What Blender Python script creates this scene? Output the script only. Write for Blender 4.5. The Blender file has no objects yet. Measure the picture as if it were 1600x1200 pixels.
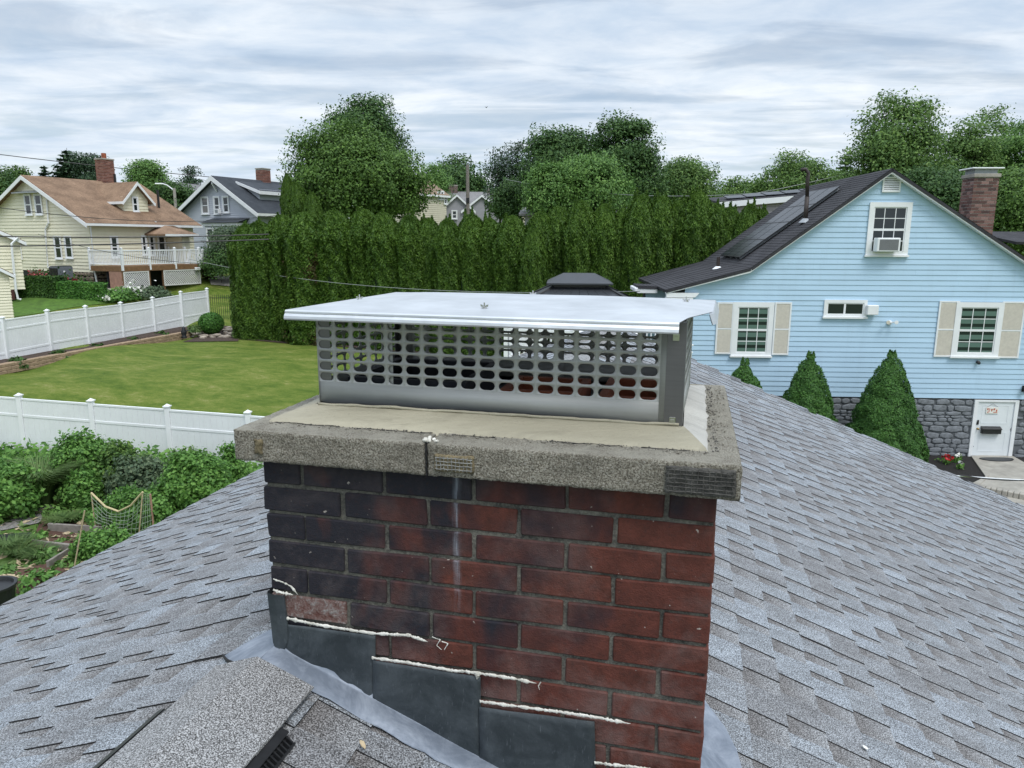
import bpy, bmesh, math, random
import numpy as np
from mathutils import Vector, Matrix, noise
R = math.radians
SC = bpy.context.scene
COL = SC.collection
H = 6.2                                   # eye height above the near garden

# ------------------------------------------------------------------ camera, world, sun, exposure
PITCH, ROLL, F = 0.19434693, 0.004, 1144.16
cp, sp = math.cos(PITCH), math.sin(PITCH)
FW = Vector((0, cp, -sp)); UP0 = Vector((0, sp, cp)); RT0 = Vector((1, 0, 0))
RT = math.cos(ROLL)*RT0 + math.sin(ROLL)*UP0
UP = -math.sin(ROLL)*RT0 + math.cos(ROLL)*UP0
cd = bpy.data.cameras.new('camera'); cam = bpy.data.objects.new('camera', cd); COL.objects.link(cam)
cam.matrix_world = Matrix(((RT.x, UP.x, -FW.x, 0), (RT.y, UP.y, -FW.y, 0), (RT.z, UP.z, -FW.z, H), (0, 0, 0, 1)))
cd.sensor_width = 36; cd.lens = 36*F/1600; cd.clip_start = .05; cd.clip_end = 5000
SC.camera = cam
SUN_EL, SUN_AZ = 58, 150                  # high and a little behind the viewer's right, veiled by cloud
w = bpy.data.worlds.new("World"); SC.world = w; w.use_nodes = True
nt = w.node_tree; N = nt.nodes; L = nt.links; N.clear()
def wn(t, **k):
    n = N.new(t)
    for a, b in k.items(): setattr(n, a, b)
    return n
out = wn('ShaderNodeOutputWorld'); b1 = wn('ShaderNodeBackground'); b2 = wn('ShaderNodeBackground'); mx = wn('ShaderNodeMixShader')
sky = wn('ShaderNodeTexSky'); sky.sky_type = 'NISHITA'; sky.sun_disc = False
sky.sun_elevation = R(SUN_EL); sky.sun_rotation = R(SUN_AZ); sky.air_density = 1; sky.dust_density = 1
L.new(sky.outputs[0], b1.inputs[0]); b1.inputs[1].default_value = .085
tc = wn('ShaderNodeTexCoord'); sx = wn('ShaderNodeSeparateXYZ'); L.new(tc.outputs['Generated'], sx.inputs[0])
def wm(op, a, b=None, clamp=False):
    n = wn('ShaderNodeMath', operation=op); n.use_clamp = clamp
    for i, v in enumerate((a, b)):
        if v is None: continue
        if isinstance(v, (int, float)): n.inputs[i].default_value = v
        else: L.new(v, n.inputs[i])
    return n.outputs[0]
zz = wm('ADD', wm('MAXIMUM', sx.outputs[2], 0.0), .075)
cx = wm('DIVIDE', sx.outputs[0], zz); cy = wm('DIVIDE', sx.outputs[1], zz)
cb = wn('ShaderNodeCombineXYZ'); L.new(cx, cb.inputs[0]); L.new(cy, cb.inputs[1])
def wnoise(scale, sc, det, rough, dist, rot=0):
    m = wn('ShaderNodeMapping'); m.inputs['Scale'].default_value = sc; m.inputs['Rotation'].default_value = (0, 0, R(rot)); L.new(cb.outputs[0], m.inputs[0])
    n = wn('ShaderNodeTexNoise'); n.inputs['Scale'].default_value = scale; n.inputs['Detail'].default_value = det
    n.inputs['Roughness'].default_value = rough; n.inputs['Distortion'].default_value = dist; L.new(m.outputs[0], n.inputs[0]); return n.outputs[0]
def wramp(src, p0, c0, p1, c1):
    r = wn('ShaderNodeValToRGB'); r.color_ramp.elements[0].position = p0; r.color_ramp.elements[0].color = (*c0, 1)
    r.color_ramp.elements[1].position = p1; r.color_ramp.elements[1].color = (*c1, 1); r.color_ramp.interpolation = 'EASE'; L.new(src, r.inputs[0]); return r
rip = wnoise(2.6, (.9, 1.15, 1), 10, .62, .35, 8)       # rippled bands of cloud
big = wnoise(.62, (.8, 1.1, 1), 6, .55, .3, -14)       # larger darker and thinner areas
r1 = wramp(rip, .28, (.585, .675, .785), .72, (.775, .82, .875))
r2 = wramp(big, .36, (.80, .85, .905), .60, (1.06, 1.05, 1.03))
mulc = wn('ShaderNodeMix', data_type='RGBA', blend_type='MULTIPLY'); mulc.inputs['Factor'].default_value = 1
L.new(r1.outputs[0], mulc.inputs['A']); L.new(r2.outputs[0], mulc.inputs['B'])
hz = wramp(sx.outputs[2], -.02, (1, 1, 1), .16, (0, 0, 0))
mh = wn('ShaderNodeMix', data_type='RGBA'); L.new(wm('MULTIPLY', hz.outputs[0], .45), mh.inputs['Factor'])
L.new(mulc.outputs['Result'], mh.inputs['A']); mh.inputs['B'].default_value = (.66, .75, .85, 1)
gd = wramp(sx.outputs[2], -.03, (1, 1, 1), -.005, (0, 0, 0))
mg = wn('ShaderNodeMix', data_type='RGBA'); L.new(gd.outputs[0], mg.inputs['Factor']); L.new(mh.outputs['Result'], mg.inputs['A'])
mg.inputs['B'].default_value = (.10, .13, .09, 1)
zen = wramp(sx.outputs[2], .30, (1, 1, 1), .95, (2.1, 2.1, 2.1))     # an overcast sky is brightest overhead
mz = wn('ShaderNodeMix', data_type='RGBA', blend_type='MULTIPLY'); mz.inputs['Factor'].default_value = 1
L.new(mg.outputs['Result'], mz.inputs['A']); L.new(zen.outputs[0], mz.inputs['B']); L.new(mz.outputs['Result'], b2.inputs[0]); b2.inputs[1].default_value = .98
cov = wramp(wnoise(1.5, (.6, 1.5, 1), 6, .55, .6, 20), .34, (.55,)*3, .55, (.97,)*3)
L.new(cov.outputs[0], mx.inputs[0]); L.new(b1.outputs[0], mx.inputs[1]); L.new(b2.outputs[0], mx.inputs[2]); L.new(mx.outputs[0], out.inputs[0])
sd = bpy.data.lights.new('sun', 'SUN'); sd.energy = 1.5; sd.angle = R(22); sd.color = (1, .965, .91)
so = bpy.data.objects.new('sun', sd); COL.objects.link(so)
az = R(SUN_AZ); dirv = Vector((math.sin(az)*math.cos(R(SUN_EL)), math.cos(az)*math.cos(R(SUN_EL)), math.sin(R(SUN_EL))))
so.rotation_euler = dirv.to_track_quat('Z', 'Y').to_euler()
vs = SC.view_settings; vs.view_transform = 'Standard'; vs.look = 'None'; vs.gamma = 1; vs.use_curve_mapping = False
vs.exposure = 0.3

# ------------------------------------------------------------------ helpers
def tag(o, label=None, cat=None, group=None, kind=None):
    for k, v in (('label', label), ('category', cat), ('group', group), ('kind', kind)):
        if v: o[k] = v
    return o
def ray(px, py): return (px-800)/F*RT - (py-600)/F*UP + FW
CO = Vector((0, 0, H))
def at(px, py, Y):
    d = ray(px, py); return CO + d*(Y/d.y)
class Fr:                                  # a local frame: x along, y back, z up
    def __init__(s, o, a):
        s.o = Vector(o); s.a = a; s.m = Matrix.Translation(s.o) @ Matrix.Rotation(-a, 4, 'Z'); s.i = s.m.inverted()
    def hit(s, px, py, x=None, y=None, z=None):
        o = s.i @ CO; d = (s.i.to_3x3()) @ ray(px, py)
        if x is not None: t = (x-o.x)/d.x
        elif y is not None: t = (y-o.y)/d.y
        else: t = (z-o.z)/d.z
        return o + d*t
    def w(s, *p): return s.m @ Vector(p)
class MB:
    def __init__(s): s.v = []; s.f = []; s.mi = []; s.m = 0
    def add(s, vs, fs):
        b = len(s.v); s.v += [tuple(v) for v in vs]
        for f in fs: s.f.append(tuple(b+i for i in f)); s.mi.append(s.m)
        return s
    def box(s, x0, x1, y0, y1, z0, z1, M=None):
        vs = [Vector((x, y, z)) for x in (x0, x1) for y in (y0, y1) for z in (z0, z1)]
        if M is not None: vs = [M @ v for v in vs]
        return s.add(vs, [(0, 1, 3, 2), (4, 6, 7, 5), (0, 4, 5, 1), (2, 3, 7, 6), (0, 2, 6, 4), (1, 5, 7, 3)])
    def cbox(s, x0, x1, y0, y1, z0, z1, c=.003, M=None, jit=0, rng=None):   # chamfered box
        vs = []; idx = {}
        for i, (x, sxx) in enumerate(((x0, 1), (x1, -1))):
            for j, (y, sy) in enumerate(((y0, 1), (y1, -1))):
                for k, (z, sz) in enumerate(((z0, 1), (z1, -1))):
                    J = Vector([rng.uniform(-jit, jit) for _ in range(3)]) if jit else Vector()
                    for a in range(3):
                        p = Vector((x, y, z)) + Vector((sxx*c*(a != 0), sy*c*(a != 1), sz*c*(a != 2))) + J
                        idx[(i, j, k, a)] = len(vs); vs.append(M @ p if M is not None else p)
        fs = []
        g = lambda *k: idx[k]
        for i in (0, 1):
            q = [g(i, 0, 0, 0), g(i, 0, 1, 0), g(i, 1, 1, 0), g(i, 1, 0, 0)]; fs.append(q if i == 0 else q[::-1])
            q = [g(0, i, 0, 1), g(1, i, 0, 1), g(1, i, 1, 1), g(0, i, 1, 1)]; fs.append(q if i == 0 else q[::-1])
            q = [g(0, 0, i, 2), g(0, 1, i, 2), g(1, 1, i, 2), g(1, 0, i, 2)]; fs.append(q if i == 0 else q[::-1])
        for i in (0, 1):
            for j in (0, 1):
                fs.append([g(i, j, 0, 0), g(i, j, 1, 0), g(i, j, 1, 1), g(i, j, 0, 1)])
                fs.append([g(i, 0, j, 0), g(i, 1, j, 0), g(i, 1, j, 2), g(i, 0, j, 2)])
                fs.append([g(0, i, j, 1), g(1, i, j, 1), g(1, i, j, 2), g(0, i, j, 2)])
                for k in (0, 1): fs.append([g(i, j, k, 0), g(i, j, k, 1), g(i, j, k, 2)])
        return s.add(vs, fs)
    def prism(s, poly, d):                 # poly: 3-D points, extruded by the vector d
        n = len(poly); a = [Vector(p) for p in poly]; b = [p+Vector(d) for p in a]
        fs = [tuple(range(n))[::-1], tuple(range(n, 2*n))] + [(i, (i+1) % n, n+(i+1) % n, n+i) for i in range(n)]
        return s.add(a+b, fs)
    def tube(s, pts, r, n=6, cap=True):
        pts = [Vector(p) for p in pts]; rings = []
        up = Vector((0, 0, 1)); prev = None
        for i, p in enumerate(pts):
            t = (pts[min(i+1, len(pts)-1)] - pts[max(i-1, 0)]).normalized()
            a = t.cross(up if prev is None else prev)
            if a.length < 1e-3: a = t.cross(Vector((1, 0, 0)))
            a.normalize(); b = t.cross(a).normalized(); prev = b.cross(t)*-1 if False else up
            rr = r[i] if isinstance(r, (list, tuple)) else r
            rings.append([p + a*rr*math.cos(2*math.pi*k/n) + b*rr*math.sin(2*math.pi*k/n) for k in range(n)])
        vs = [v for q in rings for v in q]; fs = []
        for i in range(len(rings)-1):
            for k in range(n): fs.append((i*n+k, i*n+(k+1) % n, (i+1)*n+(k+1) % n, (i+1)*n+k))
        if cap: fs += [tuple(range(n))[::-1], tuple((len(rings)-1)*n+k for k in range(n))]
        return s.add(vs, fs)
    def lathe(s, prof, c=(0, 0, 0), n=12):
        vs = []; c = Vector(c)
        for r_, z_ in prof:
            vs += [c+Vector((r_*math.cos(2*math.pi*k/n), r_*math.sin(2*math.pi*k/n), z_)) for k in range(n)]
        fs = [(i*n+k, i*n+(k+1) % n, (i+1)*n+(k+1) % n, (i+1)*n+k) for i in range(len(prof)-1) for k in range(n)]
        fs += [tuple(range(n))[::-1], tuple((len(prof)-1)*n+k for k in range(n))]
        return s.add(vs, fs)
    def mesh(s, name, mats, smooth=False):
        me = bpy.data.meshes.new(name); me.from_pydata(s.v, [], s.f)
        for m in (mats if isinstance(mats, (list, tuple)) else [mats]): me.materials.append(m)
        if max(s.mi, default=0): me.polygons.foreach_set('material_index', s.mi)
        bm = bmesh.new(); bm.from_mesh(me); bmesh.ops.recalc_face_normals(bm, faces=bm.faces); bm.to_mesh(me); bm.free()
        if smooth: me.polygons.foreach_set('use_smooth', [True]*len(me.polygons))
        me.update(); return me
    def build(s, name, mats, parent=None, smooth=False, M=None):
        return obj(name, s.mesh(name, mats, smooth), parent, M)
def obj(name, me, parent=None, M=None):
    o = bpy.data.objects.new(name, me); COL.objects.link(o)
    if parent: o.parent = parent
    if M is not None: o.matrix_basis = M
    return o
def empty(name, M, label=None, cat=None, group=None):
    o = bpy.data.objects.new(name, None); COL.objects.link(o); o.empty_display_size = .2
    o.matrix_basis = M; return tag(o, label, cat, group)
def copy_tree(o, parent=None, M=None):
    c = o.copy(); COL.objects.link(c)
    if parent: c.parent = parent
    if M is not None: c.matrix_basis = M
    for ch in KIDS.get(o.name, []): KIDS.setdefault(c.name, []).append(copy_tree(ch, c))
    return c
KIDS = {}
def fastmesh(name, V, Q, mats, mi=None, smooth=False):
    me = bpy.data.meshes.new(name); V = np.asarray(V, np.float32); Q = np.asarray(Q, np.int32)
    me.vertices.add(len(V)); me.vertices.foreach_set('co', V.ravel()); k = Q.shape[1]
    me.loops.add(Q.size); me.loops.foreach_set('vertex_index', Q.ravel())
    me.polygons.add(len(Q)); me.polygons.foreach_set('loop_start', np.arange(0, Q.size, k, dtype=np.int32))
    me.polygons.foreach_set('loop_total', np.full(len(Q), k, np.int32))
    for m in (mats if isinstance(mats, (list, tuple)) else [mats]): me.materials.append(m)
    if mi is not None: me.polygons.foreach_set('material_index', np.asarray(mi, np.int32))
    if smooth: me.polygons.foreach_set('use_smooth', np.ones(len(Q), bool))
    me.update(calc_edges=True); return me

# ------------------------------------------------------------------ materials
class NT:
    def __init__(s, name):
        s.mat = bpy.data.materials.new(name); s.mat.use_nodes = True; s.t = s.mat.node_tree; s.p = s.t.nodes['Principled BSDF']; s.o = s.t.nodes['Material Output']
    def n(s, t, ins=None, **k):
        n = s.t.nodes.new(t)
        for a, b in k.items(): setattr(n, a, b)
        for a, b in (ins or {}).items(): s.set(n, a, b)
        return n
    def set(s, n, a, b):
        if hasattr(b, 'is_linked') or hasattr(b, 'links'): s.t.links.new(b, n.inputs[a])
        elif isinstance(b, tuple) and len(b) == 3 and n.inputs[a].type == 'RGBA': n.inputs[a].default_value = (*b, 1)
        else: n.inputs[a].default_value = b
    def pos(s): return s.n('ShaderNodeNewGeometry').outputs['Position']
    def oco(s): return s.n('ShaderNodeTexCoord').outputs['Object']
    def map(s, v, sc=(1, 1, 1), rot=(0, 0, 0)): return s.n('ShaderNodeMapping', {0: v, 'Scale': sc, 'Rotation': rot}).outputs[0]
    def noise(s, v, scale, det=3, rough=.55, dist=0): return s.n('ShaderNodeTexNoise', {'Vector': v, 'Scale': scale, 'Detail': det, 'Roughness': rough, 'Distortion': dist}).outputs[0]
    def ramp(s, v, *st, mode='LINEAR'):
        r = s.n('ShaderNodeValToRGB'); e = r.color_ramp.elements; r.color_ramp.interpolation = mode
        while len(e) < len(st): e.new(.5)
        for i, (p, c) in enumerate(st):
            e[i].position = p; e[i].color = (*c, 1) if isinstance(c, tuple) else (c, c, c, 1)
        s.t.links.new(v, r.inputs[0]); return r.outputs[0]
    def mix(s, f, a, b, mode='MIX'):
        n = s.n('ShaderNodeMix', data_type='RGBA', blend_type=mode); n.clamp_factor = True
        for k, v in (('Factor', f), ('A', a), ('B', b)): s.set(n, k, v)
        return n.outputs['Result']
    def math(s, op, a, b=0.0, clamp=False):
        n = s.n('ShaderNodeMath', {0: a, 1: b}, operation=op); n.use_clamp = clamp; return n.outputs[0]
    def bump(s, h, st=.3, d=.01):
        b = s.n('ShaderNodeBump', {'Height': h, 'Strength': st, 'Distance': d}); s.set(s.p, 'Normal', b.outputs[0]); return s
    def fin(s, base=None, rough=None, metal=None, spec=None):
        if base is not None: s.set(s.p, 'Base Color', base)
        if rough is not None: s.set(s.p, 'Roughness', rough)
        if metal is not None: s.set(s.p, 'Metallic', metal)
        if spec is not None: s.set(s.p, 'Specular IOR Level', spec)
        return s.mat
def simple(name, c, rough=.6, var=.12, scale=6, metal=0, bump=0, bs=40, spec=.5, dirt=0):
    m = NT(name); p = m.pos()
    a = tuple(x*(1-var) for x in c); b = tuple(min(1, x*(1+var)) for x in c)
    col = m.ramp(m.noise(p, scale, 5, .6), (.3, a), (.7, b))
    if dirt: col = m.mix(m.math('MULTIPLY', m.ramp(m.noise(p, scale*.35, 6, .7), (.45, 0), (.75, 1)), dirt), col, tuple(x*.55 for x in c))
    if bump: m.bump(m.noise(p, bs, 3), bump, .01)
    return m.fin(col, rough, metal, spec)
M_WHITE = simple('white_vinyl', (.80, .82, .84), .35, .04, 2, bump=.02)
M_TRIM = simple('white_trim', (.78, .80, .82), .5, .05, 3)
M_BLACK = simple('black_plastic', (.015, .016, .018), .45, .3, 30)
M_DARK = simple('dark_interior', (.012, .014, .018), .6, .3, 4)
M_GREYMET = simple('grey_metal', (.30, .32, .34), .4, .1, 8, metal=.4)
M_WOODGREY = simple('weathered_wood', (.20, .18, .16), .85, .3, 9, bump=.4)
M_WOODBR = simple('brown_deck_wood', (.19, .105, .05), .75, .25, 7, bump=.3)
M_WOODRED = simple('dark_red_stain', (.07, .022, .018), .7, .2, 7)
M_SOIL = simple('garden_soil', (.075, .036, .024), .95, .45, 14, bump=1, bs=30)
M_MULCH = simple('black_mulch', (.012, .010, .009), .95, .5, 25, bump=1, bs=40)
M_BROWNM = simple('brown_mulch', (.055, .035, .026), .95, .4, 14, bump=1, bs=30)
M_CONC = simple('concrete_path', (.34, .32, .28), .85, .22, 3, bump=.3, dirt=.55)
M_GRAVEL = simple('grey_gravel', (.20, .19, .18), .9, .45, 18, bump=1, bs=25)
M_PIPE = simple('brown_vent_pipe', (.035, .026, .024), .6, .3, 10)
M_CREAM = simple('cream_shutter', (.60, .57, .49), .6, .08, 12, bump=.2, bs=60)
M_LATTICE = simple('white_lattice', (.66, .66, .64), .6, .08, 5)
M_BARK = simple('tree_bark', (.07, .055, .042), .9, .35, 8, bump=.8, bs=20)
M_ROPE = simple('yellow_rope', (.50, .42, .24), .8, .2, 30)
M_PINK = simple('pink_petals', (.50, .08, .12), .6, .3, 12)
M_RED = simple('red_petals', (.45, .012, .015), .6, .3, 12)
M_PWHITE = simple('white_petals', (.75, .75, .70), .6, .1, 12)
M_CANE = simple('dry_straw', (.42, .34, .22), .85, .3, 20)
M_CABLE = simple('cable_jacket', (.02, .02, .022), .5, .2, 5)
M_CABLEG = simple('grey_service_cable', (.22, .24, .23), .5, .2, 5)
def glassmat(name, c=(.015, .022, .026), stripes=None):
    m = NT(name); col = c
    if stripes:
        sxz = m.n('ShaderNodeSeparateXYZ', {0: m.pos()}).outputs[2]
        f = m.math('FRACT', m.math('MULTIPLY', sxz, stripes[0]))
        s1 = m.ramp(f, (.0, 0), (.56, 0), (.60, 1), (1., 1))
        col = m.mix(s1, stripes[1], c)
    return m.fin(col, .06, 0, .6)
M_GLASS = glassmat('window_glass')
M_GLASSB = glassmat('window_glass_over_blinds', (.012, .022, .026), (3.9, (.10, .17, .15)))
M_GLASSC = glassmat('window_glass_over_curtain', (.10, .10, .10), (1.1, (.16, .15, .14)))
def metalmat(name, c, rough, streak=0, bump=0, mt=1.0):
    m = NT(name); p = m.oco()
    n1 = m.noise(m.map(p, (3, 3, 60)), 3, 4, .6); n2 = m.noise(p, 5, 4, .6)
    col = m.ramp(m.math('ADD', m.math('MULTIPLY', n1, .4), m.math('MULTIPLY', n2, .6)), (.35, tuple(x*.82 for x in c)), (.65, c))
    m.set(m.p, 'Roughness', m.math('ADD', m.math('MULTIPLY', n2, .25), rough-.12))
    if bump: m.bump(m.noise(m.map(p, (1, 1.6, 1)), 7, 3, .5), bump, .02)
    return m.fin(col, None, mt)
M_STEEL = metalmat('stainless_steel', (.40, .41, .405), .60, mt=.5)
M_STEELD = metalmat('stainless_steel_post', (.20, .195, .205), .5)
M_LID = metalmat('stainless_lid', (.71, .73, .75), .50, bump=.45)
M_NUT = metalmat('bright_fastener', (.60, .60, .60), .25)
def leadmat(name, c, hi):
    m = NT(name); p = m.pos()
    n = m.noise(p, 9, 7, .7, .5); col = m.ramp(n, (.42, c), (.72, hi))
    sc = m.noise(m.map(p, (40, 40, 7)), 6, 4, .6); col = m.mix(m.ramp(sc, (.62, 0), (.75, .30)), col, (.30, .33, .37))
    m.bump(m.noise(p, 25, 4), .25, .01); return m.fin(col, .62, .25)
M_LEAD = leadmat('dark_lead', (.032, .041, .047), (.085, .100, .112))
M_LEADL = leadmat('pale_lead', (.17, .20, .25), (.36, .40, .47))
def sealantm():
    m = NT('white_sealant'); return m.bump(m.noise(m.pos(), 60, 4), .7, .01).fin(m.ramp(m.noise(m.pos(), 30), (.3, (.50, .48, .42)), (.7, (.78, .77, .72))), .55)
M_SEAL = sealantm()
# chimney frame (everything of the chimney, cap and near roof hangs on it)
TH = 0.237624158
PC = Vector((-.605468518, 1.68857909, H-.546262333))
CH = Fr(PC, TH)
def brickmat(name, face=True):
    m = NT(name); p = m.pos()
    sep = m.n('ShaderNodeSeparateXYZ', {0: p})
    rnd = m.n('ShaderNodeObjectInfo').outputs['Random']
    red = m.ramp(m.noise(p, 22, 6, .7), (.3, (.058, .018, .012)), (.72, (.145, .042, .028)))
    red = m.mix(m.ramp(rnd, (0, .0), (1, .45)), red, (.07, .016, .012))
    # soot: broad blue-black clouds, stronger to the left and towards the top
    big = m.noise(m.map(p, (1, 1, .55)), 5.5, 4, .55, .4)
    gx = m.math('MULTIPLY', m.math('ADD', sep.outputs[0], .15), -.42)
    gz = m.math('MULTIPLY', m.math('SUBTRACT', sep.outputs[2], 5.42), .30)
    pr = m.math('MULTIPLY', m.math('SUBTRACT', rnd, .5), .13)
    f = m.math('ADD', m.math('ADD', m.math('ADD', big, gx), gz), pr)
    col = m.mix(m.ramp(f, (.36, 0), (.60, .95)), red, (.011, .014, .022))
    col = m.mix(m.ramp(m.noise(p, 130, 3, .6), (.55, 0), (.75, .5)), col, (.04, .02, .018))
    # lime run: one pale vertical streak and small specks
    dx = m.math('ABSOLUTE', m.math('SUBTRACT', m.math('ADD', sep.outputs[0], m.math('MULTIPLY', m.noise(m.map(p, (1, 1, 5)), 4, 3), .012)), -.1185))
    st = m.math('MULTIPLY', m.ramp(dx, (.0, 1), (.010, 0)), m.math('MULTIPLY', m.ramp(m.noise(m.map(p, (60, 60, 4)), 3, 4), (.35, .0), (.65, 1)), m.ramp(m.math('SUBTRACT', sep.outputs[2], 5.2), (.12, 0), (.22, .6))))
    col = m.mix(st, col, (.30, .34, .40))
    sp_ = m.ramp(m.noise(p, 75, 2, .5), (.74, 0), (.78, .8)); col = m.mix(sp_, col, (.42, .38, .34))
    ef = m.math('MULTIPLY', m.ramp(m.noise(p, 5.2, 6, .7, .3), (.47, 0), (.66, .42)), m.ramp(m.math('SUBTRACT', sep.outputs[2], 4.95), (.0, 1), (.55, .35))); col = m.mix(ef, col, (.24, .19, .18))
    m.bump(m.math('ADD', m.noise(p, 60, 5, .7), m.math('MULTIPLY', m.noise(p, 300, 2), .5)), .55, .006)
    return m.fin(col, .78, 0, .35)
M_BRICK = brickmat('sooty_red_brick')
def spallm():
    m = NT('spalled_brick'); p = m.pos(); n = m.noise(p, 42, 7, .8, .15)
    return m.bump(n, 1, .03).fin(m.ramp(n, (.35, (.14, .035, .022)), (.5, (.28, .17, .15)), (.65, (.50, .47, .46))), .85)
M_SPALL = spallm()
def mortarm(name='mortar', a=(.055, .055, .050), b=(.25, .238, .20)):
    m = NT(name); p = m.pos(); n = m.math('ADD', m.math('MULTIPLY', m.noise(p, 14, 6, .7), .6), m.math('MULTIPLY', m.noise(p, 160, 3, .7), .4))
    m.bump(m.noise(p, 170, 4, .8), 1, .008); return m.fin(m.ramp(n, (.38, a), (.62, b)), .95)
M_MORTAR = mortarm()
def crownm():
    m = NT('rough_concrete'); p = m.pos()
    g = m.noise(p, 260, 4, .75); b = m.noise(p, 6, 6, .7); c3 = m.noise(p, 90, 3, .6)
    col = m.ramp(g, (.36, (.075, .066, .052)), (.48, (.31, .28, .225)), (.62, (.62, .59, .51)))
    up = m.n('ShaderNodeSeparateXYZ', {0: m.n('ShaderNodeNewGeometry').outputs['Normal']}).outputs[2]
    col = m.mix(m.ramp(b, (.44, .0), (.70, .55)), col, (.12, .11, .088))
    col = m.mix(m.ramp(c3, (.66, 0), (.70, .8)), col, (.50, .48, .44))
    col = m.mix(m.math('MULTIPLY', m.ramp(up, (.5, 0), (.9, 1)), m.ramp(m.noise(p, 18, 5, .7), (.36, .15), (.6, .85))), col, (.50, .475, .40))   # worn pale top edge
    m.bump(m.math('ADD', g, m.math('MULTIPLY', c3, .8)), 1.0, .012); return m.fin(col, .95, 0, .3)
M_CROWN = crownm()
def washm(name, c):
    m = NT(name); p = m.pos()
    col = m.ramp(m.noise(m.map(p, (1, 3, 1)), 7, 6, .65), (.3, tuple(x*.80 for x in c)), (.7, c))
    col = m.mix(m.ramp(m.noise(p, 2.3, 3), (.40, 0), (.62, .35)), col, tuple(x*.62 for x in c))
    col = m.mix(m.ramp(m.noise(m.map(p, (1.2, 3, 1)), 5, 7, .72, .4), (.52, 0), (.66, .45)), col, tuple(x*.50 for x in c))
    col = m.mix(m.ramp(m.noise(p, 120, 3, .7), (.66, 0), (.74, .5)), col, (.10, .09, .07))
    m.bump(m.math('ADD', m.noise(m.map(p, (1, 5, 1)), 26, 5, .65), m.math('MULTIPLY', m.noise(p, 150, 3), .4)), .45, .010); return m.fin(col, .66, 0, .35)
M_WASH = washm('smooth_mortar_wash', (.42, .39, .295))
M_WASHLIT = washm('lit_side_mortar_wash', (.56, .55, .51))  # paler copy of the wash; paints the light on the right slope
def shinglem(name='grey_shingle', lo=(.046, .046, .049), mid=(.172, .177, .184), hi=(.475, .497, .522), scale=270, tooth=True):
    m = NT(name); p = m.pos(); isl = m.n('ShaderNodeNewGeometry').outputs['Random Per Island']; rnd = m.n('ShaderNodeObjectInfo').outputs['Random']
    g = m.noise(p, scale, 2, .6)
    col = m.ramp(g, (.34, lo), (.47, mid), (.64, hi))
    key = m.math('FRACT', m.math('ADD', isl, m.math('MULTIPLY', rnd, 7.31)))
    tint = m.ramp(key, (0, (.82, .80, .79)), (.35, (.94, .95, .96)), (.7, (1.0, 1.04, 1.07)), (1, (1.06, 1.11, 1.16)))
    col = m.mix(1.0, col, tint, 'MULTIPLY')
    o = m.n('ShaderNodeSeparateXYZ', {0: m.oco()})
    if tooth:   # granule blend printed on each strip: dark band high in the open gaps, paler at the butt
        bl = m.ramp(m.noise(m.map(m.oco(), (9, 3, 1)), 1.0, 3, .6), (.38, (.80, .79, .79)), (.62, (1.08, 1.09, 1.11)))
        col = m.mix(1.0, col, bl, 'MULTIPLY')
    m.bump(g, .6, .004); return m.fin(col, .9, 0, .35)
M_SH = shinglem()
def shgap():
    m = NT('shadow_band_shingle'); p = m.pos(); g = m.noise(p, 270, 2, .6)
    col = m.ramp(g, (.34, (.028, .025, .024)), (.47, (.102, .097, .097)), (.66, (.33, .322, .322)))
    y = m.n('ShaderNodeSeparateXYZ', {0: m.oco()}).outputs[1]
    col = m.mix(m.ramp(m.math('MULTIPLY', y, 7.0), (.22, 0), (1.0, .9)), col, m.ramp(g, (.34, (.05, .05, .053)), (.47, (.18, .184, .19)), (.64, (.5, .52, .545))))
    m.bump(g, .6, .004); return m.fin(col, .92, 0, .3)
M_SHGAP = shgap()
M_ASPH = simple('shingle_asphalt_edge', (.012, .012, .013), .9, .3, 50)
M_SHRIDGE = shinglem('ridge_cap_shingle', (.035, .032, .031), (.16, .155, .152), (.50, .49, .49), 330, False)
def roofm(name, a, b, scale=14, rows=(1, 1, 7)):
    m = NT(name); p = m.pos(); g = m.noise(m.map(p, rows), scale, 4, .7); n2 = m.noise(p, 1.2, 4, .6)
    col = m.ramp(m.math('ADD', m.math('MULTIPLY', g, .6), m.math('MULTIPLY', n2, .4)), (.38, a), (.62, b))
    m.bump(g, .4, .02); return m.fin(col, .9, 0, .3)
M_ROOFDK = roofm('charcoal_roof', (.022, .022, .026), (.060, .060, .068))
M_ROOFBR = roofm('brown_roof', (.13, .082, .054), (.33, .22, .145), 9)
M_ROOFBL = roofm('blue_black_roof', (.030, .036, .045), (.062, .070, .082))
M_ROOFGR = roofm('grey_roof', (.15, .15, .155), (.26, .255, .26))
M_ROOFTN = roofm('tan_roof', (.20, .14, .10), (.32, .24, .18))
M_GAZ = simple('dark_metal_roofing', (.045, .050, .058), .45, .12, 2, metal=.3)
def sidingm(name, c, v=.06):
    m = NT(name); p = m.pos(); rnd = m.n('ShaderNodeObjectInfo').outputs['Random']
    col = m.ramp(m.noise(m.map(p, (.6, .6, 3)), 1.3, 5, .6), (.3, tuple(x*(1-v) for x in c)), (.7, tuple(x*(1+v*.5) for x in c)))
    col = m.mix(m.ramp(m.noise(m.map(p, (2.2, 2.2, .25)), 1.6, 5, .7), (.50, 0), (.78, .30)), col, tuple(x*.72 for x in c))
    col = m.mix(m.math('MULTIPLY', rnd, .10), col, tuple(x*.82 for x in c)); return m.bump(m.noise(p, 3, 3), .10, .02).fin(col, .45, 0, .4)
M_BLUE = sidingm('pale_blue_siding', (.455, .635, .80))
M_YEL = sidingm('pale_cream_yellow_siding', (.78, .745, .58))
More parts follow.
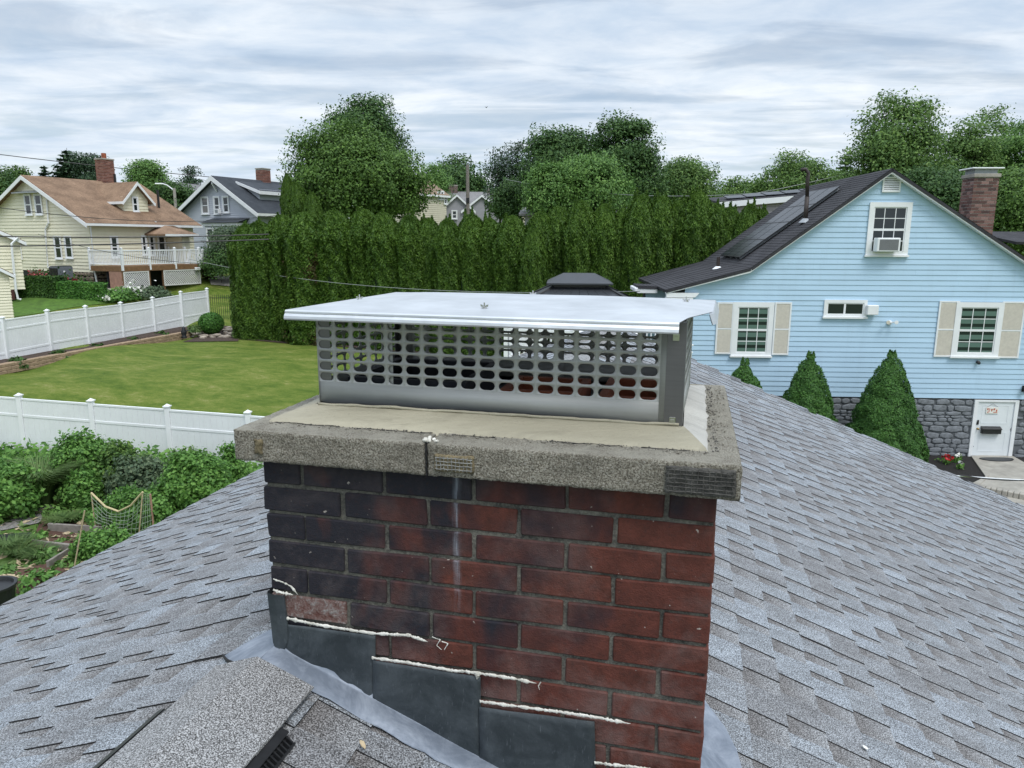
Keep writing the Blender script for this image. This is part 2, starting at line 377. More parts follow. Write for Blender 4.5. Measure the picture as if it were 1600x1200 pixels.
M_GREYS = sidingm('lilac_grey_siding', (.52, .55, .61))
M_CREAMS = sidingm('cream_siding', (.62, .58, .46))
M_MAUVE = sidingm('mauve_grey_siding', (.36, .33, .34))
M_FARGREY = sidingm('far_grey_siding', (.33, .33, .36))
M_STONE = simple('grey_painted_stone', (.185, .20, .22), .8, .3, 9, bump=.8, bs=25)
M_STONEB = simple('dark_stone_backing', (.11, .12, .132), .9, .2, 5)
M_FIELD = simple('brown_field_stone', (.20, .165, .125), .9, .45, 2.2, bump=.6, bs=12)
M_BLOCK = simple('tan_wall_block', (.30, .215, .14), .9, .25, 5, bump=.7, bs=25)
M_ROCK = simple('pale_edging_rock', (.34, .29, .24), .9, .35, 4, bump=.6, bs=15)
def farbrick(name, a, b, c):
    m = NT(name); isl = m.n('ShaderNodeNewGeometry').outputs['Random Per Island']; return m.fin(m.ramp(isl, (0, a), (.5, b), (1, c)), .85, 0, .3)
M_BRICKR = farbrick('red_chimney_brick', (.13, .05, .038), (.20, .085, .062), (.27, .13, .10))
M_BRICKB = farbrick('weathered_chimney_brick', (.07, .045, .042), (.16, .085, .072), (.27, .17, .15))
M_MORTL = mortarm('pale_lime_mortar', (.34, .32, .29), (.52, .50, .46))
M_CLAY = simple('clay_flue_tile', (.26, .075, .035), .8, .35, 9, bump=.3)
M_CLAYS = simple('sooty_flue_tile', (.018, .02, .026), .8, .35, 9, bump=.3)
M_PV = NT('solar_cell_glass').fin((.008, .010, .016), .30, 0, .35)
M_DOOR = simple('white_door', (.72, .76, .79), .4, .04, 3)
M_LINT = simple('pinkish_trim', (.35, .20, .15), .7, .2, 5)
def leafm(name, a, b, c, tr=.22, rough=.55):
    m = NT(name); isl = m.n('ShaderNodeNewGeometry').outputs['Random Per Island']; rnd = m.n('ShaderNodeObjectInfo').outputs['Random']
    big = m.noise(m.pos(), .9, 3, .6)
    k = m.math('ADD', m.math('MULTIPLY', isl, .55), m.math('MULTIPLY', big, .45))
    col = m.ramp(k, (.2, a), (.5, b), (.8, c))
    col = m.mix(m.math('MULTIPLY', rnd, .25), col, tuple(x*.7 for x in b))
    m.fin(col, rough, 0, .25)
    t = m.n('ShaderNodeBsdfTranslucent', {0: col}); mxs = m.n('ShaderNodeMixShader', {0: tr}); m.t.links.new(m.p.outputs[0], mxs.inputs[1]); m.t.links.new(t.outputs[0], mxs.inputs[2])
    m.t.links.new(mxs.outputs[0], m.o.inputs[0]); return m.mat
L_MAPLE = leafm('maple_leaf', (0.046, 0.101, 0.022), (0.087, 0.170, 0.034), (0.160, 0.282, 0.054))
L_DARK = leafm('dark_leaf', (0.033, 0.081, 0.026), (0.063, 0.133, 0.038), (0.115, 0.208, 0.052))
L_LIGHT = leafm('light_leaf', (0.068, 0.152, 0.040), (0.129, 0.251, 0.064), (0.212, 0.364, 0.091), .3)
L_MID = leafm('mid_leaf', (0.063, 0.129, 0.037), (0.115, 0.214, 0.055), (0.210, 0.328, 0.079), .28)
L_ARB = leafm('arborvitae_leaf', (.032, .078, .010), (.068, .142, .018), (.135, .235, .034), .2)
L_ARBIN = leafm('inner_foliage_shade', (.006, .018, .006), (.010, .028, .008), (.016, .036, .010), 0)  # near-black filler core colour; paints the shade deep in the foliage gaps
L_RUST = leafm('rusty_foliage', (.05, .035, .015), (.08, .055, .022), (.07, .085, .022), .1)
L_SPR = leafm('spruce_needle', (.020, .046, .026), (.042, .084, .042), (.075, .130, .060), .1)
L_DWARF = leafm('dwarf_spruce_needle', (0.026, 0.076, 0.020), (0.056, 0.145, 0.030), (0.100, 0.223, 0.047), .12)
L_BOX = leafm('box_leaf', (0.024, 0.076, 0.015), (0.061, 0.175, 0.028), (0.113, 0.265, 0.045), .15)
L_HEDGE = leafm('clipped_hedge_leaf', (0.017, 0.048, 0.011), (0.041, 0.103, 0.019), (0.076, 0.159, 0.028), .15)
L_BUSH = leafm('bush_leaf', (0.055, 0.135, 0.034), (0.118, 0.262, 0.055), (0.222, 0.413, 0.095), .3)
L_GRASSY = leafm('grass_blade', (.06, .12, .035), (.12, .20, .06), (.20, .28, .10), .3)
L_SILV = leafm('silver_green_leaf', (.06, .10, .06), (.10, .155, .085), (.17, .22, .12), .25)
def grassm():
    m = NT('mown_lawn'); p = m.pos()
    n1 = m.noise(m.map(p, (.75, 1.1, 1), (0, 0, .24)), .9, 6, .65, .3); n2 = m.math('ADD', m.math('MULTIPLY', m.noise(p, 9, 6, .8), .5), m.math('MULTIPLY', m.noise(p, 45, 3, .8), .5)); n3 = m.noise(m.map(p, (.9, 1.7, 1), (0, 0, .24)), 2.6, 5, .7)
    k = m.math('ADD', m.math('ADD', m.math('MULTIPLY', n1, .40), m.math('MULTIPLY', n2, .34)), m.math('MULTIPLY', n3, .26))
    col = m.ramp(k, (.38, (.050, .098, .012)), (.47, (.105, .160, .022)), (.545, (.165, .205, .040)), (.62, (.29, .275, .11)))
    m.bump(m.noise(p, 60, 4, .8), .9, .04); return m.fin(col, .9, 0, .2)
M_GRASS = grassm()
M_GRASSG = simple('bright_lawn', (.065, .135, .016), .9, .3, 3, bump=.8, bs=40)

# ------------------------------------------------------------------ terrain
CP = [(-14, 20, -6.2), (0, 19, -6.3), (-8, 12, -6.3), (0, 0, -6.3), (-16, 10, -6.3), (-3, 24, -6.0), (8, 24, -7.12), (16, 22, -7.15), (14, 15, -7.2), (8, 16, -7.0), (20, 20, -7.15), (12, 20, -7.15),
      (-18.4, 27, -5.0), (-16.4, 37, -5.0), (-13, 31, -5.1), (-9, 38, -5.15), (-5, 28, -5.6), (5, 33, -5.6), (12, 32, -5.8), (-19.6, 27, -4.7), (-19.4, 31, -4.55), (-18, 41, -4.4),
      (-25, 43, -2.95), (-30, 35, -3.8), (-40, 45, -2.7), (-22, 52, -2.5), (-22, 60, -2.0), (-10, 50, -4.0), (0, 60, -3.6), (20, 50, -4.5), (30, 30, -6.0),
      (0, 90, -2.5), (-40, 90, -1), (40, 90, -3), (-60, 60, -2), (60, 60, -4), (0, 200, -1.5), (100, 200, -2), (-120, 200, 0), (0, 600, 0), (300, 600, 0), (-300, 600, 0), (0, -60, -6.3), (-60, 0, -6.2), (60, 0, -7)]
CPA = np.array(CP)
def tz(x, y):
    d = np.hypot(CPA[:, 0]-x, CPA[:, 1]-y)+.4; wt = d**-3.2; return float((wt*CPA[:, 2]).sum()/wt.sum())+H
def axis(a, b, step, far):
    c = list(np.arange(a, b+.01, step)); l = [a-(1.35**i-1)*step*3 for i in range(1, 40)]; r_ = [b+(1.35**i-1)*step*3 for i in range(1, 40)]
    return sorted([v for v in l if v > -far]) + c + [v for v in r_ if v < far]
gx_, gy_ = axis(-48, 34, .8, 3000), axis(4, 70, .8, 3000)
V = [(x, y, tz(x, y)) for y in gy_ for x in gx_]; nx = len(gx_)
Q = [(j*nx+i, j*nx+i+1, (j+1)*nx+i+1, (j+1)*nx+i) for j in range(len(gy_)-1) for i in range(nx-1)]
g = obj('ground', fastmesh('ground', V, Q, M_GRASS, smooth=True)); tag(g, 'mown green lawn and gardens sloping up to the far houses', kind='structure')
def patch(name, quad, mat, dz, label, kind='structure', n=14, flat=None):     # a sheet draped on the terrain
    a, b, c, d = [Vector(q).to_2d() for q in quad]; vs = []
    for j in range(n+1):
        for i in range(n+1):
            u, v = i/n, j/n; p = (a*(1-u)+b*u)*(1-v) + (d*(1-u)+c*u)*v
            vs.append((p.x, p.y, (flat if flat is not None else tz(p.x, p.y))+dz))
    q = [(j*(n+1)+i, j*(n+1)+i+1, (j+1)*(n+1)+i+1, (j+1)*(n+1)+i) for j in range(n) for i in range(n)]
    return tag(obj(name, fastmesh(name, vs, q, mat, smooth=True)), label, kind=kind)
def gp(px, py):                             # where a sight line meets the terrain
    d = ray(px, py); t = 3.
    while t < 400:
        p = CO + d*t
        if p.z < tz(p.x, p.y): break
        t *= 1.01
    return p

# ------------------------------------------------------------------ the roof underfoot
SR, SL, E0, Z0 = .41, .39, .02, -.471
nR = math.hypot(1, SR); nL = math.hypot(1, SL)
house = empty('shingled_house', CH.m, 'low grey-shingled house roof filling the foreground, its ridge running up to the brick chimney', 'house')
UMAX = 7.70; UMIN = -2.6; EXPO = .143
LR, LL = 5.75, 3.25                        # slope lengths of the right and left planes
def deck(sgn, s, ln, Lr):
    mb = MB(); dx, dz = sgn/ln, -s/ln
    a = [(E0, UMIN, Z0-.012), (E0+dx*Lr, UMIN, Z0-.012+dz*Lr), (E0+dx*Lr, UMAX, Z0-.012+dz*Lr), (E0, UMAX, Z0-.012)]
    mb.prism(a, (0, 0, -.03)); return mb
deck(1, SR, nR, LR).build('roof_deck', M_ASPH, house); deck(-1, SL, nL, LL-.02).build('roof_deck', M_ASPH, house)
mb = MB()                                   # walls below
eR = E0+LR/nR-.45; eL = E0-LL/nL+.4; zb = -6.0
zr_ = lambda e: Z0-.06-(SR*(e-E0) if e > E0 else SL*(E0-e))
mb.prism([(eL, UMIN+.1, zb), (eR, UMIN+.1, zb-.6), (eR, UMIN+.1, zr_(eR)), (E0, UMIN+.1, zr_(E0)), (eL, UMIN+.1, zr_(eL))], (0, UMAX-UMIN-.45, 0))
mb.build('wall', M_CREAMS, house)
mb = MB(); zl = Z0-SL*LL/nL
mb.box(E0-LL/nL-.0, E0-LL/nL+.02, UMIN, UMAX, zl-.17, zl-.03)
mb.build('fascia', M_TRIM, house)
mb = MB(); zl2 = Z0-SR*LR/nR; mb.box(E0+LR/nR-.02, E0+LR/nR, UMIN, UMAX, zl2-.17, zl2-.03); mb.build('fascia', M_TRIM, house)
rng = random.Random(4)
def shingle_mesh(k):
    """one laminated strip: a base sheet with the printed shadow band, and raised tabs of uneven width"""
    mb = MB(); rg = random.Random(100+k); Ls = .985
    mb.m = 1; 
    def plate(x0, x1, y0, y1, z, th, top, skew0=0, skew1=0, lift=0):
        vs = [(x0, y0, z-.004), (x1, y0, z-.004), (x1+skew1, y1, z+.004+lift), (x0+skew0, y1, z+.004+lift)]
        vt = [(a, b, c-th) for a, b, c in vs]
        b = len(mb.v); mb.v += vs+vt
        for f, m_ in (((0, 1, 2, 3), top), ((4, 7, 6, 5), 2), ((0, 4, 5, 1), 2), ((1, 5, 6, 2), 2), ((2, 6, 7, 3), 2), ((3, 7, 4, 0), 2)):
            mb.f.append(tuple(b+i for i in f)); mb.mi.append(m_)
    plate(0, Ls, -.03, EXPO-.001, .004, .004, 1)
    x = rg.uniform(-.06, .03)
    while x < Ls:
        wd = rg.choice([.07, .095, .12, .15, .18]); x1 = x+wd
        a, b = max(0, x), min(Ls, x1)
        if b-a > .012: plate(a, b, -.03, EXPO, .0080, .0034, 0, -rg.uniform(.0, .007) if a > 0 else 0, rg.uniform(.0, .007) if b < Ls else 0, rg.uniform(0, .0015))
        x = x1+rg.choice([.045, .07, .10, .13])
    me = bpy.data.meshes.new('shingle'); me.from_pydata(mb.v, [], mb.f)
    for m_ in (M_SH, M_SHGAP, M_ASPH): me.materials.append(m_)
    me.polygons.foreach_set('material_index', mb.mi); me.update(); return me
SHM = [shingle_mesh(k) for k in range(14)]
def plane_mat(sgn, s, ln):
    y = Vector((sgn, 0, -s))/ln; z = Vector((sgn*s, 0, 1))/ln; x = y.cross(z)
    return x, y, z
camL = CH.i @ CO
place = []
for sgn, s, ln, Lr in ((1, SR, nR, LR), (-1, SL, nL, LL)):
    X, Y, Z = plane_mat(sgn, s, ln); nrow = int(Lr/EXPO)
    for r_ in range(nrow):
        y0 = .02+r_*EXPO; off = rng.choice([0, .17, .33, .5, .67, .83])+rng.uniform(-.01, .01)
        k = 0
        u = UMIN+off-1
        while u < UMAX:
            u1 = u+.99
            if u1 > UMIN-.5 and u1 < UMAX+.85:
                a, b = u, min(u1, UMAX+.03)
                org = Vector((E0, (a if sgn < 0 else b), Z0)) + Y*y0
                # keep the chimney's footprint clear
                e0_, e1_ = sorted((org.x, org.x+Y.x*EXPO))
                hitc = e1_ > .03 and e0_ < 1.04 and b > .012 and a < .735
                place.append((org, X, Y, Z, a, b, e0_, e1_, sgn, hitc))
            u = u1
def shingle_M(org, X, Y, Z, sc):
    z = Z + Vector((rng.uniform(-.003, .003), rng.uniform(-.004, .004), 0))
    return Matrix(((X.x*sc, Y.x, Z.x, org.x), (X.y*sc, Y.y, Z.y, org.y), (X.z*sc, Y.z, Z.z, org.z), (0, 0, 0, 1)))
def seen(org, a, b):
    best = 1e9; vis = False
    for u in (a, (a+b)/2, b):
        for dd in (0, .15):
            wp = CH.m @ Vector((org.x, u, org.z)); d = wp-CO; dep = d.dot(FW)
            if dep > .1:
                px_ = 800+F*d.dot(RT)/dep; py_ = 600-F*d.dot(UP)/dep
                if -30 < px_ < 1630 and -30 < py_ < 1240: vis = True; best = min(best, dep)
    return vis, best
items = []
for (org, X, Y, Z, a, b, e0_, e1_, sgn, hitc) in place:
    segs = [(a, b)]
    if hitc: segs = [(a, min(b, -.002)), (max(a, .765), b)]
    for (p, q) in segs:
        if q-p < .03: continue
        o2 = Vector((org.x, (p if sgn < 0 else q), org.z)); v, dep = seen(o2, p, q)
        items.append((0 if v else 1, dep, o2, X, Y, Z, (q-p)/.99))
items.sort(key=lambda t: (t[0], t[1]))
rest = MB(); restv, restf, restm = [], [], []
for i, (v, dep, o2, X, Y, Z, sc) in enumerate(items):
    me = SHM[rng.randrange(len(SHM))]
    M = shingle_M(o2, X, Y, Z, sc)
    if i < 290: obj('shingle', me, house, M)
    else:
        b = len(restv); restv += [tuple(M @ q.co) for q in me.vertices]; restf += [tuple(b+k for k in p.vertices) for p in me.polygons]; restm += [p.material_index for p in me.polygons]
me = bpy.data.meshes.new('far_shingles'); me.from_pydata(restv, [], restf)
for m_ in (M_SH, M_SHGAP, M_ASPH): me.materials.append(m_)
me.polygons.foreach_set('material_index', restm); me.update()
tag(obj('far_shingles', me, house), kind='stuff')
# ridge vent with its cap shingles
def arc(u0, u1, wl, wr, h, th):
    mb = MB(); n = 6; prof = []
    for i in range(n+1):
        t = -1+2*i/n; e = E0+(wl if t < 0 else wr)*abs(t)*(1 if t > 0 else -1)
        prof.append((e, Z0+h-(SL if t < 0 else SR)*abs(e-E0)*1.0-.003*(1-abs(t))**2))
    vs = [(e, u, z-d) for u in (u0, u1) for d in (0, th) for e, z in prof]; m = n+1; fs = []
    for i in range(n):
        fs += [(i, i+1, 2*m+i+1, 2*m+i), (m+i, 3*m+i, 3*m+i+1, m+i+1), (i, m+i, m+i+1, i+1), (2*m+i, 2*m+i+1, 3*m+i+1, 3*m+i)]
    fs += [(0, 2*m, 3*m, m), (n, m+n, 3*m+n, 2*m+n)]
    mb.add(vs, fs); return mb
def vent_line(u0, u1):
    for sgn, wd, s in ((-1, .122, SL), (1, .152, SR)):
        ln = math.hypot(1, s); mb = MB(); X, Y, Z = plane_mat(sgn, s, ln)
        o = Vector((E0, 0, Z0)); P = lambda d, u, h: o + Y*d + Vector((0, u, 0)) + Z*h
        d = wd*ln
        mb.prism([P(d-.035, u0, .012), P(d+.004, u0, .012), P(d+.004, u0, .018), P(d-.035, u0, .018)], (0, u1-u0, 0))
        mb.prism([P(d-.035, u0, .0275), P(d+.001, u0, .0275), P(d+.001, u0, .0305), P(d-.035, u0, .0305)], (0, u1-u0, 0))
        u = u0+.004
        while u < u1-.006:                # stiffening ribs on the open edge of the vent
            mb.prism([P(d-.012, u, .012), P(d+.020, u, .006), P(d+.020, u, .019), P(d-.004, u, .0262), P(d-.012, u, .0262)], (0, .0042, 0)); u += .0125
        mb.prism([P(d-.01, u0, .004), P(d+.024, u0, .003), P(d+.024, u0, .0065), P(d-.01, u0, .0085)], (0, u1-u0, 0)); mb.prism([P(d+.0195, u0, .0064), P(d+.024, u0, .0064), P(d+.024, u0, .0135), P(d+.0195, u0, .0135)], (0, u1-u0, 0))
        if sgn < 0: mb.prism([P(d+.020, u0, .004), P(d+.040, u0, .003), P(d+.040, u0, .024), P(d+.020, u0, .026)], (0, u1-u0, 0))
        u = u0+.004
        while u < u1-.004:
            mb.prism([P(d-.035, u, .018), P(d-.002, u, .018), P(d-.002, u, .0275), P(d-.035, u, .0275)], (0, .0028, 0)); u += .0085
        mb.build('vent_baffle', M_BLACK, house)
        mb = MB(); mb.prism([P(.01, u0, .012), P(d-.055, u0, .012), P(d-.055, u0, .022), P(.01, u0, .022)], (0, u1-u0, 0)); mb.build('vent_core', M_BLACK, house)
vent_line(-2.6, -.235)
u = -.092; k = 0
while u > -2.6:
    L_ = .29 if k else .20; wl_, wr_ = .116, .146
    arc(u-L_-.04, u, wl_, wr_, .039+.003*(k > 0), .0035).build('ridge_shingle', M_SHRIDGE, house); u -= L_; k += 1
u = .80
while u < UMAX: arc(u, min(u+.30, UMAX+.02), .14, .15, .02+.002*(int(u*7) % 2), .004).build('ridge_shingle', M_SHRIDGE, house); u += .27

# ------------------------------------------------------------------ the brick chimney
B, CP_ = .2127, .06959
chim = empty('brick_chimney', CH.m, 'large soot-stained red brick chimney with a rough concrete crown in the centre foreground', 'chimney')
X0 = .008; DEP = .098; WB = 5*B-.0095; DB = 3.5*B-.0095
mb = MB(); mb.box(X0+.007, X0+WB-.007, .008, DB-.008, -1.9, .033); core = mb
def rough_grid_box(x0, x1, y0, y1, z0, z1, step, amp, fq, seed=0, bev=0):
    """a box whose skin is a fine grid pushed about by noise"""
    nx_, ny_, nz_ = [max(1, int(round((b-a)/step))) for a, b in ((x0, x1), (y0, y1), (z0, z1))]
    idx = {}; vs = []; fs = []
    def vid(i, j, k):
        t = (i, j, k)
        if t not in idx:
            p = Vector((x0+(x1-x0)*i/nx_, y0+(y1-y0)*j/ny_, z0+(z1-z0)*k/nz_))
            q = Vector((p.x*fq+seed, p.y*fq, p.z*fq)); d = noise.noise_vector(q)*amp + noise.noise_vector(q*2.7)*amp*.5
            ed = (i in (0, nx_))+(j in (0, ny_))+(k in (0, nz_))
            c = Vector(((x0+x1)/2-p.x, (y0+y1)/2-p.y, (z0+z1)/2-p.z)); 
            if ed > 1: d += Vector((math.copysign(bev, c.x) if i in (0, nx_) else 0, math.copysign(bev, c.y) if j in (0, ny_) else 0, math.copysign(bev, c.z) if k in (0, nz_) else 0))
            idx[t] = len(vs); vs.append(tuple(p+d))
        return idx[t]
    for i in range(nx_):
        for j in range(ny_):
            fs += [(vid(i, j, 0), vid(i, j+1, 0), vid(i+1, j+1, 0), vid(i+1, j, 0)), (vid(i, j, nz_), vid(i+1, j, nz_), vid(i+1, j+1, nz_), vid(i, j+1, nz_))]
    for i in range(nx_):
        for k in range(nz_):
            fs += [(vid(i, 0, k), vid(i+1, 0, k), vid(i+1, 0, k+1), vid(i, 0, k+1)), (vid(i, ny_, k), vid(i, ny_, k+1), vid(i+1, ny_, k+1), vid(i+1, ny_, k))]
    for j in range(ny_):
        for k in range(nz_):
            fs += [(vid(0, j, k), vid(0, j, k+1), vid(0, j+1, k+1), vid(0, j+1, k)), (vid(nx_, j, k), vid(nx_, j+1, k), vid(nx_, j+1, k+1), vid(nx_, j, k+1))]
    return vs, fs
vs, fs = rough_grid_box(X0+.006, X0+WB-.006, .0065, DB-.0065, -1.2, .033, .016, .0022, 28)
obj('mortar', fastmesh('mortar', vs, fs, M_MORTAR, smooth=True), chim)
rb = random.Random(11)
def brick_mesh(l, d, k):
    mb = MB(); mb.cbox(-l/2, l/2, -d/2, d/2, -.0302, .0302, .0032, None, .0017, random.Random(k)); return mb.mesh('brick', M_BRICK)
BM = {}
def brick(cx_, cy_, cz_, l, d, rot=False, mat=None):
    key = (round(l, 3), round(d, 3))
    if key not in BM: BM[key] = [brick_mesh(l, d, 50+7*i+int(l*1000)) for i in range(4)]
    me = BM[key][rb.randrange(4)]
    M = Matrix.Translation((cx_+rb.uniform(-.001, .001), cy_+rb.uniform(-.0012, .0012), cz_+rb.uniform(-.0008, .0008))) @ Matrix.Rotation(rb.uniform(-.006, .006), 4, 'Y')
    if rb.random() < .5: M = M @ Matrix.Rotation(math.pi, 4, 'Z')
    o = obj('brick', me, chim, M)
    if mat:
        o.data = me.copy(); o.data.materials[0] = mat
    return o
for k in range(15):
    z = -k*CP_; jl = rb.uniform(-.004, .003)
    zs = lambda e: Z0-(SR*(e-E0))
    if k % 2 == 0:
        for uu in (0, 1, 2):
            if z > zs(0)-.12: brick(X0+DEP/2+jl, (uu+.5)*B-.00475, z, DEP, B-.0095)
            if z > zs(1.05)-.12: brick(X0+WB-DEP/2, (uu+.5)*B-.00475, z, DEP, B-.0095)
        if z > zs(0)-.12: brick(X0+DEP/2+jl, 3*B+(B/2-.0095)/2, z, DEP, B/2-.0095)
        if z > zs(1.05)-.12: brick(X0+WB-DEP/2, 3*B+(B/2-.0095)/2, z, DEP, B/2-.0095)
        for i in range(4):
            e = X0+(i+1)*B-.0055
            if z < zs(e)-.1: continue
            brick(e, DEP/2, z, B-.0095, DEP, mat=None); brick(e, DB-DEP/2, z, B-.0095, DEP)
    else:
        for i in range(5):
            e = X0+(i+.5)*B-.0055+(jl if i == 0 else 0)
            if z < zs(e)-.1: continue
            brick(e, DEP/2, z, B-.0095, DEP, mat=(M_SPALL if (k == 5 and i == 0) else None)); brick(e, DB-DEP/2, z, B-.0095, DEP)
        for uu in (.5, 1.5):
            if z > zs(0)-.12: brick(X0+DEP/2+jl, (uu+.5)*B-.00475, z, DEP, B-.0095)
            if z > zs(1.05)-.12: brick(X0+WB-DEP/2, (uu+.5)*B-.00475, z, DEP, B-.0095)
        if z > zs(0)-.12: brick(X0+DEP/2+jl, 2.75*B-.00475, z, DEP, B/2-.0095)
        if z > zs(1.05)-.12: brick(X0+WB-DEP/2, 2.75*B-.00475, z, DEP, B/2-.0095)
# crown: two cast slabs with an open crack between them
CZ0, CZ1 = .0365, .112
for (a, b, sd_) in ((-.034, .4405, 3), (.4435, 1.102, 9)):
    vs, fs = rough_grid_box(a, b, -.047, .795, CZ0, CZ1, .0065, .0020, 85, sd_, .0016)
    obj('crown_slab', fastmesh('crown_slab', vs, fs, M_CROWN, smooth=True), chim)
# smooth wash from the rim up to the metal skirt (jagged feather edge)
SE0, SE1, SU0, SU1, SZ = .078, .985, .142, .63, .138
def wash(side):
    mb = MB(); rg = random.Random(8); vs = []; fs = []
    ring = {'f': ((.004, .030), (1.040, .030), (SE0, SU0), (SE1, SU0)), 'r': ((1.040, .030), (1.046, .752), (SE1, SU0), (SE1, SU1)),
            'l': ((.004, .752), (.004, .030), (SE0, SU1), (SE0, SU0)), 'b': ((1.046, .752), (.004, .752), (SE1, SU1), (SE0, SU1))}[side]
    a, b, c, d = [Vector(q) for q in ring]; n = 90 if side in 'fb' else 50; m = 8
    for i in range(n+1):
        t = i/n
        for j in range(m+1):
            s = j/m; p = (a.lerp(b, t)).lerp(c.lerp(d, t), s)
            jag = (noise.noise(Vector((p.x*26, p.y*26, 3)))*.010 + noise.noise(Vector((p.x*90, p.y*90, 5)))*.005)*(1-s)**2 if 0 < i < n else 0
            nd = (a.lerp(b, t)-c.lerp(d, t)).normalized(); p = p+nd*jag
            z = CZ1+.0035+(SZ-CZ1-.0035)*(s**.9)+noise.noise(Vector((p.x*9, p.y*14, 0)))*.0015
            if j == 0: z = CZ1-.004
            vs.append((p.x, p.y, z))
    for i in range(n):
        for j in range(m): q = i*(m+1)+j; fs.append((q, q+1, q+m+2, q+m+1))
    o = obj('mortar_wash', fastmesh('mortar_wash', vs, fs, M_WASHLIT if side == 'r' else M_WASH, smooth=True), chim)
    bm = bmesh.new(); bm.from_mesh(o.data); bmesh.ops.recalc_face_normals(bm, faces=bm.faces)
    if sum(f.normal.z for f in bm.faces) < 0: bmesh.ops.reverse_faces(bm, faces=bm.faces)
    bm.to_mesh(o.data); bm.free()
    if side == 'r': tag(o, label='mortar wash on the right side of the crown, painted paler as the lit slope')
M_DKC = simple('dark_mortar', (.075, .072, .066), .9, .5, 30, bump=1, bs=80)
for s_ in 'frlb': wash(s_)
rg = random.Random(14)
def crumbs(x0, x1, y0, y1, n, smin, smax, mat, nm):
    mb = MB()
    for _ in range(n):
        sz = rg.uniform(smin, smax); x, y = rg.uniform(x0, x1), rg.uniform(y0, y1)
        mb.cbox(-sz, sz, -sz*.7, sz*.7, -sz*.5, sz*.5, sz*.25, Matrix.Translation((x, y+.010*noise.noise(Vector((x*26, y*26, 3))), CZ1+.0025)) @ Matrix.Rotation(rg.uniform(0, 3), 4, (rg.random(), rg.random(), 1.5)))
    tag(mb.build(nm, mat, chim), kind='stuff')
crumbs(.01, 1.04, .006, .034, 150, .0010, .0026, M_CROWN, 'grit'); crumbs(.01, 1.04, .018, .034, 110, .0008, .0020, M_DKC, 'dark_grit'); crumbs(1.040, 1.060, .03, .74, 120, .0008, .0022, M_DKC, 'dark_grit'); crumbs(1.045, 1.090, .0, .76, 90, .0010, .0026, M_CROWN, 'grit')
for e0_, e1_, y_ in ((.03, .20, .030), (.24, .43, .024), (.50, .58, .022), (.70, .86, .026), (.90, 1.0, .028)):
    mb = MB(); k = 26; mb.tube([(e0_+(e1_-e0_)*i/k, y_+.010*noise.noise(Vector(((e0_+(e1_-e0_)*i/k)*26, .7, 3)))+.003*noise.noise(Vector((i*.9, y_*99, 0))), CZ1+.0022) for i in range(k+1)], [.0006+.0013*abs(noise.noise(Vector((i*.5, e0_*7, 0)))) for i in range(k+1)], 5); mb.build('hairline_gap', M_ASPH, chim)
# bead of mortar smeared along the foot of the skirt
mb = MB(); pts = []; rg = random.Random(3)
for i in range(61):
    e = SE0+.01+(SE1-SE0-.02)*i/60; pts.append((e, SU0-.004+rg.uniform(-.0015, .0015), SZ+.002+.004*noise.noise(Vector((e*12, 0, 0)))))
mb.tube(pts, [.0035+.002*abs(noise.noise(Vector((i*.4, 2, 0)))) for i in range(61)], 6); mb.build('mortar_bead', M_WASH, chim, True)
# wire-mesh imprints showing in the slab face
def imprint(e0, e1, z0, z1, nxx, nzz, m, bg):
    y = -.0505; vs, fs = rough_grid_box(e0, e1, y-.001, y+.006, z0, z1, .006, .0028, 70, e0*50)
    p = obj('mesh_patch', fastmesh('mesh_patch', vs, fs, bg, smooth=True), chim)
    rg = random.Random(int(e0*100)); w_ = MB()
    for i in range(nxx+1):
        e = e0+.006+(e1-e0-.012)*i/nxx; w_.tube([(e+rg.uniform(-.0012, .0012), y-.0035+rg.uniform(-.0006, .0006), z0+.003+(z1-z0-.006)*t/5) for t in range(6)], .0011, 4)
    for k in range(nzz+1):
        z = z0+.006+(z1-z0-.012)*k/nzz; w_.tube([(e0+.003+(e1-e0-.006)*t/9, y-.0035+rg.uniform(-.0006, .0006), z+rg.uniform(-.001, .001)) for t in range(10)], .0011, 4)
    w_.build('wire', m, p)
M_RUSTC = simple('rusty_mortar', (.16, .13, .075), .9, .5, 30, bump=1, bs=80)
M_WIRE = simple('galvanised_wire', (.20, .20, .19), .7, .4, 60)
imprint(.462, .552, .052, .089, 9, 3, M_WIRE, M_RUSTC); imprint(.955, 1.092, .045, .101, 11, 5, M_DKC, M_DKC)
vs, fs = rough_grid_box(.022, .042, -.052, -.046, .058, .092, .005, .004, 80); obj('rust_stain_patch', fastmesh('rust_stain_patch', vs, fs, M_RUSTC, smooth=True), chim)
# crack filler in the open joint
mb = MB(); mb.tube([(.442, -.047+.002*math.sin(t*2), CZ0+.002+(CZ1-CZ0)*t/8) for t in range(9)], .0022, 5); mb.build('crack', M_ASPH, chim)
mb = MB()
for i in range(16): mb.cbox(0, .009, 0, .006, 0, .004, .0015, Matrix.Translation((.432+rg.uniform(0, .034), -.044+rg.uniform(-.004, .012), CZ1+rg.uniform(-.003, .004))) @ Matrix.Rotation(rg.uniform(0, 3), 4, (rg.random(), rg.random(), 1)))
mb.build('broken_mortar_crumbs', M_SEAL, chim)
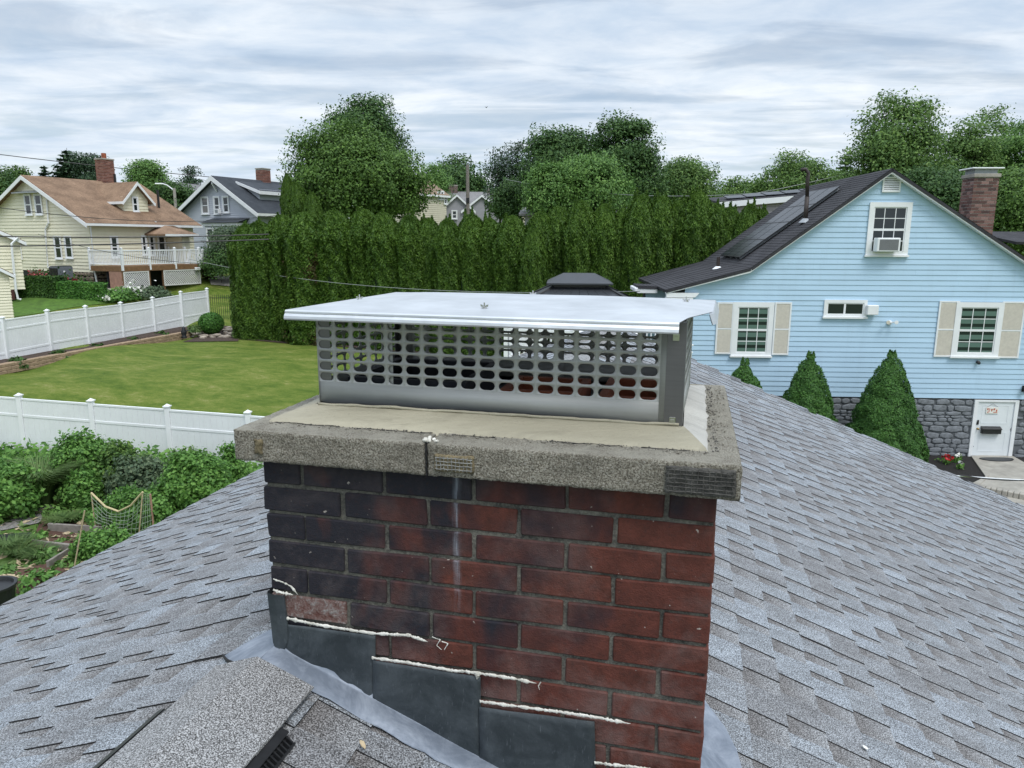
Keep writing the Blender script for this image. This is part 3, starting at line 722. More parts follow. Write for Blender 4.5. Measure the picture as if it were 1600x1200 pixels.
# flues inside
def flue(e0, e1, u0, u1, zt, m):
    mb = MB(); t = .02
    mb.box(e0, e1, u0, u0+t, .0, zt); mb.box(e0, e1, u1-t, u1, .0, zt); mb.box(e0, e0+t, u0+t, u1-t, 0, zt); mb.box(e1-t, e1, u0+t, u1-t, 0, zt)
    mb.build('flue_tile', m, chim)
flue(.13, .45, .22, .55, .195, M_CLAYS); flue(.54, .74, .21, .41, .185, M_CLAY); flue(.78, .95, .24, .50, .175, M_CLAY)
mb = MB(); mb.box(SE0+.004, SE1-.004, SU0+.004, SU1-.004, .115, .118); mb.build('crown_top', M_CLAYS, chim)
# ---- lead step flashings on the front face, apron and corner pieces
def onface(px, py, u=-.0): h = CH.hit(px, py, y=u); return h
def sheet(name, pts, u, m, th=.0016, sub=14, amp=.0016, label=None):
    """a lead sheet laid on the face: quad pts (px) -> wavy grid"""
    a, b, c, d = [onface(*p, u) for p in pts]; vs = []
    for j in range(sub+1):
        for i in range(sub+1):
            p = (a.lerp(b, i/sub)).lerp(d.lerp(c, i/sub), j/sub)
            edge = 1 if 0 < i < sub else .5
            vs.append(p+Vector((0, -.0015-abs(noise.noise(Vector((p.x*14, p.z*14, u*300))))*amp*3*edge, 0)))
    n = (sub+1)**2; vs += [v+Vector((0, th, 0)) for v in vs]
    fs = [(j*(sub+1)+i, j*(sub+1)+i+1, (j+1)*(sub+1)+i+1, (j+1)*(sub+1)+i) for j in range(sub) for i in range(sub)]
    fs += [tuple(n+q for q in f[::-1]) for f in fs]
    for i in range(sub): fs += [(i, n+i, n+i+1, i+1), (sub*(sub+1)+i, sub*(sub+1)+i+1, n+sub*(sub+1)+i+1, n+sub*(sub+1)+i), (i*(sub+1), (i+1)*(sub+1), n+(i+1)*(sub+1), n+i*(sub+1)), (i*(sub+1)+sub, n+i*(sub+1)+sub, n+(i+1)*(sub+1)+sub, (i+1)*(sub+1)+sub)]
    o = obj(name, fastmesh(name, vs, fs, m, smooth=False), chim)
    return o
sheet('step_flashing', [(443, 974), (587, 992), (587, 1104), (436, 1018)], -.003, M_LEAD)
sheet('step_flashing', [(583, 1031), (751, 1057), (752, 1200), (583, 1102)], -.006, M_LEAD)
sheet('step_flashing', [(749, 1104), (929, 1127), (934, 1310), (750, 1202)], -.009, M_LEAD)
sheet('step_flashing', [(926, 1200), (1090, 1220), (1096, 1400), (930, 1312)], -.012, M_LEAD)
# apron: a bent strip from the wall fold out onto the shingles
def roofz(e): return Z0-(SR*(e-E0) if e > E0 else SL*(E0-e))
mb = MB(); n = 40; cols = [(-.004, .030), (-.006, .012), (-.014, .0135), (-.045, .013), (-.078, .0125), (-.080, .0085)]; rg = random.Random(2); vs = []
for i in range(n+1):
    e = .012+1.06*i/n
    for j, (u, h) in enumerate(cols):
        vs.append((e, u+(rg.uniform(-.003, .003) if j > 3 else 0), roofz(e)+h+.004+noise.noise(Vector((e*11, j*1.7, 0)))*.0022))
m = len(cols); mb.add(vs, [(i*m+j, i*m+j+1, (i+1)*m+j+1, (i+1)*m+j) for i in range(n) for j in range(m-1)]); mb.build('apron_flashing', M_LEADL, chim, True)
# dark folded corner piece and the pale plate lying on the left slope
mb = MB(); vs = []; rows = [(926, 0), (950, .2), (975, .5), (1000, .7), (1024, 1)]
L_ = [onface(419, 925, -.004), onface(422, 950, -.004), onface(425, 975, -.004), onface(428, 1003, -.004), onface(431, 1026, -.02)]
R_ = [onface(444, 929, -.004), onface(447, 952, -.004), onface(450, 976, -.004), onface(450, 1000, -.006), onface(437, 1030, -.02)]
for i in range(5):
    a, b = L_[i], R_[i]; k = noise.noise(Vector((i*3.1, 0, 0)))*.004
    vs += [(a.x-.001, .09, a.z), (a.x-.004, .0, a.z), (a.x+.001, -.010-abs(k), a.z+.002), ((a.x+b.x)/2, -.013+k, (a.z+b.z)/2), (b.x, -.008, b.z), (b.x+.001, -.004, b.z)]
mb.add(vs, [(i*6+j, i*6+j+1, (i+1)*6+j+1, (i+1)*6+j) for i in range(4) for j in range(5)]); mb.build('corner_flashing', M_LEAD, chim)
mb = MB(); P = lambda e, u, h=.014: (e, u, roofz(e)+h)
mb.prism([P(.005, -.075), P(-.06, -.065), P(-.155, .02), P(-.10, .10), P(-.03, .16), P(.008, .17)], (0, 0, -.002)); mb.build('left_flashing_plate', M_LEADL, chim)
mb = MB(); mb.prism([P(1.058, .70, .022), P(1.085, .70, .020), P(1.115, .655, .019), P(1.155, .60, .019), P(1.185, .52, .019), P(1.200, .42, .019), P(1.203, .25, .019), P(1.20, .02, .019), P(1.058, .0, .022)], (0, 0, -.003)); 
mb.box(1.0625, 1.0645, -.07, .74, -.96, -.80); mb.build('right_flashing_plate', M_LEADL, chim)
mb = MB(); mb.tube([P(-.155, .015, .018), P(-.11, -.03, .019), P(-.06, -.07, .022), P(-.02, -.09, .026), P(.01, -.085, .026)], [.003, .004, .0045, .005, .004], 6); mb.build('tar_bead', M_ASPH, chim)
# white sealant squeezed along the tops of the lead
def bead(name, px, r, u=-.006, amp=1, n=150):
    n = min(n*4, 150) if n < 40 else n
    pts = []; rr = []; ps = [onface(*p, u) for p in px]; rg = random.Random(int(px[0][0]))
    seg = len(ps)-1
    for i in range(n+1):
        t = i/n*seg; k = min(int(t), seg-1); p = ps[k].lerp(ps[k+1], t-k)
        w_ = noise.noise(Vector((p.x*40, 1, 0)))+.8*noise.noise(Vector((p.x*150, 4, 0))); pts.append(p+Vector((0, .0005, w_*.0016*amp))); rr.append(max(.0007, r*.92*(1+.75*noise.noise(Vector((p.x*60, 5, 0)))+.7*noise.noise(Vector((p.x*190, 9, 0)))+.4*noise.noise(Vector((p.x*420, 2, 0))))*(min(1, (n-i+1)/12) if i > n-12 else 1)))
    mb = MB(); mb.tube(pts, rr, 8)
    for k_, v_ in enumerate(mb.v): c_ = pts[min(k_//8, n)]; mb.v[k_] = (v_[0], c_.y+(v_[1]-c_.y)*.55, v_[2])
    return mb.build(name, M_SEAL, chim, True)
bead('sealant_bead', [(446, 966), (500, 977), (583, 990), (640, 993), (668, 1003)], .0042)
bead('sealant_bead', [(581, 1028), (640, 1036), (700, 1047), (748, 1052), (800, 1060), (838, 1068)], .0042, -.009)
bead('sealant_bead', [(750, 1096), (800, 1103), (870, 1112), (925, 1120), (985, 1131)], .0042, -.012)
bead('sealant_bead', [(929, 1192), (1000, 1200), (1090, 1215)], .004, -.014)
bead('sealant_bead', [(427, 922), (440, 926), (458, 930)], .0042, -.006, 1, 14)
bead('sealant_bead', [(427, 905), (440, 909), (455, 917), (465, 929)], .0024, -.006, 1, 14)
bead('sealant_bead', [(675, 995), (688, 1000), (682, 1008), (690, 1016)], .0013, -.004, 1, 12)
bead('sealant_bead', [(690, 1003), (700, 1006), (694, 1016)], .0013, -.004, 1, 10)
bead('sealant_bead', [(744, 1050), (746, 1056), (745, 1062)], .0062, -.010, 1, 6)
bead('sealant_bead', [(845, 1066), (841, 1072), (843, 1078)], .0011, -.006, 1, 6)

# ------------------------------------------------------------------ stainless chimney cap
CAPR = Matrix.Translation((.985, .142, 0)) @ Matrix.Rotation(R(-2.0), 4, 'Z') @ Matrix.Translation((-.985, -.142, 0))
cap = empty('chimney_cap', CH.m @ Matrix.Translation((-.006, 0, 0)) @ CAPR, 'long stainless steel chimney cap with perforated sides and a bright lid with wing nuts', 'chimney cap')
def perf(L_, Hh, x_first, pitch, ncol, z_first, zp, nrow, hw=.0190, hh=.0103, th=.0013):
    """sheet in the x-z plane with slotted holes; thickness along +y"""
    V, Q = [], []
    def quadbox(x0, x1, z0, z1):
        if x1-x0 < 1e-5 or z1-z0 < 1e-5: return
        b = len(V); V.extend([(x0, 0, z0), (x1, 0, z0), (x1, 0, z1), (x0, 0, z1), (x0, th, z0), (x1, th, z0), (x1, th, z1), (x0, th, z1)])
        Q.extend([(b, b+1, b+2, b+3), (b+7, b+6, b+5, b+4), (b, b+4, b+5, b+1), (b+3, b+2, b+6, b+7), (b, b+3, b+7, b+4), (b+1, b+5, b+6, b+2)])
    xs0 = x_first-pitch/2; xs1 = xs0+pitch*ncol; zt = z_first+zp/2; zbm = zt-zp*nrow
    quadbox(0, xs0, 0, Hh); quadbox(xs1, L_, 0, Hh); quadbox(xs0, xs1, zt, Hh); quadbox(xs0, xs1, 0, zbm)
    K = 6; hole = []
    for a in range(K+1): t = -math.pi/2+math.pi*a/K; hole.append((hw-hh+hh*math.cos(t), hh*math.sin(t)))
    for a in range(K+1): t = math.pi/2+math.pi*a/K; hole.append((-(hw-hh)+hh*math.cos(t), hh*math.sin(t)))
    def outer(x, z):
        X_, Z_ = pitch/2, zp/2; s_ = min(X_/abs(x) if abs(x) > 1e-9 else 1e9, Z_/abs(z) if abs(z) > 1e-9 else 1e9); return (x*s_, z*s_)
    out_ = [outer(*h) for h in hole]; n = len(hole)
    # snap the nearest points to the cell corners
    for cx_, cz_ in ((1, 1), (1, -1), (-1, 1), (-1, -1)):
        c = (cx_*pitch/2, cz_*zp/2); i = min(range(n), key=lambda q: (out_[q][0]-c[0])**2+(out_[q][1]-c[1])**2); out_[i] = c
    for r_ in range(nrow):
        for c in range(ncol):
            ox, oz = x_first+c*pitch, z_first-r_*zp; b = len(V)
            for y in (0, th):
                V.extend([(ox+h[0], y, oz+h[1]) for h in hole]); V.extend([(ox+h[0], y, oz+h[1]) for h in out_])
            for i in range(n):
                j = (i+1) % n
                Q.append((b+i, b+n+i, b+n+j, b+j)); Q.append((b+2*n+j, b+3*n+j, b+3*n+i, b+2*n+i)); Q.append((b+i, b+j, b+2*n+j, b+2*n+i))
    return V, Q
PB = .134; PH = .372-PB
V, Q = perf(SE1-SE0, PH, .101-SE0, .0476, 18, .3405-PB, .0275, 6)
pm = fastmesh('mesh_panel', V, Q, M_STEEL)
obj('mesh_panel', pm, cap, Matrix.Translation((SE0, SU0, PB)))
obj('mesh_panel', pm, cap, Matrix.Translation((SE1, SU1, PB)) @ Matrix.Rotation(math.pi, 4, 'Z'))
V, Q = perf(SU1-SU0, PH, .040, .0476, 9, .3405-PB, .0275, 6); ps_ = fastmesh('mesh_panel', V, Q, M_STEEL)
obj('mesh_panel', ps_, cap, Matrix.Translation((SE1, SU0+.002, PB)) @ Matrix.Rotation(math.pi/2, 4, 'Z'))
obj('mesh_panel', ps_, cap, Matrix.Translation((SE0, SU1-.002, PB)) @ Matrix.Rotation(-math.pi/2, 4, 'Z'))
mb = MB(); mb.box(SE1-.038, SE1+.0015, SU0-.0035, SU0-.0015, PB, PB+PH-.002); mb.box(SE1+.0015, SE1+.003, SU0-.0035, SU0+.03, PB, PB+PH-.002); mb.build('corner_post', M_STEELD, cap)
for (e, u) in ((SE0, SU0), (SE0, SU1), (SE1, SU1)):
    mb = MB(); s1 = 1 if e == SE0 else -1; s2 = 1 if u == SU0 else -1
    mb.box(*sorted((e+s1*.003, e+s1*.035)), *sorted((u+s2*.002, u+s2*.0035)), PB, PB+PH-.004); mb.box(*sorted((e+s1*.002, e+s1*.0035)), *sorted((u+s2*.0035, u+s2*.03)), PB, PB+PH-.004); mb.build('corner_post', M_STEELD, cap)
for z in (.150, .338):
    mb = MB(); mb.cbox(SE1-.026, SE1-.012, SU0-.0062, SU0-.0036, z-.008, z+.008, .0008); mb.cbox(SE1-.024, SE1-.014, SU0-.0075, SU0-.0062, z-.0035, z+.0025, .0006); mb.build('clip', M_NUT, cap)
mb = MB(); mb.box(.262, .282, SU0+.006, SU0+.0085, PB, .366); mb.box(.262, .264, SU0+.0085, SU0+.02, PB, .366); mb.build('support_strap', M_STEEL, cap)
mb = MB(); mb.box(.60, .618, SU1-.012, SU1-.0095, PB, .366); mb.build('support_strap', M_STEEL, cap)
# lid
zl_ = .3785
lp = [(.044, .062), (.975, .062), (1.004, .17), (1.040, .33), (1.043, .70), (.044, .70)]
ZT = zl_+.022; ridge = [(.34, .38), (.78, .38)]
n = 60; mlid = 26
def lidz(e, u):
    # pitched from the rim to a low ridge, with a little oil-canning
    de = min((e-.044)/.30, (1.042-e)/.27, (u-.062)/.318, (.70-u)/.318); de = max(0, min(1, de))
    return zl_+.028*de+.0012*noise.noise(Vector((e*5, u*7, 1)))*min(1, de*4)
def right_edge(u):
    if u < .17: return .975+(u-.062)/.108*.029
    if u < .33: return 1.004+(u-.17)/.16*.036
    return 1.040+(u-.33)/.37*.003
vs = []; fs = []
for j in range(mlid+1):
    u = .062+.638*j/mlid; er = right_edge(u)
    for i in range(n+1):
        e = .044+(er-.044)*i/n; vs.append((e, u, lidz(e, u)))
for j in range(mlid):
    for i in range(n): q = j*(n+1)+i; fs.append((q, q+1, q+n+2, q+n+1))
nb = len(vs); vs += [(a, b, c-.0012) for a, b, c in vs]; fs += [tuple(nb+q for q in f[::-1]) for f in fs]
me = bpy.data.meshes.new('lid'); me.from_pydata(vs, [], fs); me.materials.append(M_LID); me.polygons.foreach_set('use_smooth', [True]*len(me.polygons)); me.update()
lid = obj('lid', me, cap)
def flange(pts, prof, name='lid_edge', m=M_LID):
    mb = MB(); k = len(prof)
    nrm = []
    P_ = [Vector(p) for p in pts]
    for i in range(len(P_)-1): d = (P_[i+1]-P_[i]).normalized(); nrm.append(Vector((d.y, -d.x)))
    vs = []
    for i, p in enumerate(P_):
        nn = (nrm[max(0, i-1)]+nrm[min(i, len(nrm)-1)]).normalized()
        for o_, dz in prof: q = p+nn*o_; vs.append((q.x, q.y, zl_+dz))
    mb.add(vs, [(i*k+j, i*k+j+1, (i+1)*k+j+1, (i+1)*k+j) for i in range(len(P_)-1) for j in range(k-1)]); return mb.build(name, m, lid)
prof = [(0, 0), (.004, -.003), (.0045, -.0065), (.0035, -.0078), (.0060, -.0098), (.009, -.014), (.0105, -.020), (.009, -.0235), (.0065, -.0235), (.0085, -.020), (.006, -.012), (0, -.010)]
flange([(.044, .062), (.975, .062)], prof)
flange([(1.030, .30), (1.040, .33), (1.043, .70)], [(0, 0), (.003, -.004), (.012, -.028), (.010, -.028), (.002, -.006)])
flange([(1.043, .70), (.044, .70)], prof); flange([(.044, .70), (.044, .062)], [(0, 0), (.004, -.004), (-.004, -.026), (-.006, -.026), (.002, -.006)])
for (px_, py_) in ((559, 463), (757, 479), (1068, 468), (832, 457)):
    h = CH.hit(px_, py_, z=.392); e, u = h.x, min(max(h.y, .1), .64)
    if px_ == 559: e, u = .098, .34
    if px_ == 832: u = .60
    z = lidz(e, u); mb = MB(); mb.lathe([(.007, 0), (.007, .0012)], (e, u, z), 10); mb.lathe([(.0045, .0012), (.0045, .0055), (.002, .0057), (.002, .013), (.0012, .0135)], (e, u, z), 8)
    mb.prism([(e-.009, u, z+.003), (e-.004, u, z+.002), (e-.004, u, z+.007), (e-.010, u, z+.0085)], (0, .0016, 0)); mb.prism([(e+.009, u, z+.003), (e+.004, u, z+.002), (e+.004, u, z+.007), (e+.010, u, z+.0085)], (0, .0016, 0))
    mb.build('wing_nut', M_NUT, cap)
# small litter on the near shingles
def on_right(px, py, h=.022):
    o = CH.i @ CO; d = CH.i.to_3x3() @ ray(px, py); a, b = 0.2, 12
    for _ in range(50):
        m_ = (a+b)/2; q = o+d*m_
        if q.z > roofz(q.x)+h: a = m_
        else: b = m_
    return CH.m @ q
q = on_right(566, 1163); mb = MB(); mb.prism([(-.012, 0, 0), (-.004, .006, .001), (.009, .004, .002), (.014, 0, 0), (.005, -.005, .002), (-.006, -.004, .001)], (0, 0, .0015))
tag(mb.build('leaf', M_CANE, None, M=Matrix.Translation(q) @ Matrix.Rotation(R(-50), 4, 'Z') @ Matrix.Rotation(R(22), 4, 'Y')), 'small dry tan leaf lying on the shingles below the lead flashing', 'leaf')
q = on_right(1352, 1168); mb = MB(); mb.lathe([(.0095, 0), (.0095, .0015), (.006, .0025)], (0, 0, 0), 14)
tag(mb.build('disc', M_PWHITE, None, M=Matrix.Translation(q) @ Matrix.Rotation(R(22), 4, 'Y')), 'tiny white disc lying alone on the grey shingles right of the chimney', 'disc')

# ------------------------------------------------------------------ houses: shared builders
def win(parent, P, x0, x1, z0, z1, y, trim=.09, rows=2, cols=1, glass=None, sill=True, depth=.04, name='window', mull=.022):
    """P maps (x, out, z) to the house frame, 'out' being the distance in front of the wall"""
    glass = glass or M_GLASS
    def bx(mb, a, b, o0, o1, c, d):
        vs = [P(x, o, z) for x in (a, b) for o in (o0, o1) for z in (c, d)]
        mb.add(vs, [(0, 1, 3, 2), (4, 6, 7, 5), (0, 4, 5, 1), (2, 3, 7, 6), (0, 2, 6, 4), (1, 5, 7, 3)])
    f = MB(); t = trim
    bx(f, x0-t, x1+t, .0, depth, z1, z1+t); bx(f, x0-t, x0, .0, depth, z0, z1); bx(f, x1, x1+t, .0, depth, z0, z1); bx(f, x0-t, x1+t, .0, depth, z0-t*.6, z0)
    o = f.build(name, M_TRIM, parent)
    g = MB(); bx(g, x0+.001, x1-.001, .004, .012, z0+.001, z1-.001); g.build('pane', glass, o)
    s = MB(); m = .035
    zm = (z0+z1)/2
    for (a, b) in ((z0, zm), (zm, z1)) if rows == 2 else ((z0, z1),):
        d0, d1 = (.013, .026) if a == z0 else (.013, .020)
        bx(s, x0+.002, x0+m, d0, d1, a+.002, b-.002); bx(s, x1-m, x1-.002, d0, d1, a+.002, b-.002); bx(s, x0+m, x1-m, d0, d1, a+.002, a+m); bx(s, x0+m, x1-m, d0, d1, b-m, b-.002)
    s.build('sash', M_TRIM, o)
    if cols > 1:
        s = MB()
        for i in range(1, cols): xm = x0+(x1-x0)*i/cols; bx(s, xm-mull/2, xm+mull/2, .0135, .0195, z0+m, z1-m)
        for a, b in ((z0, zm), (zm, z1)): zc = (a+b)/2; bx(s, x0+m, x1-m, .0130, .0190, zc-mull/2, zc+mull/2)
        s.build('muntin', M_TRIM, o)
    if sill: s = MB(); bx(s, x0-t-.03, x1+t+.03, .0, depth+.05, z0-t*.6-.06, z0-t*.6); s.build('sill', M_TRIM, o)
    return o
def laps(poly, pitch, out0=.004, out1=.016, zstart=None):
    """lapped boards over a convex polygon [(x,z)..]: list of 8-point boards as ((xl0,xr0,z0),(xl1,xr1,z1))"""
    zs = [p[1] for p in poly]; z = zstart if zstart is not None else min(zs); res = []
    def span(zq):
        xs = []
        for i in range(len(poly)):
            (xa, za), (xb, zb_) = poly[i], poly[(i+1) % len(poly)]
            if (za-zq)*(zb_-zq) <= 0 and abs(za-zb_) > 1e-9: xs.append(xa+(xb-xa)*(zq-za)/(zb_-za))
        return (min(xs), max(xs)) if len(xs) > 1 else None
    top = max(zs)
    while z < top-.02:
        z1 = min(z+pitch, top-.001); a = span(z+.0005); b = span(z1)
        if a and b: res.append((a[0], a[1], z, b[0], b[1], z1))
        z += pitch
    return res
def lap_wall(parent, P, poly, pitch, mat, zstart=None, name='siding', each=False, jit=0, rev=None):
    rev = rev or (.021 if each else .038)
    boards = laps(poly, pitch, zstart=zstart); mb = MB(); rg = random.Random(5)
    if each:
        nb2 = []
        for q in boards:
            if q[1]-q[0] > 4 and q[4]-q[3] > 4:
                c = rg.uniform(max(q[0], q[3])+1.2, min(q[1], q[4])-1.2); nb2 += [(q[0], c-.001, q[2], q[3], c-.001, q[5]), (c+.001, q[1], q[2], c+.001, q[4], q[5])]
            else: nb2.append(q)
        boards = nb2
    for (a0, a1, z0, b0, b1, z1) in boards:
        if each: mb = MB()
        o = rg.uniform(0, jit)
        vs = [P(a0, rev+o, z0), P(a1, rev+o, z0), P(b1, .004, z1), P(b0, .004, z1), P(a0, -.01, z0), P(a1, -.01, z0), P(b1, -.01, z1), P(b0, -.01, z1)]
        mb.add(vs, [(0, 1, 2, 3), (7, 6, 5, 4), (0, 4, 5, 1), (3, 2, 6, 7), (0, 3, 7, 4), (1, 5, 6, 2)])
        if each: mb.build('siding_board', mat, parent)
    if not each: tag(mb.build(name, mat, parent), kind='stuff')
def brick_stack(parent, x0, x1, y0, y1, z0, z1, mat=None, cap=.10, bh=.075, bl=.21, M=None, name='chimney', crown=M_CONC):
    mb = MB(); mb.box(x0+.012, x1-.012, y0+.012, y1-.012, z0, z1); ch = mb.build(name, M_MORTL, parent)
    b = MB(); rg = random.Random(int(z1*100)); k = 0; z = z0
    while z+bh < z1:
        off = (k % 2)*bl/2
        for (ax, c0, c1, f0, s) in (('x', x0, x1, y0, -1), ('x', x0, x1, y1, 1), ('y', y0, y1, x0, -1), ('y', y0, y1, x1, 1)):
            p = c0-off
            while p < c1:
                a, q = max(p, c0), min(p+bl-.012, c1)
                if q-a > .03:
                    d = rg.uniform(-.002, .003)
                    if ax == 'x': b.box(a, q, *sorted((f0-s*.02, f0+s*d)), z+.010, z+bh-.010)
                    else: b.box(*sorted((f0-s*.02, f0+s*d)), a+.003, q-.003, z+.010, z+bh-.010)
                p += bl
        z += bh; k += 1
    tag(b.build('brickwork', mat or M_BRICKR, ch), kind='stuff')
    mb = MB(); mb.cbox(x0-.04, x1+.04, y0-.04, y1+.04, z1, z1+cap, .015); mb.build('chimney_crown', crown, ch)
    return ch
def roof_slab(parent, pts, th, mat, name='roof', up=None):
    """quad given eave->ridge corner points, thickened downward"""
    a, b, c, d = [Vector(p) for p in pts]; n = (b-a).cross(d-a).normalized()
    if n.z < 0: n = -n
    mb = MB(); mb.prism([a, b, c, d], -n*th); return mb.build(name, mat, parent)
def shingle_rows(parent, pts, pitch, mat, n=None):
    """thin overlapping rows on a roof quad (eave a-b, ridge d-c), joined"""
    a, b, c, d = [Vector(p) for p in pts]; nrm = (b-a).cross(d-a).normalized()
    if nrm.z < 0: nrm = -nrm
    L_ = (d-a).length; k = max(2, int(L_/pitch)); mb = MB()
    for i in range(k):
        t0, t1 = i/k, (i+1)/k+.01
        p0, p1 = a.lerp(d, t0), b.lerp(c, t0); q0, q1 = a.lerp(d, min(1, t1)), b.lerp(c, min(1, t1))
        vs = [p0+nrm*.016, p1+nrm*.016, q1+nrm*.003, q0+nrm*.003, p0, p1]
        mb.add(vs, [(0, 1, 2, 3), (4, 5, 1, 0)])
    return tag(mb.build('shingle_courses', mat, parent), kind='stuff')

# ------------------------------------------------------------------ the pale blue house
GB = -7.10
a_ = at(1250, 560, 24.0)
BH = Fr((a_.x, a_.y, H+GB), R(3.0))
blue = empty('blue_house', BH.m, 'pale blue clapboard house with white windows, grey stone base and roof solar panels', 'house')
PB_ = lambda x, o, z: Vector((x, -o, z))
def bq(px, py, y=0): h = BH.hit(px, py, y=y); return h.x, h.z
apx, apz = bq(1395, 263, -.25); kx, kz = bq(1173, 419, -.25); lx, lz = bq(1046, 452, -.25); rx, rz_ = bq(1600, 401, -.25)
sb = bq(1400, 621)[1]; slopeR = (apz-rz_)/(rx-apx); slopeL = (apz-kz)/(apx-kx); slopeLL = (kz-lz)/(kx-lx)
REX = 17.0-8.6; rex_z = apz-slopeR*(REX-apx)
DB_ = 7.4
core_poly = [(lx+.55, 0), (REX-.35, 0), (REX-.35, apz-slopeR*(REX-.35-apx)-.16), (apx, apz-.16), (kx, kz-.14), (lx+.55, lz+.04)]
mb = MB(); mb.prism([(x, .02, z) for x, z in core_poly], (0, DB_-.6, 0)); mb.build('wall', M_STONEB, blue)
up_poly = [(lx+.55, sb), (REX-.35, sb), (REX-.35, apz-slopeR*(REX-.35-apx)-.10), (apx, apz-.10), (kx, kz-.09), (lx+.55, lz+.06)]
PITB = .1682
lap_wall(blue, lambda x, o, z: Vector((x, .02-o, z)), up_poly, PITB, M_BLUE, each=True, jit=.002)
mb = MB(); mb.box(lx+.55, REX-.35, -.005, .02, sb-.03, sb-.001); mb.build('starter_trim', M_BLACK, blue)
# roof slabs with verge boards
def bslab(x0, z0, x1, z1, y0, y1, th=.09, nm='roof'):
    roof_slab(blue, [(x0, y0, z0), (x0, y1, z0), (x1, y1, z1), (x1, y0, z1)], th, M_ROOFDK, nm)
    shingle_rows(blue, [(x0, y0, z0), (x0, y1, z0), (x1, y1, z1), (x1, y0, z1)], .14, M_ROOFDK)
bslab(REX, rex_z, apx, apz, -.25, DB_); bslab(kx, kz, apx, apz, -.25, DB_); bslab(lx-.12, lz-.12*slopeLL, kx, kz, -.25, DB_)
exl, exz = bq(996, 447, 1.6); bslab(exl, exz, lx-.12, lz-.12*slopeLL, 1.6, 3.0)
def verge(pts, y0, y1, h0, h1, m=M_TRIM, nm='rake_board'):
    for (xa, za), (xb, zb_) in zip(pts, pts[1:]):
        mb = MB(); mb.prism([(xa, y0, za-h0), (xb, y0, zb_-h0), (xb, y0, zb_-h1), (xa, y0, za-h1)], (0, y1-y0, 0)); mb.build(nm, m, blue)
verge([(lx-.1, lz), (kx, kz), (apx, apz), (REX, rex_z)], -.235, -.03, .045, .145)
verge([(exl, exz), (lx-.12, lz-.02)], 1.62, 1.85, .05, .24)
mb = MB(); mb.prism([(exl+.35, 1.9, 2), (lx+.6, 1.9, 2), (lx+.6, 1.9, lz-.14), (exl+.35, 1.9, exz-.10)], (0, .9, 0)); mb.build('wall', M_STONEB, blue)
lap_wall(blue, lambda x, o, z: Vector((x, 1.9-o, z)), [(exl+.33, 2.6), (lx+.55, 2.6), (lx+.55, lz-.10), (exl+.33, exz-.10)], PITB, M_BLUE, name='rear_siding', each=True)
mb = MB(); mb.cbox(exl-.10, exl+.02, 1.55, 3.0, exz-.20, exz-.06, .02); mb.build('gutter', M_TRIM, blue)
mb = MB(); a, b = bq(1046, 459), bq(1080, 446); mb.prism([(lx-.08, -.22, lz-.26), (lx+.85, -.22, lz-.26), (lx+.98, -.22, lz-.12), (lx-.08, -.22, lz-.12)], (0, .2, 0)); mb.prism([(lx-.10, -.24, lz-.42), (lx+.78, -.24, lz-.42), (lx+.78, -.24, lz-.275), (lx-.10, -.24, lz-.275)], (0, .22, 0)); mb.build('eave_return', M_TRIM, blue)
# windows
def bwin(px0, py0, px1, py1, cols=3, glass=None, trim=.115):
    x0, z1 = bq(px0, py0); x1, z0 = bq(px1, py1); return win(blue, lambda x, o, z: Vector((x, -.004-o, z)), x0, x1, z0, z1, 0, trim, 2, cols, glass, True, .045)
bwin(1153.5, 479.5, 1196.5, 551, 3, M_GLASSB, .16); bwin(1501.5, 480, 1550.5, 552, 3, M_GLASSB, .165)
wu = bwin(1366, 323.5, 1410, 394, 3, M_GLASS, .15)
def shutter(px0, py0, px1, py1):
    x0, z1 = bq(px0, py0); x1, z0 = bq(px1, py1); mb = MB(); t = .05
    mb.box(x0, x0+t, -.04, -.008, z0, z1); mb.box(x1-t, x1, -.04, -.008, z0, z1); zm = z0+(z1-z0)*.49
    for a, b in ((z0, z0+t), (z1-t, z1), (zm-t/2, zm+t/2)): mb.box(x0+t, x1-t, -.039, -.008, a, b)
    s = mb.build('shutter', M_TRIM, blue); m2 = MB(); z = z0+t
    while z < z1-t-.02:
        if not (zm-t/2-.02 < z < zm+t/2): m2.prism([(x0+t, -.034, z), (x0+t, -.034, z+.004), (x0+t, -.016, z+.030), (x0+t, -.012, z+.026)], (x1-x0-2*t, 0, 0))
        z += .030
    m2.box(x0+t, x1-t, -.013, -.009, z0+t, z1-t); m2.build('louvre_panel', M_CREAM, s)
shutter(1121, 472, 1142, 553); shutter(1211, 472, 1231, 554.5); shutter(1468, 470, 1489, 557.5); shutter(1567, 471, 1590, 559.5)
x0, z1 = bq(1292.5, 473); x1, z0 = bq(1348, 492)
sw = win(blue, lambda x, o, z: Vector((x, -.004-o, z)), x0, x1, z0, z1, 0, .10, 1, 1, M_GLASS, True, .045)
mb = MB(); xm = (x0+x1)/2-.02; mb.box(xm-.03, xm+.03, -.036, -.014, z0, z1); mb.build('sash', M_TRIM, sw)
x0, z1 = bq(1352, 476); x1, z0 = bq(1368, 491.5); mb = MB(); mb.cbox(x0, x1, -.22, -.055, z0, z1, .02); tag(mb.build('vent_hood', M_TRIM, blue), label='white box vent beside the small sliding window')
x0, z1 = bq(1379.5, 276.5); x1, z0 = bq(1405.5, 300.5); mb = MB(); t = .045
mb.box(x0, x1, -.05, -.01, z1-t, z1); mb.box(x0, x1, -.05, -.01, z0, z0+t); mb.box(x0, x0+t, -.05, -.01, z0+t, z1-t); mb.box(x1-t, x1, -.05, -.01, z0+t, z1-t)
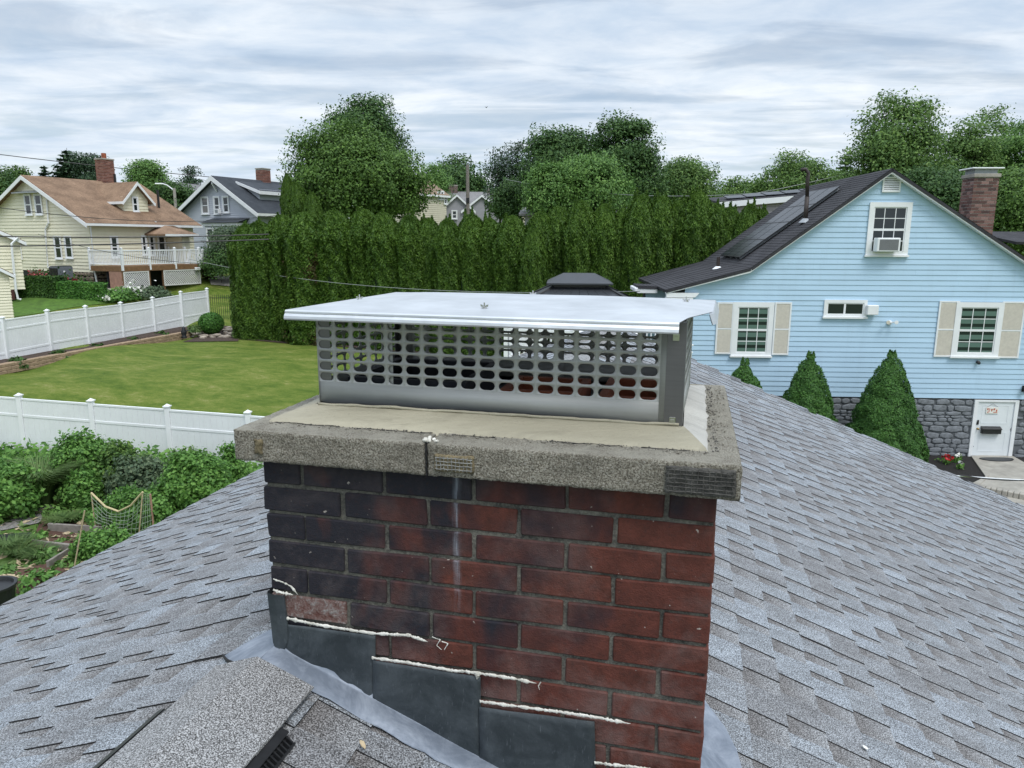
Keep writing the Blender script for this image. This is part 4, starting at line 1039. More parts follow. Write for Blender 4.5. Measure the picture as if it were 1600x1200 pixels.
gv = mb.build('gable_vent', M_TRIM, blue); mb = MB(); mb.box(x0+.01, x1-.01, -.024, -.022, z0+.01, z1-.01); mb.build('vent_backing', M_BLACK, gv)
for i in range(7):
    z = z0+t+(z1-z0-2*t)*i/7; mb = MB(); mb.prism([(x0+t, -.048, z), (x0+t, -.048, z+.012), (x0+t, -.026, z+.040), (x0+t, -.024, z+.030)], (x1-x0-2*t, 0, 0)); mb.build('slat', M_TRIM, gv)
# air conditioner in the attic window
x0, z1 = bq(1370.5, 371.5, -.3); x1, z0 = bq(1404.5, 393.5, -.3)
ac = empty('air_conditioner', BH.m, 'white window air conditioner sitting in the attic window of the blue house', 'air conditioner')
mb = MB(); mb.cbox(x0, x1, -.36, -.055, z0, z1, .02); mb.build('casing', M_WHITE, ac)
mb = MB(); mb.box(x0+.07, x1-.06, -.366, -.361, z0+.05, z1-.05); gr = mb.build('grille', simple('ac_grille', (.17, .17, .18), .7, .2, 40), ac)
mb = MB()
for i in range(13): z = z0+.055+(z1-z0-.115)*i/12; mb.box(x0+.07, x1-.06, -.371, -.367, z, z+.008)
mb.build('grille_fins', M_GREYMET, gr)
# floodlight, hose bib spot, lantern
x, z = bq(1389, 504); fl = MB(); fl.lathe([(.075, 0), (.08, .03), (.05, .05)], (0, 0, 0), 12)
o = tag(fl.build('floodlight', M_TRIM, None, M=BH.m @ Matrix.Translation((x, -.015, z)) @ Matrix.Rotation(R(90), 4, 'X')), 'small white twin floodlight fixed to the blue siding between two windows', 'light')
for s_, ang in ((-1, 120), (1, 60)):
    mb = MB(); mb.tube([(0, 0, .05), (s_*.10, .02, .10), (s_*.13, .03, .14)], [.02, .02, .02], 6); mb.lathe([(.025, 0), (.06, .07), (.065, .10), (.05, .102)], (s_*.13, .03, .13), 10); mb.build('lamp_head', M_TRIM if s_ > 0 else M_CREAM, o)
x, z = bq(1527, 565.5); mb = MB(); mb.lathe([(.05, 0), (.055, .05), (.03, .07)], (0, 0, 0), 10); mb.lathe([(.045, .05), (.05, .10), (.03, .12)], (0, -.02, 0), 10)
tag(mb.build('camera', M_BLACK, None, M=BH.m @ Matrix.Translation((x, -.015, z)) @ Matrix.Rotation(R(90), 4, 'X')), 'small black dome camera under the right-hand shuttered window', 'camera')
x, z = bq(1597, 607); ln = empty('wall_lantern', BH.m @ Matrix.Translation((x+.03, -.02, z)), 'black wall lantern at the right edge beside the white door', 'lantern')
mb = MB(); mb.box(-.05, .05, -.02, 0, -.10, .10); mb.build('back_plate', M_BLACK, ln); mb = MB(); mb.lathe([(.045, -.16), (.075, .03), (.085, .04), (.04, .12), (.01, .16)], (0, -.12, 0), 6); mb.build('lamp_housing', M_BLACK, ln)
mb = MB(); mb.tube([(0, -.02, .06), (0, -.10, .17), (0, -.12, .15)], .012, 5); mb.build('bracket', M_BLACK, ln)
# door
dx0, dz1 = bq(1524.5, 623.5); dx1, dz0 = bq(1581, 712.5); dz0 = .06
dx1 = dx0+.93*((bq(1586, 640)[0]-bq(1526, 640)[0])/.95) if False else bq(1584, 640)[0]; dx0 = bq(1526.5, 640)[0]
mb = MB(); mb.box(dx0-.12, dx0, -.05, .02, 0, sb-.035); mb.box(dx1, dx1+.12, -.05, .02, 0, sb-.035); mb.box(dx0, dx1, -.05, .02, sb-.095, sb-.035); mb.build('door_frame', M_TRIM, blue)
mb = MB(); mb.box(dx0+.004, dx1-.004, -.01, .015, dz0, sb-.10); door = mb.build('door', M_DOOR, blue)
W_ = dx1-dx0
for (a, b, c, d) in ((.14, .86, .60, .94), (.14, .86, .08, .44)):
    mb = MB(); t = .022; x0, x1 = dx0+W_*a, dx0+W_*b; z0, z1 = dz0+(sb-.1-dz0)*c, dz0+(sb-.1-dz0)*d
    mb.box(x0, x1, -.016, -.01, z0, z0+t); mb.box(x0, x1, -.016, -.01, z1-t, z1); mb.box(x0, x0+t, -.016, -.01, z0+t, z1-t); mb.box(x1-t, x1, -.016, -.01, z0+t, z1-t); mb.build('door_moulding', M_DOOR, door)
mb = MB(); mb.box(dx0, dx1, -.09, .02, .0, .058); mb.build('door_sill', M_GREYMET, door)
x, z = bq(1524.5, 659.5); mb = MB(); mb.cbox(x+.03, x+.09, -.04, -.011, z-.08, z+.08, .01); mb.build('door_keypad', M_BLACK, door)
x, z = bq(1524, 669.5); mb = MB(); mb.lathe([(.035, 0), (.035, .01), (.015, .02), (.015, .04), (.03, .05), (.032, .07), (.015, .08)], (0, 0, 0), 10); mb.build('door_handle', simple('brass', (.40, .28, .12), .35, .1, 5, metal=1), door, M=Matrix.Translation((x+.06, -.01, z)) @ Matrix.Rotation(R(90), 4, 'X'))
x0, z1 = bq(1533.5, 667.5, -.05); x1, z0 = bq(1562, 677.5, -.05); mb = MB(); mb.cbox(x0, x1, -.14, -.012, z0, z1-.02, .012); mbx = tag(mb.build('mailbox', M_BLACK, None, M=BH.m), 'black letter box mounted on the white door', 'mailbox')
mb = MB(); mb.prism([(x0-.01, -.15, z1-.06), (x0-.01, -.012, z1+.02), (x0-.01, -.012, z1+.03), (x0-.01, -.155, z1-.05)], (x1-x0+.02, 0, 0)); mb.build('lid', M_BLACK, mbx)
# welcome plaque hung on the door
x0, z1 = bq(1541, 636, -.02); x1, z0 = bq(1559, 646.5, -.02)
pq = MB(); pq.cbox(x0, x1, -.035, -.022, z0, z1, .006); pq = tag(pq.build('door_plaque', M_PWHITE, None, M=BH.m), 'small white plaque with red and orange marks hanging on the white door', 'plaque')
mb = MB(); mb.tube([(x0+.02, -.03, z1), ((x0+x1)/2, -.03, z1+.13), (x1-.02, -.03, z1)], .006, 5); mb.build('cord', M_BOXC if 'M_BOXC' in globals() else M_GREYMET, pq)
mb = MB(); rg = random.Random(4); hh = z1-z0; ww = x1-x0
for i, (fx, fz, fw, fh) in enumerate(((.08, .55, .10, .30), (.22, .20, .06, .62), (.36, .60, .22, .10), (.42, .35, .08, .30), (.60, .55, .12, .28), (.60, .18, .32, .12), (.80, .35, .10, .30), (.12, .15, .08, .18))):
    mb.box(x0+ww*fx, x0+ww*(fx+fw), -.0375, -.0352, z0+hh*fz, z0+hh*(fz+fh))
mb.build('red_marks', simple('red_print', (.50, .12, .07), .6, .3, 20), pq)
# stone base: each stone its own piece
rg = random.Random(21); xs0, xs1 = bq(1275, 640)[0], bq(1640, 640)[0]
def blob_stone(w_, h_, d_, rg, n=9):
    mb = MB(); a = rg.uniform(0, 6); ring = []
    for i in range(n):
        t = 2*math.pi*(i+rg.uniform(-.25, .25))/n; k = (abs(math.cos(t))**4+abs(math.sin(t))**4)**-.25
        ring.append((math.cos(t)*k*w_/2*rg.uniform(.90, 1.0), math.sin(t)*k*h_/2*rg.uniform(.88, 1.0)))
    vs = [(x, 0, z) for x, z in ring]+[(x*.97, -d_*.7, z*.95) for x, z in ring]+[(x*.78, -d_*1.0, z*.74) for x, z in ring]+[(0, -d_*1.08, 0)]
    fs = [(i, (i+1) % n, n+(i+1) % n, n+i) for i in range(n)]+[(n+i, n+(i+1) % n, 2*n+(i+1) % n, 2*n+i) for i in range(n)]+[(2*n+i, 2*n+(i+1) % n, 3*n) for i in range(n)]
    mb.add(vs, fs); return mb
stm = [blob_stone(1, 1, 1, rg).mesh('stone', M_STONE) for _ in range(12)]
def stone_wall(parent, x0, x1, z0, z1, y, hs, ws, d, meshes, rg, skip=None, M0=None, nm='stone', joined=None):
    z = z0; jm = MB()
    while z < z1-.03:
        h = min(rg.uniform(*hs), z1-z); x = x0
        if z1-z-h < .05: h = z1-z
        while x < x1:
            w_ = rg.uniform(*ws); w_ = min(w_, x1-x) if x1-x < ws[0]*1.6 else w_
            if not (skip and skip[0] < x+w_/2 < skip[1]):
                me = meshes[rg.randrange(len(meshes))]
                M = Matrix.Translation((x+w_/2, y, z+h/2+rg.uniform(-.012, .012))) @ Matrix.Rotation(rg.uniform(-.08, .08), 4, 'Y') @ Matrix.Diagonal((w_*rg.choice((-1, 1))*.97, d*rg.uniform(.7, 1.3), h*.97*rg.choice((1, 1.05)), 1))
                if M0 is not None: M = M0 @ M
                if joined is None: obj(nm, me, parent, M)
                else: jm.add([M @ v.co for v in me.vertices], [tuple(p.vertices) for p in me.polygons])
            x += w_
        z += h
    if joined: return tag(jm.build(joined, meshes[0].materials[0], parent), kind='stuff')
stone_wall(blue, xs0, xs1, .02, sb-.04, .012, (.07, .24), (.16, .62), .032, stm, rg, (dx0-.16, dx1+.16))
# brick chimney of the blue house
h0 = BH.hit(1526, 350, y=4.2); cw = 1.0
chb = brick_stack(blue, h0.x-.44, h0.x+.44, 3.9, 4.7, h0.z-.9, BH.hit(1526, 277, y=3.9).z, M_BRICKB, .13, .115, .27)
zt = BH.hit(1526, 277, y=3.9).z; mb = MB(); mb.box(h0.x-.40, h0.x+.40, 4.0, 4.65, zt+.12, zt+.30); mb.build('mesh_screen', M_GREYMET, chb); mb = MB(); mb.cbox(h0.x-.56, h0.x+.56, 3.85, 4.8, zt+.30, zt+.345, .01); mb.build('flue_cap', M_WHITE, chb)
# solar panels on the left slope
thL = math.atan(slopeL); Xl = Vector((1, 0, slopeL)).normalized(); Nl = Vector((-slopeL, 0, 1)).normalized()
def onslope(px, py, off=.14):            # hit the left main roof plane
    o = BH.i @ CO; d = BH.i.to_3x3() @ ray(px, py); p0 = Vector((kx, 0, kz))+Nl*off; t = (p0-o).dot(Nl)/d.dot(Nl); return o+d*t
q0 = onslope(1158, 402); q1 = onslope(1310, 291)
L_sp = (q1-q0).dot(Xl); npan = 4; pw = L_sp/npan; y_near = (q0.y+q1.y)/2
for r_ in range(3):
    for i in range(npan):
        o = Vector((kx, 0, kz))+Xl*((q0-Vector((kx, 0, kz))).dot(Xl)+pw*i)+Nl*.11+Vector((0, y_near+r_*1.02, 0))
        M = Matrix(((Xl.x, 0, Nl.x, o.x), (0, 1, 0, o.y), (Xl.z, 0, Nl.z, o.z), (0, 0, 0, 1)))
        mb = MB(); mb.box(.01, pw-.01, .01, 1.0, 0, .035); p_ = obj('solar_panel', mb.mesh('solar_panel', M_BLACK), blue, M)
        mb = MB(); mb.box(.03, pw-.03, .03, .98, .0355, .038); obj('cell_glass', mb.mesh('cell_glass', M_PV), p_)
        mb = MB()
        for c in range(1, 6): mb.box(.03+(pw-.06)*c/6, .036+(pw-.06)*c/6, .03, .98, .0385, .0392)
        obj('grid_line', mb.mesh('grid_line', M_GREYMET), p_)
for dy in (.2, .8, 1.6, 2.6):
    o = Vector((kx, 0, kz))+Xl*((q0-Vector((kx, 0, kz))).dot(Xl))+Nl*.02+Vector((0, y_near+dy, 0)); M = Matrix(((Xl.x, 0, Nl.x, o.x), (0, 1, 0, o.y), (Xl.z, 0, Nl.z, o.z), (0, 0, 0, 1)))
    mb = MB(); mb.box(.02, L_sp-.02, 0, .04, .005, .085); obj('panel_rail', mb.mesh('panel_rail', M_GREYMET), blue, M)
q = onslope(1258, 347, 0); mb = MB(); r_ = .06; zt = BH.hit(1254, 283, y=q.y).z
mb.tube([(q.x, q.y, q.z-.05), (q.x, q.y, zt-.5)], r_+.012, 10); mb.tube([(q.x, q.y, zt-.5), (q.x-.03, q.y, zt+.0), (q.x-.02, q.y, zt+.25), (q.x-.12, q.y, zt+.38), (q.x-.26, q.y, zt+.36)], r_, 10)
tag(mb.build('vent_pipe', M_PIPE, blue, True), label='tall rusty brown vent pipe with a bent top'); mb = MB(); mb.lathe([(.22, -.02), (.10, .10), (.075, .12)], (q.x, q.y, q.z), 12); mb.build('pipe_boot', M_GREYMET, blue)
o_ = BH.i @ CO; d_ = BH.i.to_3x3() @ ray(1122, 411); t_ = None
q = BH.hit(1122, 411, y=2.6); q.z = kz-(kx-q.x)*slopeLL if q.x < kx else kz+(q.x-kx)*slopeL
mb = MB(); mb.tube([(q.x, q.y, q.z-.05), (q.x, q.y, q.z+.40)], .06, 10); mb.build('vent_pipe', M_PIPE, blue); mb = MB(); mb.lathe([(.20, -.03), (.08, .07)], (q.x, q.y, q.z), 12); mb.build('pipe_boot', M_TRIM, blue)
# wing behind at the right edge
h = BH.hit(1577, 374, y=7); mb = MB()
roof_slab(blue, [(h.x, 6.5, h.z-.1), (h.x+6, 6.5, h.z-.1), (h.x+6, 10, h.z+.35), (h.x, 10, h.z+.35)], .1, M_ROOFDK, 'rear_roof')

# ------------------------------------------------------------------ front garden of the blue house
def bg(px, py): h = BH.hit(px, py, z=.0); return BH.w(h.x, h.y, 0)
flat = H+GB
def flatpoly(name, pts, z, th, mat, label, sub=0, amp=0):
    mb = MB(); n = len(pts); c = Vector((sum(p[0] for p in pts)/n, sum(p[1] for p in pts)/n, z)); 
    mb.prism([(p[0], p[1], z) for p in pts], (0, 0, -th)); return tag(mb.build(name, mat), label, kind='structure')
pp = lambda *q: [bg(a, b) for a, b in q]
flatpoly('garden_soil', [BH.w(-7, .3, 0), BH.w(8.2, .3, 0)]+pp((1800, 840), (1100, 800)), flat+.03, .4, M_MULCH, 'black mulch bed along the blue house')
flatpoly('path', pp((1517, 715), (1578, 713), (1660, 760), (1700, 800), (1500, 800), (1540, 748)), flat+.07, .3, M_CONC, 'stained concrete path leading to the white door')
flatpoly('path_edge', pp((1540, 749), (1546, 746), (1530, 762), (1500, 778), (1490, 774)), flat+.10, .2, M_CONC, 'pale curb along the mulch bed')
q = BH.w((dx0+dx1)/2-.02, -.42, .07); mb = MB(); vs = [(q.x+.55*math.cos(t*math.pi/10), q.y+.30*math.sin(t*math.pi/10) if math.sin(t*math.pi/10) < 0 else q.y+.12*math.sin(t*math.pi/10), flat+.074) for t in range(20)]
mb.prism(vs, (0, 0, .02)); tag(mb.build('door_mat', M_BLACK), 'black half-round door mat in front of the white door', 'doormat')
q = bg(1504, 707); st_ = empty('garden_stake_light', Matrix.Translation((q.x, q.y, flat)), 'dark mushroom shaped stake light in the mulch left of the door', 'garden light')
mb = MB(); mb.tube([(0, 0, 0), (0, 0, .30)], .012, 6); mb.build('stake', M_BLACK, st_); mb = MB(); mb.lathe([(.10, .30), (.08, .34), (.02, .37)], (0, 0, 0), 12); mb.build('lamp_shade', M_BLACK, st_)
# low wall of blocks by the path
mb = MB(); q0, q1 = bg(1530, 770), bg(1610, 785)
for k in range(9):
    t = k/9; p = q0.lerp(q1, t); d = (q1-q0).normalized(); Mk = Matrix.Translation((p.x, p.y, flat-.05)) @ Matrix.Rotation(math.atan2(d.y, d.x), 4, 'Z')
    mb.cbox(0, (q1-q0).length/9-.01, -.12, .12, 0, .28, .02, Mk)
tag(mb.build('low_block_wall', M_CONC), 'low weathered concrete block wall below the path', 'wall')

# ------------------------------------------------------------------ foliage
def leaves(rs, P, Nrm, size, elong=1.5, spread=.8, up=None):
    """rhombic leaf quads at points P, facing roughly Nrm"""
    n = len(P); Nn = Nrm + rs.normal(0, spread, (n, 3)); Nn /= np.linalg.norm(Nn, axis=1)[:, None]+1e-9
    T = rs.normal(0, 1, (n, 3)) if up is None else np.asarray(up)+rs.normal(0, .28, (n, 3))
    T -= (T*Nn).sum(1)[:, None]*Nn; T /= np.linalg.norm(T, axis=1)[:, None]+1e-9; Bn = np.cross(Nn, T)
    s = (size*rs.uniform(.6, 1.3, n))[:, None]
    V = np.stack([P+T*s*elong/2, P+Bn*s/2+T*s*.06, P-T*s*elong/2, P-Bn*s/2+T*s*.06], 1).reshape(-1, 3)
    return V, np.arange(4*n).reshape(n, 4)
def sph(rs, n): v = rs.normal(0, 1, (n, 3)); return v/np.linalg.norm(v, axis=1)[:, None]
def crown_pts(rs, R3, ncl, per, clr, lob=.20, low=-.75, gap=0.0, flat=.6, fr=3.0, inner=.22):
    """cluster centres over an uneven ellipsoid, leaves gathered round each"""
    d = sph(rs, ncl*2); d = d[d[:, 2] > low][:ncl]; ph = rs.uniform(0, 6.28, (6, 3)); fq = rs.uniform(1.2, fr, (6, 3))
    bump = sum(np.sin(d[:, 0]*fq[i, 0]*2+ph[i, 0])*np.sin(d[:, 1]*fq[i, 1]*2+ph[i, 1])*np.sin(d[:, 2]*fq[i, 2]*2+ph[i, 2]) for i in range(6))/2.2
    rad = 1+lob*bump; fill = rs.uniform(0, 1, len(d)) < inner
    rad = rad*np.where(fill, rs.uniform(.35, .8, len(d)), rs.uniform(.84, 1.05, len(d)))
    if gap: keep = (np.sin(d[:, 0]*7+ph[0, 0])+np.sin(d[:, 1]*6+ph[1, 1])+np.sin(d[:, 2]*8+ph[2, 2])) > -3+gap*3; d, rad = d[keep], rad[keep]
    C = d*rad[:, None]*np.asarray(R3); n = len(C)
    idx = np.repeat(np.arange(n), per); off = np.clip(rs.normal(0, 1, (len(idx), 3)), -1.5, 1.5)*np.array([1, 1, flat])*clr*rs.uniform(.6, 1.25, n)[idx][:, None]*.55
    P = C[idx]+off; Nn = d[idx]*.8+off/(clr+1e-6)*.5+np.array([0, 0, .55]); return P, Nn
def limb(mb, rg, base, top, r0, r1, k=6, wob=.1):
    pts = []; base, top = Vector(base), Vector(top)
    for i in range(k+1): t = i/k; p = base.lerp(top, t); p += Vector((rg.uniform(-wob, wob), rg.uniform(-wob, wob), 0))*math.sin(t*math.pi); pts.append(p)
    mb.tube(pts, [r0+(r1-r0)*i/k for i in range(k+1)], 7); return pts
def tree(label, px0, px1, pyt, Y, mat, base_frac=.12, pyb=None, ncl=420, per=34, clr=.7, leaf=.22, lob=.2, depth=1.0, seed=1, gap=0, cat='tree', name='tree', lobes=None, trunk=.28, group=None, twigs=0, flat=.6, low=-.75, rz_scale=1.0):
    rs = np.random.RandomState(seed); rg = random.Random(seed)
    a, b = at(px0, pyt, Y), at(px1, pyt, Y); cxm = (a.x+b.x)/2; w_ = (b.x-a.x)/2; top = at((px0+px1)/2, pyt, Y).z; zb = tz(cxm, Y)
    bot = at((px0+px1)/2, pyb, Y).z if pyb else zb+(top-zb)*base_frac
    root = empty(name, Matrix.Translation((cxm, Y, zb)), label, cat, group)
    Rz = (top-bot)/2; zc = (top+bot)/2-zb; Vs, Qs = [], []; nb = 0
    for (lx_, ly_, lz_, sx_, sy_, sz_, fr_) in (lobes or [(0, 0, 0, 1, 1, 1, 1)]):
        R3 = (w_*sx_*.93, w_*depth*sy_*.93, Rz*sz_*.95); P, Nn = crown_pts(rs, R3, int(ncl*fr_*.62), int(per*5.0), clr*1.35, lob*1.25, low, gap, flat*.9)
        P = P+np.array([lx_*w_, ly_*w_, zc+lz_*Rz]); Vq, Qq = leaves(rs, P, Nn, leaf*.52, 1.5, .75); Vs.append(Vq); Qs.append(Qq+nb); nb += len(Vq)
    obj('crown', fastmesh('crown', np.concatenate(Vs), np.concatenate(Qs), mat), root)
    mb = MB(); limb(mb, rg, (0, 0, -.3), (0, 0, zc+Rz*.25), trunk*(Rz/5+.3), trunk*.25, 8, .15)
    for i in range(9):
        an = rg.uniform(0, 6.28); z0 = zc-Rz*.75+Rz*1.1*i/9; limb(mb, rg, (0, 0, max(.3, z0)), (math.cos(an)*w_*.66, math.sin(an)*w_*.66*depth, z0+Rz*.45), trunk*.35, .03, 5, .2)
    mb.build('trunk', M_BARK, root, True); return root
def conifer(label, px, pyt, Y, hw, mat, seed=1, name='spruce_tree', dens=1.0, zbpx=None, droop=.28, leaf=.16):
    rs = np.random.RandomState(seed); p = at(px, pyt, Y); zb = tz(p.x, Y); h = p.z-zb
    root = empty(name, Matrix.Translation((p.x, Y, zb)), label, 'tree'); P, Nn, U_ = [], [], []
    z = h*.12; mb = MB(); mb.tube([(0, 0, -.2), (0, 0, h*.5), (0, 0, h)], [.22, .12, .02], 6)
    while z < h*.985:
        t = z/h; r_ = hw*(1-t)**.85+.08; nbx = int(7+5*(1-t)); a0 = rs.uniform(0, 6)
        for k in range(nbx):
            an = a0+6.283*k/nbx+rs.uniform(-.2, .2); L_ = r_*rs.uniform(.72, 1.12); m = max(4, int(L_*26*dens)); s = rs.uniform(.1, 1, m)**.8
            x = np.cos(an)*L_*s; y = np.sin(an)*L_*s; zz_ = z-droop*L_*s+.16*L_*s**3
            q = np.stack([x, y, zz_], 1)+rs.normal(0, 1, (m, 3))*np.array([.10, .10, .05])*(1+L_*.3); P.append(q); Nn.append(np.tile([0, 0, 1.], (m, 1))); U_.append(np.tile([np.cos(an), np.sin(an), -.3], (m, 1)))
            mb.tube([(0, 0, z), (math.cos(an)*L_*.8, math.sin(an)*L_*.8, z-droop*L_*.8+.06*L_)], [.02, .006], 3, False)
        z += h*.028+.05
    P, Nn, U_ = map(np.concatenate, (P, Nn, U_)); V, Q = leaves(rs, P, Nn, leaf, 2.0, .5, U_)
    obj('crown', fastmesh('crown', V, Q, mat), root); mb.build('trunk', M_BARK, root); return root

# tall trees beyond the hedge
tree('big round dense maple standing behind the left half of the hedge', 447, 660, 196, 50, L_MAPLE, pyb=352, ncl=640, per=44, clr=.85, leaf=.22, lob=.10, seed=3, cat='tree', name='maple_tree',
     lobes=[(0, 0, -.12, 1.0, 1, .88, .55), (-.18, -.1, .18, .66, .7, .80, .25), (.34, 0, -.25, .66, .8, .66, .22)])
tree('taller dark tree whose crown rises above and behind the big round maple', 508, 624, 155, 57, L_DARK, pyb=330, ncl=330, per=44, clr=.85, leaf=.24, lob=.10, seed=5, name='maple_tree')
tree('dark broad tree left of the tallest tree, behind the middle of the hedge', 816, 946, 203, 66, L_DARK, pyb=360, ncl=430, per=42, clr=.95, leaf=.28, lob=.12, seed=7)
tree('tallest dark green tree in the clump behind the middle of the hedge', 924, 1042, 183, 64, L_DARK, pyb=370, ncl=460, per=42, clr=.95, leaf=.28, lob=.13, seed=8, lobes=[(-.12, 0, .22, .84, .9, .76, .5), (.10, 0, -.25, 1, 1, .75, .5)])
tree('light green tree in front of the dark clump, its left half lower', 832, 884, 256, 52, L_LIGHT, pyb=350, ncl=170, per=34, clr=.75, leaf=.22, lob=.15, seed=9, trunk=.15)
tree('broad light green tree in front of the two dark trees', 868, 974, 246, 54, L_LIGHT, pyb=360, ncl=330, per=38, clr=.85, leaf=.23, lob=.16, seed=10, trunk=.18)
tree('mid green tree to the right of the tallest dark tree', 1032, 1112, 252, 68, L_MID, pyb=350, ncl=260, per=34, clr=.95, leaf=.28, lob=.22, seed=11, gap=.45)
tree('small pale round tree above the hedge, just left of the mauve house', 1110, 1196, 282, 75, L_MID, pyb=345, ncl=150, per=30, clr=.9, leaf=.30, lob=.15, seed=12)
tree('light green tree peeking out right of the big maple', 655, 700, 258, 84, L_LIGHT, pyb=335, ncl=110, per=30, clr=.8, leaf=.26, lob=.16, seed=13, trunk=.14)
tree('dark wide tree behind the far rooftops left of the utility pole', 676, 752, 253, 92, L_DARK, pyb=320, ncl=170, per=30, clr=1.2, leaf=.42, lob=.25, seed=14, gap=.5)
tree('grey green feathery tree right of the utility pole', 744, 764, 285, 96, L_MID, pyb=340, ncl=70, per=24, clr=1.0, leaf=.38, lob=.2, seed=15)
tree('slender open tree at the left edge of the dark clump', 766, 800, 232, 72, L_SPR, pyb=345, ncl=120, per=24, clr=.8, leaf=.24, lob=.3, seed=16, gap=.7, twigs=1)
tree('second slender open tree beside the left edge of the dark clump', 798, 826, 224, 73, L_SPR, pyb=345, ncl=110, per=24, clr=.8, leaf=.24, lob=.3, seed=17, gap=.7)
tree('low dark bushy tree at the foot of the slender open trees', 772, 830, 284, 70, L_DARK, pyb=350, ncl=120, per=30, clr=.9, leaf=.28, lob=.15, seed=18)
# trees on the right
tree('tall loose maple with see-through crown behind the blue gable', 1338, 1482, 152, 46, L_MID, pyb=345, ncl=430, per=36, clr=.75, leaf=.21, lob=.26, seed=21, gap=.62, name='maple_tree', lobes=[(-.02, 0, .28, .74, .8, .70, .42), (-.34, 0, -.2, .62, .9, .62, .26), (.30, 0, -.25, .75, .9, .72, .32)])
tree('mid green tree between the loose maple and the brick chimney', 1452, 1562, 200, 50, L_MID, pyb=370, ncl=330, per=36, clr=.75, leaf=.22, lob=.26, seed=22, gap=.55)
tree('tall feathery tree at the right edge above the brick chimney', 1538, 1592, 172, 56, L_MID, pyb=330, ncl=170, per=26, clr=.7, leaf=.22, lob=.34, seed=23, gap=.75)
tree('bright green tree leaning in from the right edge of the picture', 1565, 1680, 196, 50, L_LIGHT, pyb=340, ncl=260, per=34, clr=.8, leaf=.22, lob=.24, seed=24, gap=.5)
tree('dense dark maple right of the brick chimney, close behind the blue house', 1528, 1700, 262, 37, L_MAPLE, pyb=420, ncl=420, per=44, clr=.7, leaf=.18, lob=.14, seed=25, name='maple_tree')
tree('round leafy tree directly behind the solar panels', 1196, 1300, 248, 60, L_MID, pyb=330, ncl=240, per=34, clr=.8, leaf=.24, lob=.24, seed=26, gap=.5)
tree('low tree right of the one behind the solar panels', 1282, 1352, 268, 58, L_MID, pyb=340, ncl=170, per=32, clr=.8, leaf=.24, lob=.2, seed=27, gap=.08)
tree('dark green tree filling behind the blue house roof', 1395, 1560, 268, 40, L_DARK, pyb=400, ncl=420, per=40, clr=.75, leaf=.2, lob=.16, seed=28)
conifer('thin spruce top poking up left of the loose maple', 1323, 236, 64, 3.4, L_SPR, 31, leaf=.2)
# left side beyond the houses
conifer('tall pointed spruce behind the brown roof, the left one', 104, 231, 88, 6.2, L_SPR, 32, leaf=.30, dens=.9)
tree('ragged dark pine behind the brown roof, just left of the brick chimney', 122, 157, 238, 86, L_SPR, pyb=300, ncl=90, per=26, clr=.9, leaf=.3, lob=.4, seed=33, gap=.7, name='pine_tree', flat=.35)
conifer('small dark spruce tip over the brown ridge near its left end', 68, 258, 92, 3.4, L_SPR, 34, leaf=.28, dens=.7)
tree('bright green pear shaped tree rising behind the brown roof', 206, 252, 250, 70, L_LIGHT, pyb=330, ncl=150, per=34, clr=.75, leaf=.24, lob=.10, seed=35)
tree('thin windswept pine between the two houses', 284, 310, 262, 92, L_SPR, pyb=300, ncl=40, per=24, clr=.8, leaf=.26, lob=.5, seed=36, gap=.7, name='pine_tree', flat=.3)
tree('dark leafy bush filling the gap between the yellow and the grey house', 252, 302, 288, 68, L_DARK, pyb=345, ncl=130, per=32, clr=.8, leaf=.26, lob=.15, seed=37)
tree('dark tree at the left edge behind the gable', -30, 14, 268, 72, L_DARK, pyb=330, ncl=120, per=30, clr=.9, leaf=.28, lob=.2, seed=38)
tree('small round tree left of the yellow gable peak', 18, 38, 265, 84, L_MAPLE, pyb=300, ncl=50, per=26, clr=.8, leaf=.30, lob=.2, seed=39)
tree('pale flowering bush at the corner of the grey house, beside the hedge end', 322, 384, 352, 50, L_SILV, pyb=430, ncl=150, per=30, clr=.5, leaf=.16, lob=.25, seed=40, name='flowering_bush', cat='bush', trunk=.06)
tree('mauve stemmed shrub in the shade behind the deck stairs', 318, 366, 388, 49, L_DARK, pyb=432, ncl=70, per=30, clr=.5, leaf=.16, lob=.2, seed=41, name='bush', cat='bush', trunk=.05)
# a far wooded skyline that reads as one mass
rs = np.random.RandomState(77); P, Nn = [], []
for i in range(150):
    x = -190+380*i/149+rs.uniform(-2, 2); y = 150+rs.uniform(-12, 22); h = rs.uniform(4, 7.5)+1.2*math.sin(i*.7); z0 = tz(x, y)
    p, q = crown_pts(rs, (rs.uniform(3, 5.5), 3, h*.55), 26, 12, 2.0, .15, -.9); P.append(p+np.array([x, y, z0+h*.5])); Nn.append(q)
V, Q = leaves(rs, np.concatenate(P), np.concatenate(Nn), 1.0, 1.2, .6); tag(obj('far_wood', fastmesh('far_wood', V, Q, L_DARK)), 'low dark wood along the far skyline', kind='stuff')

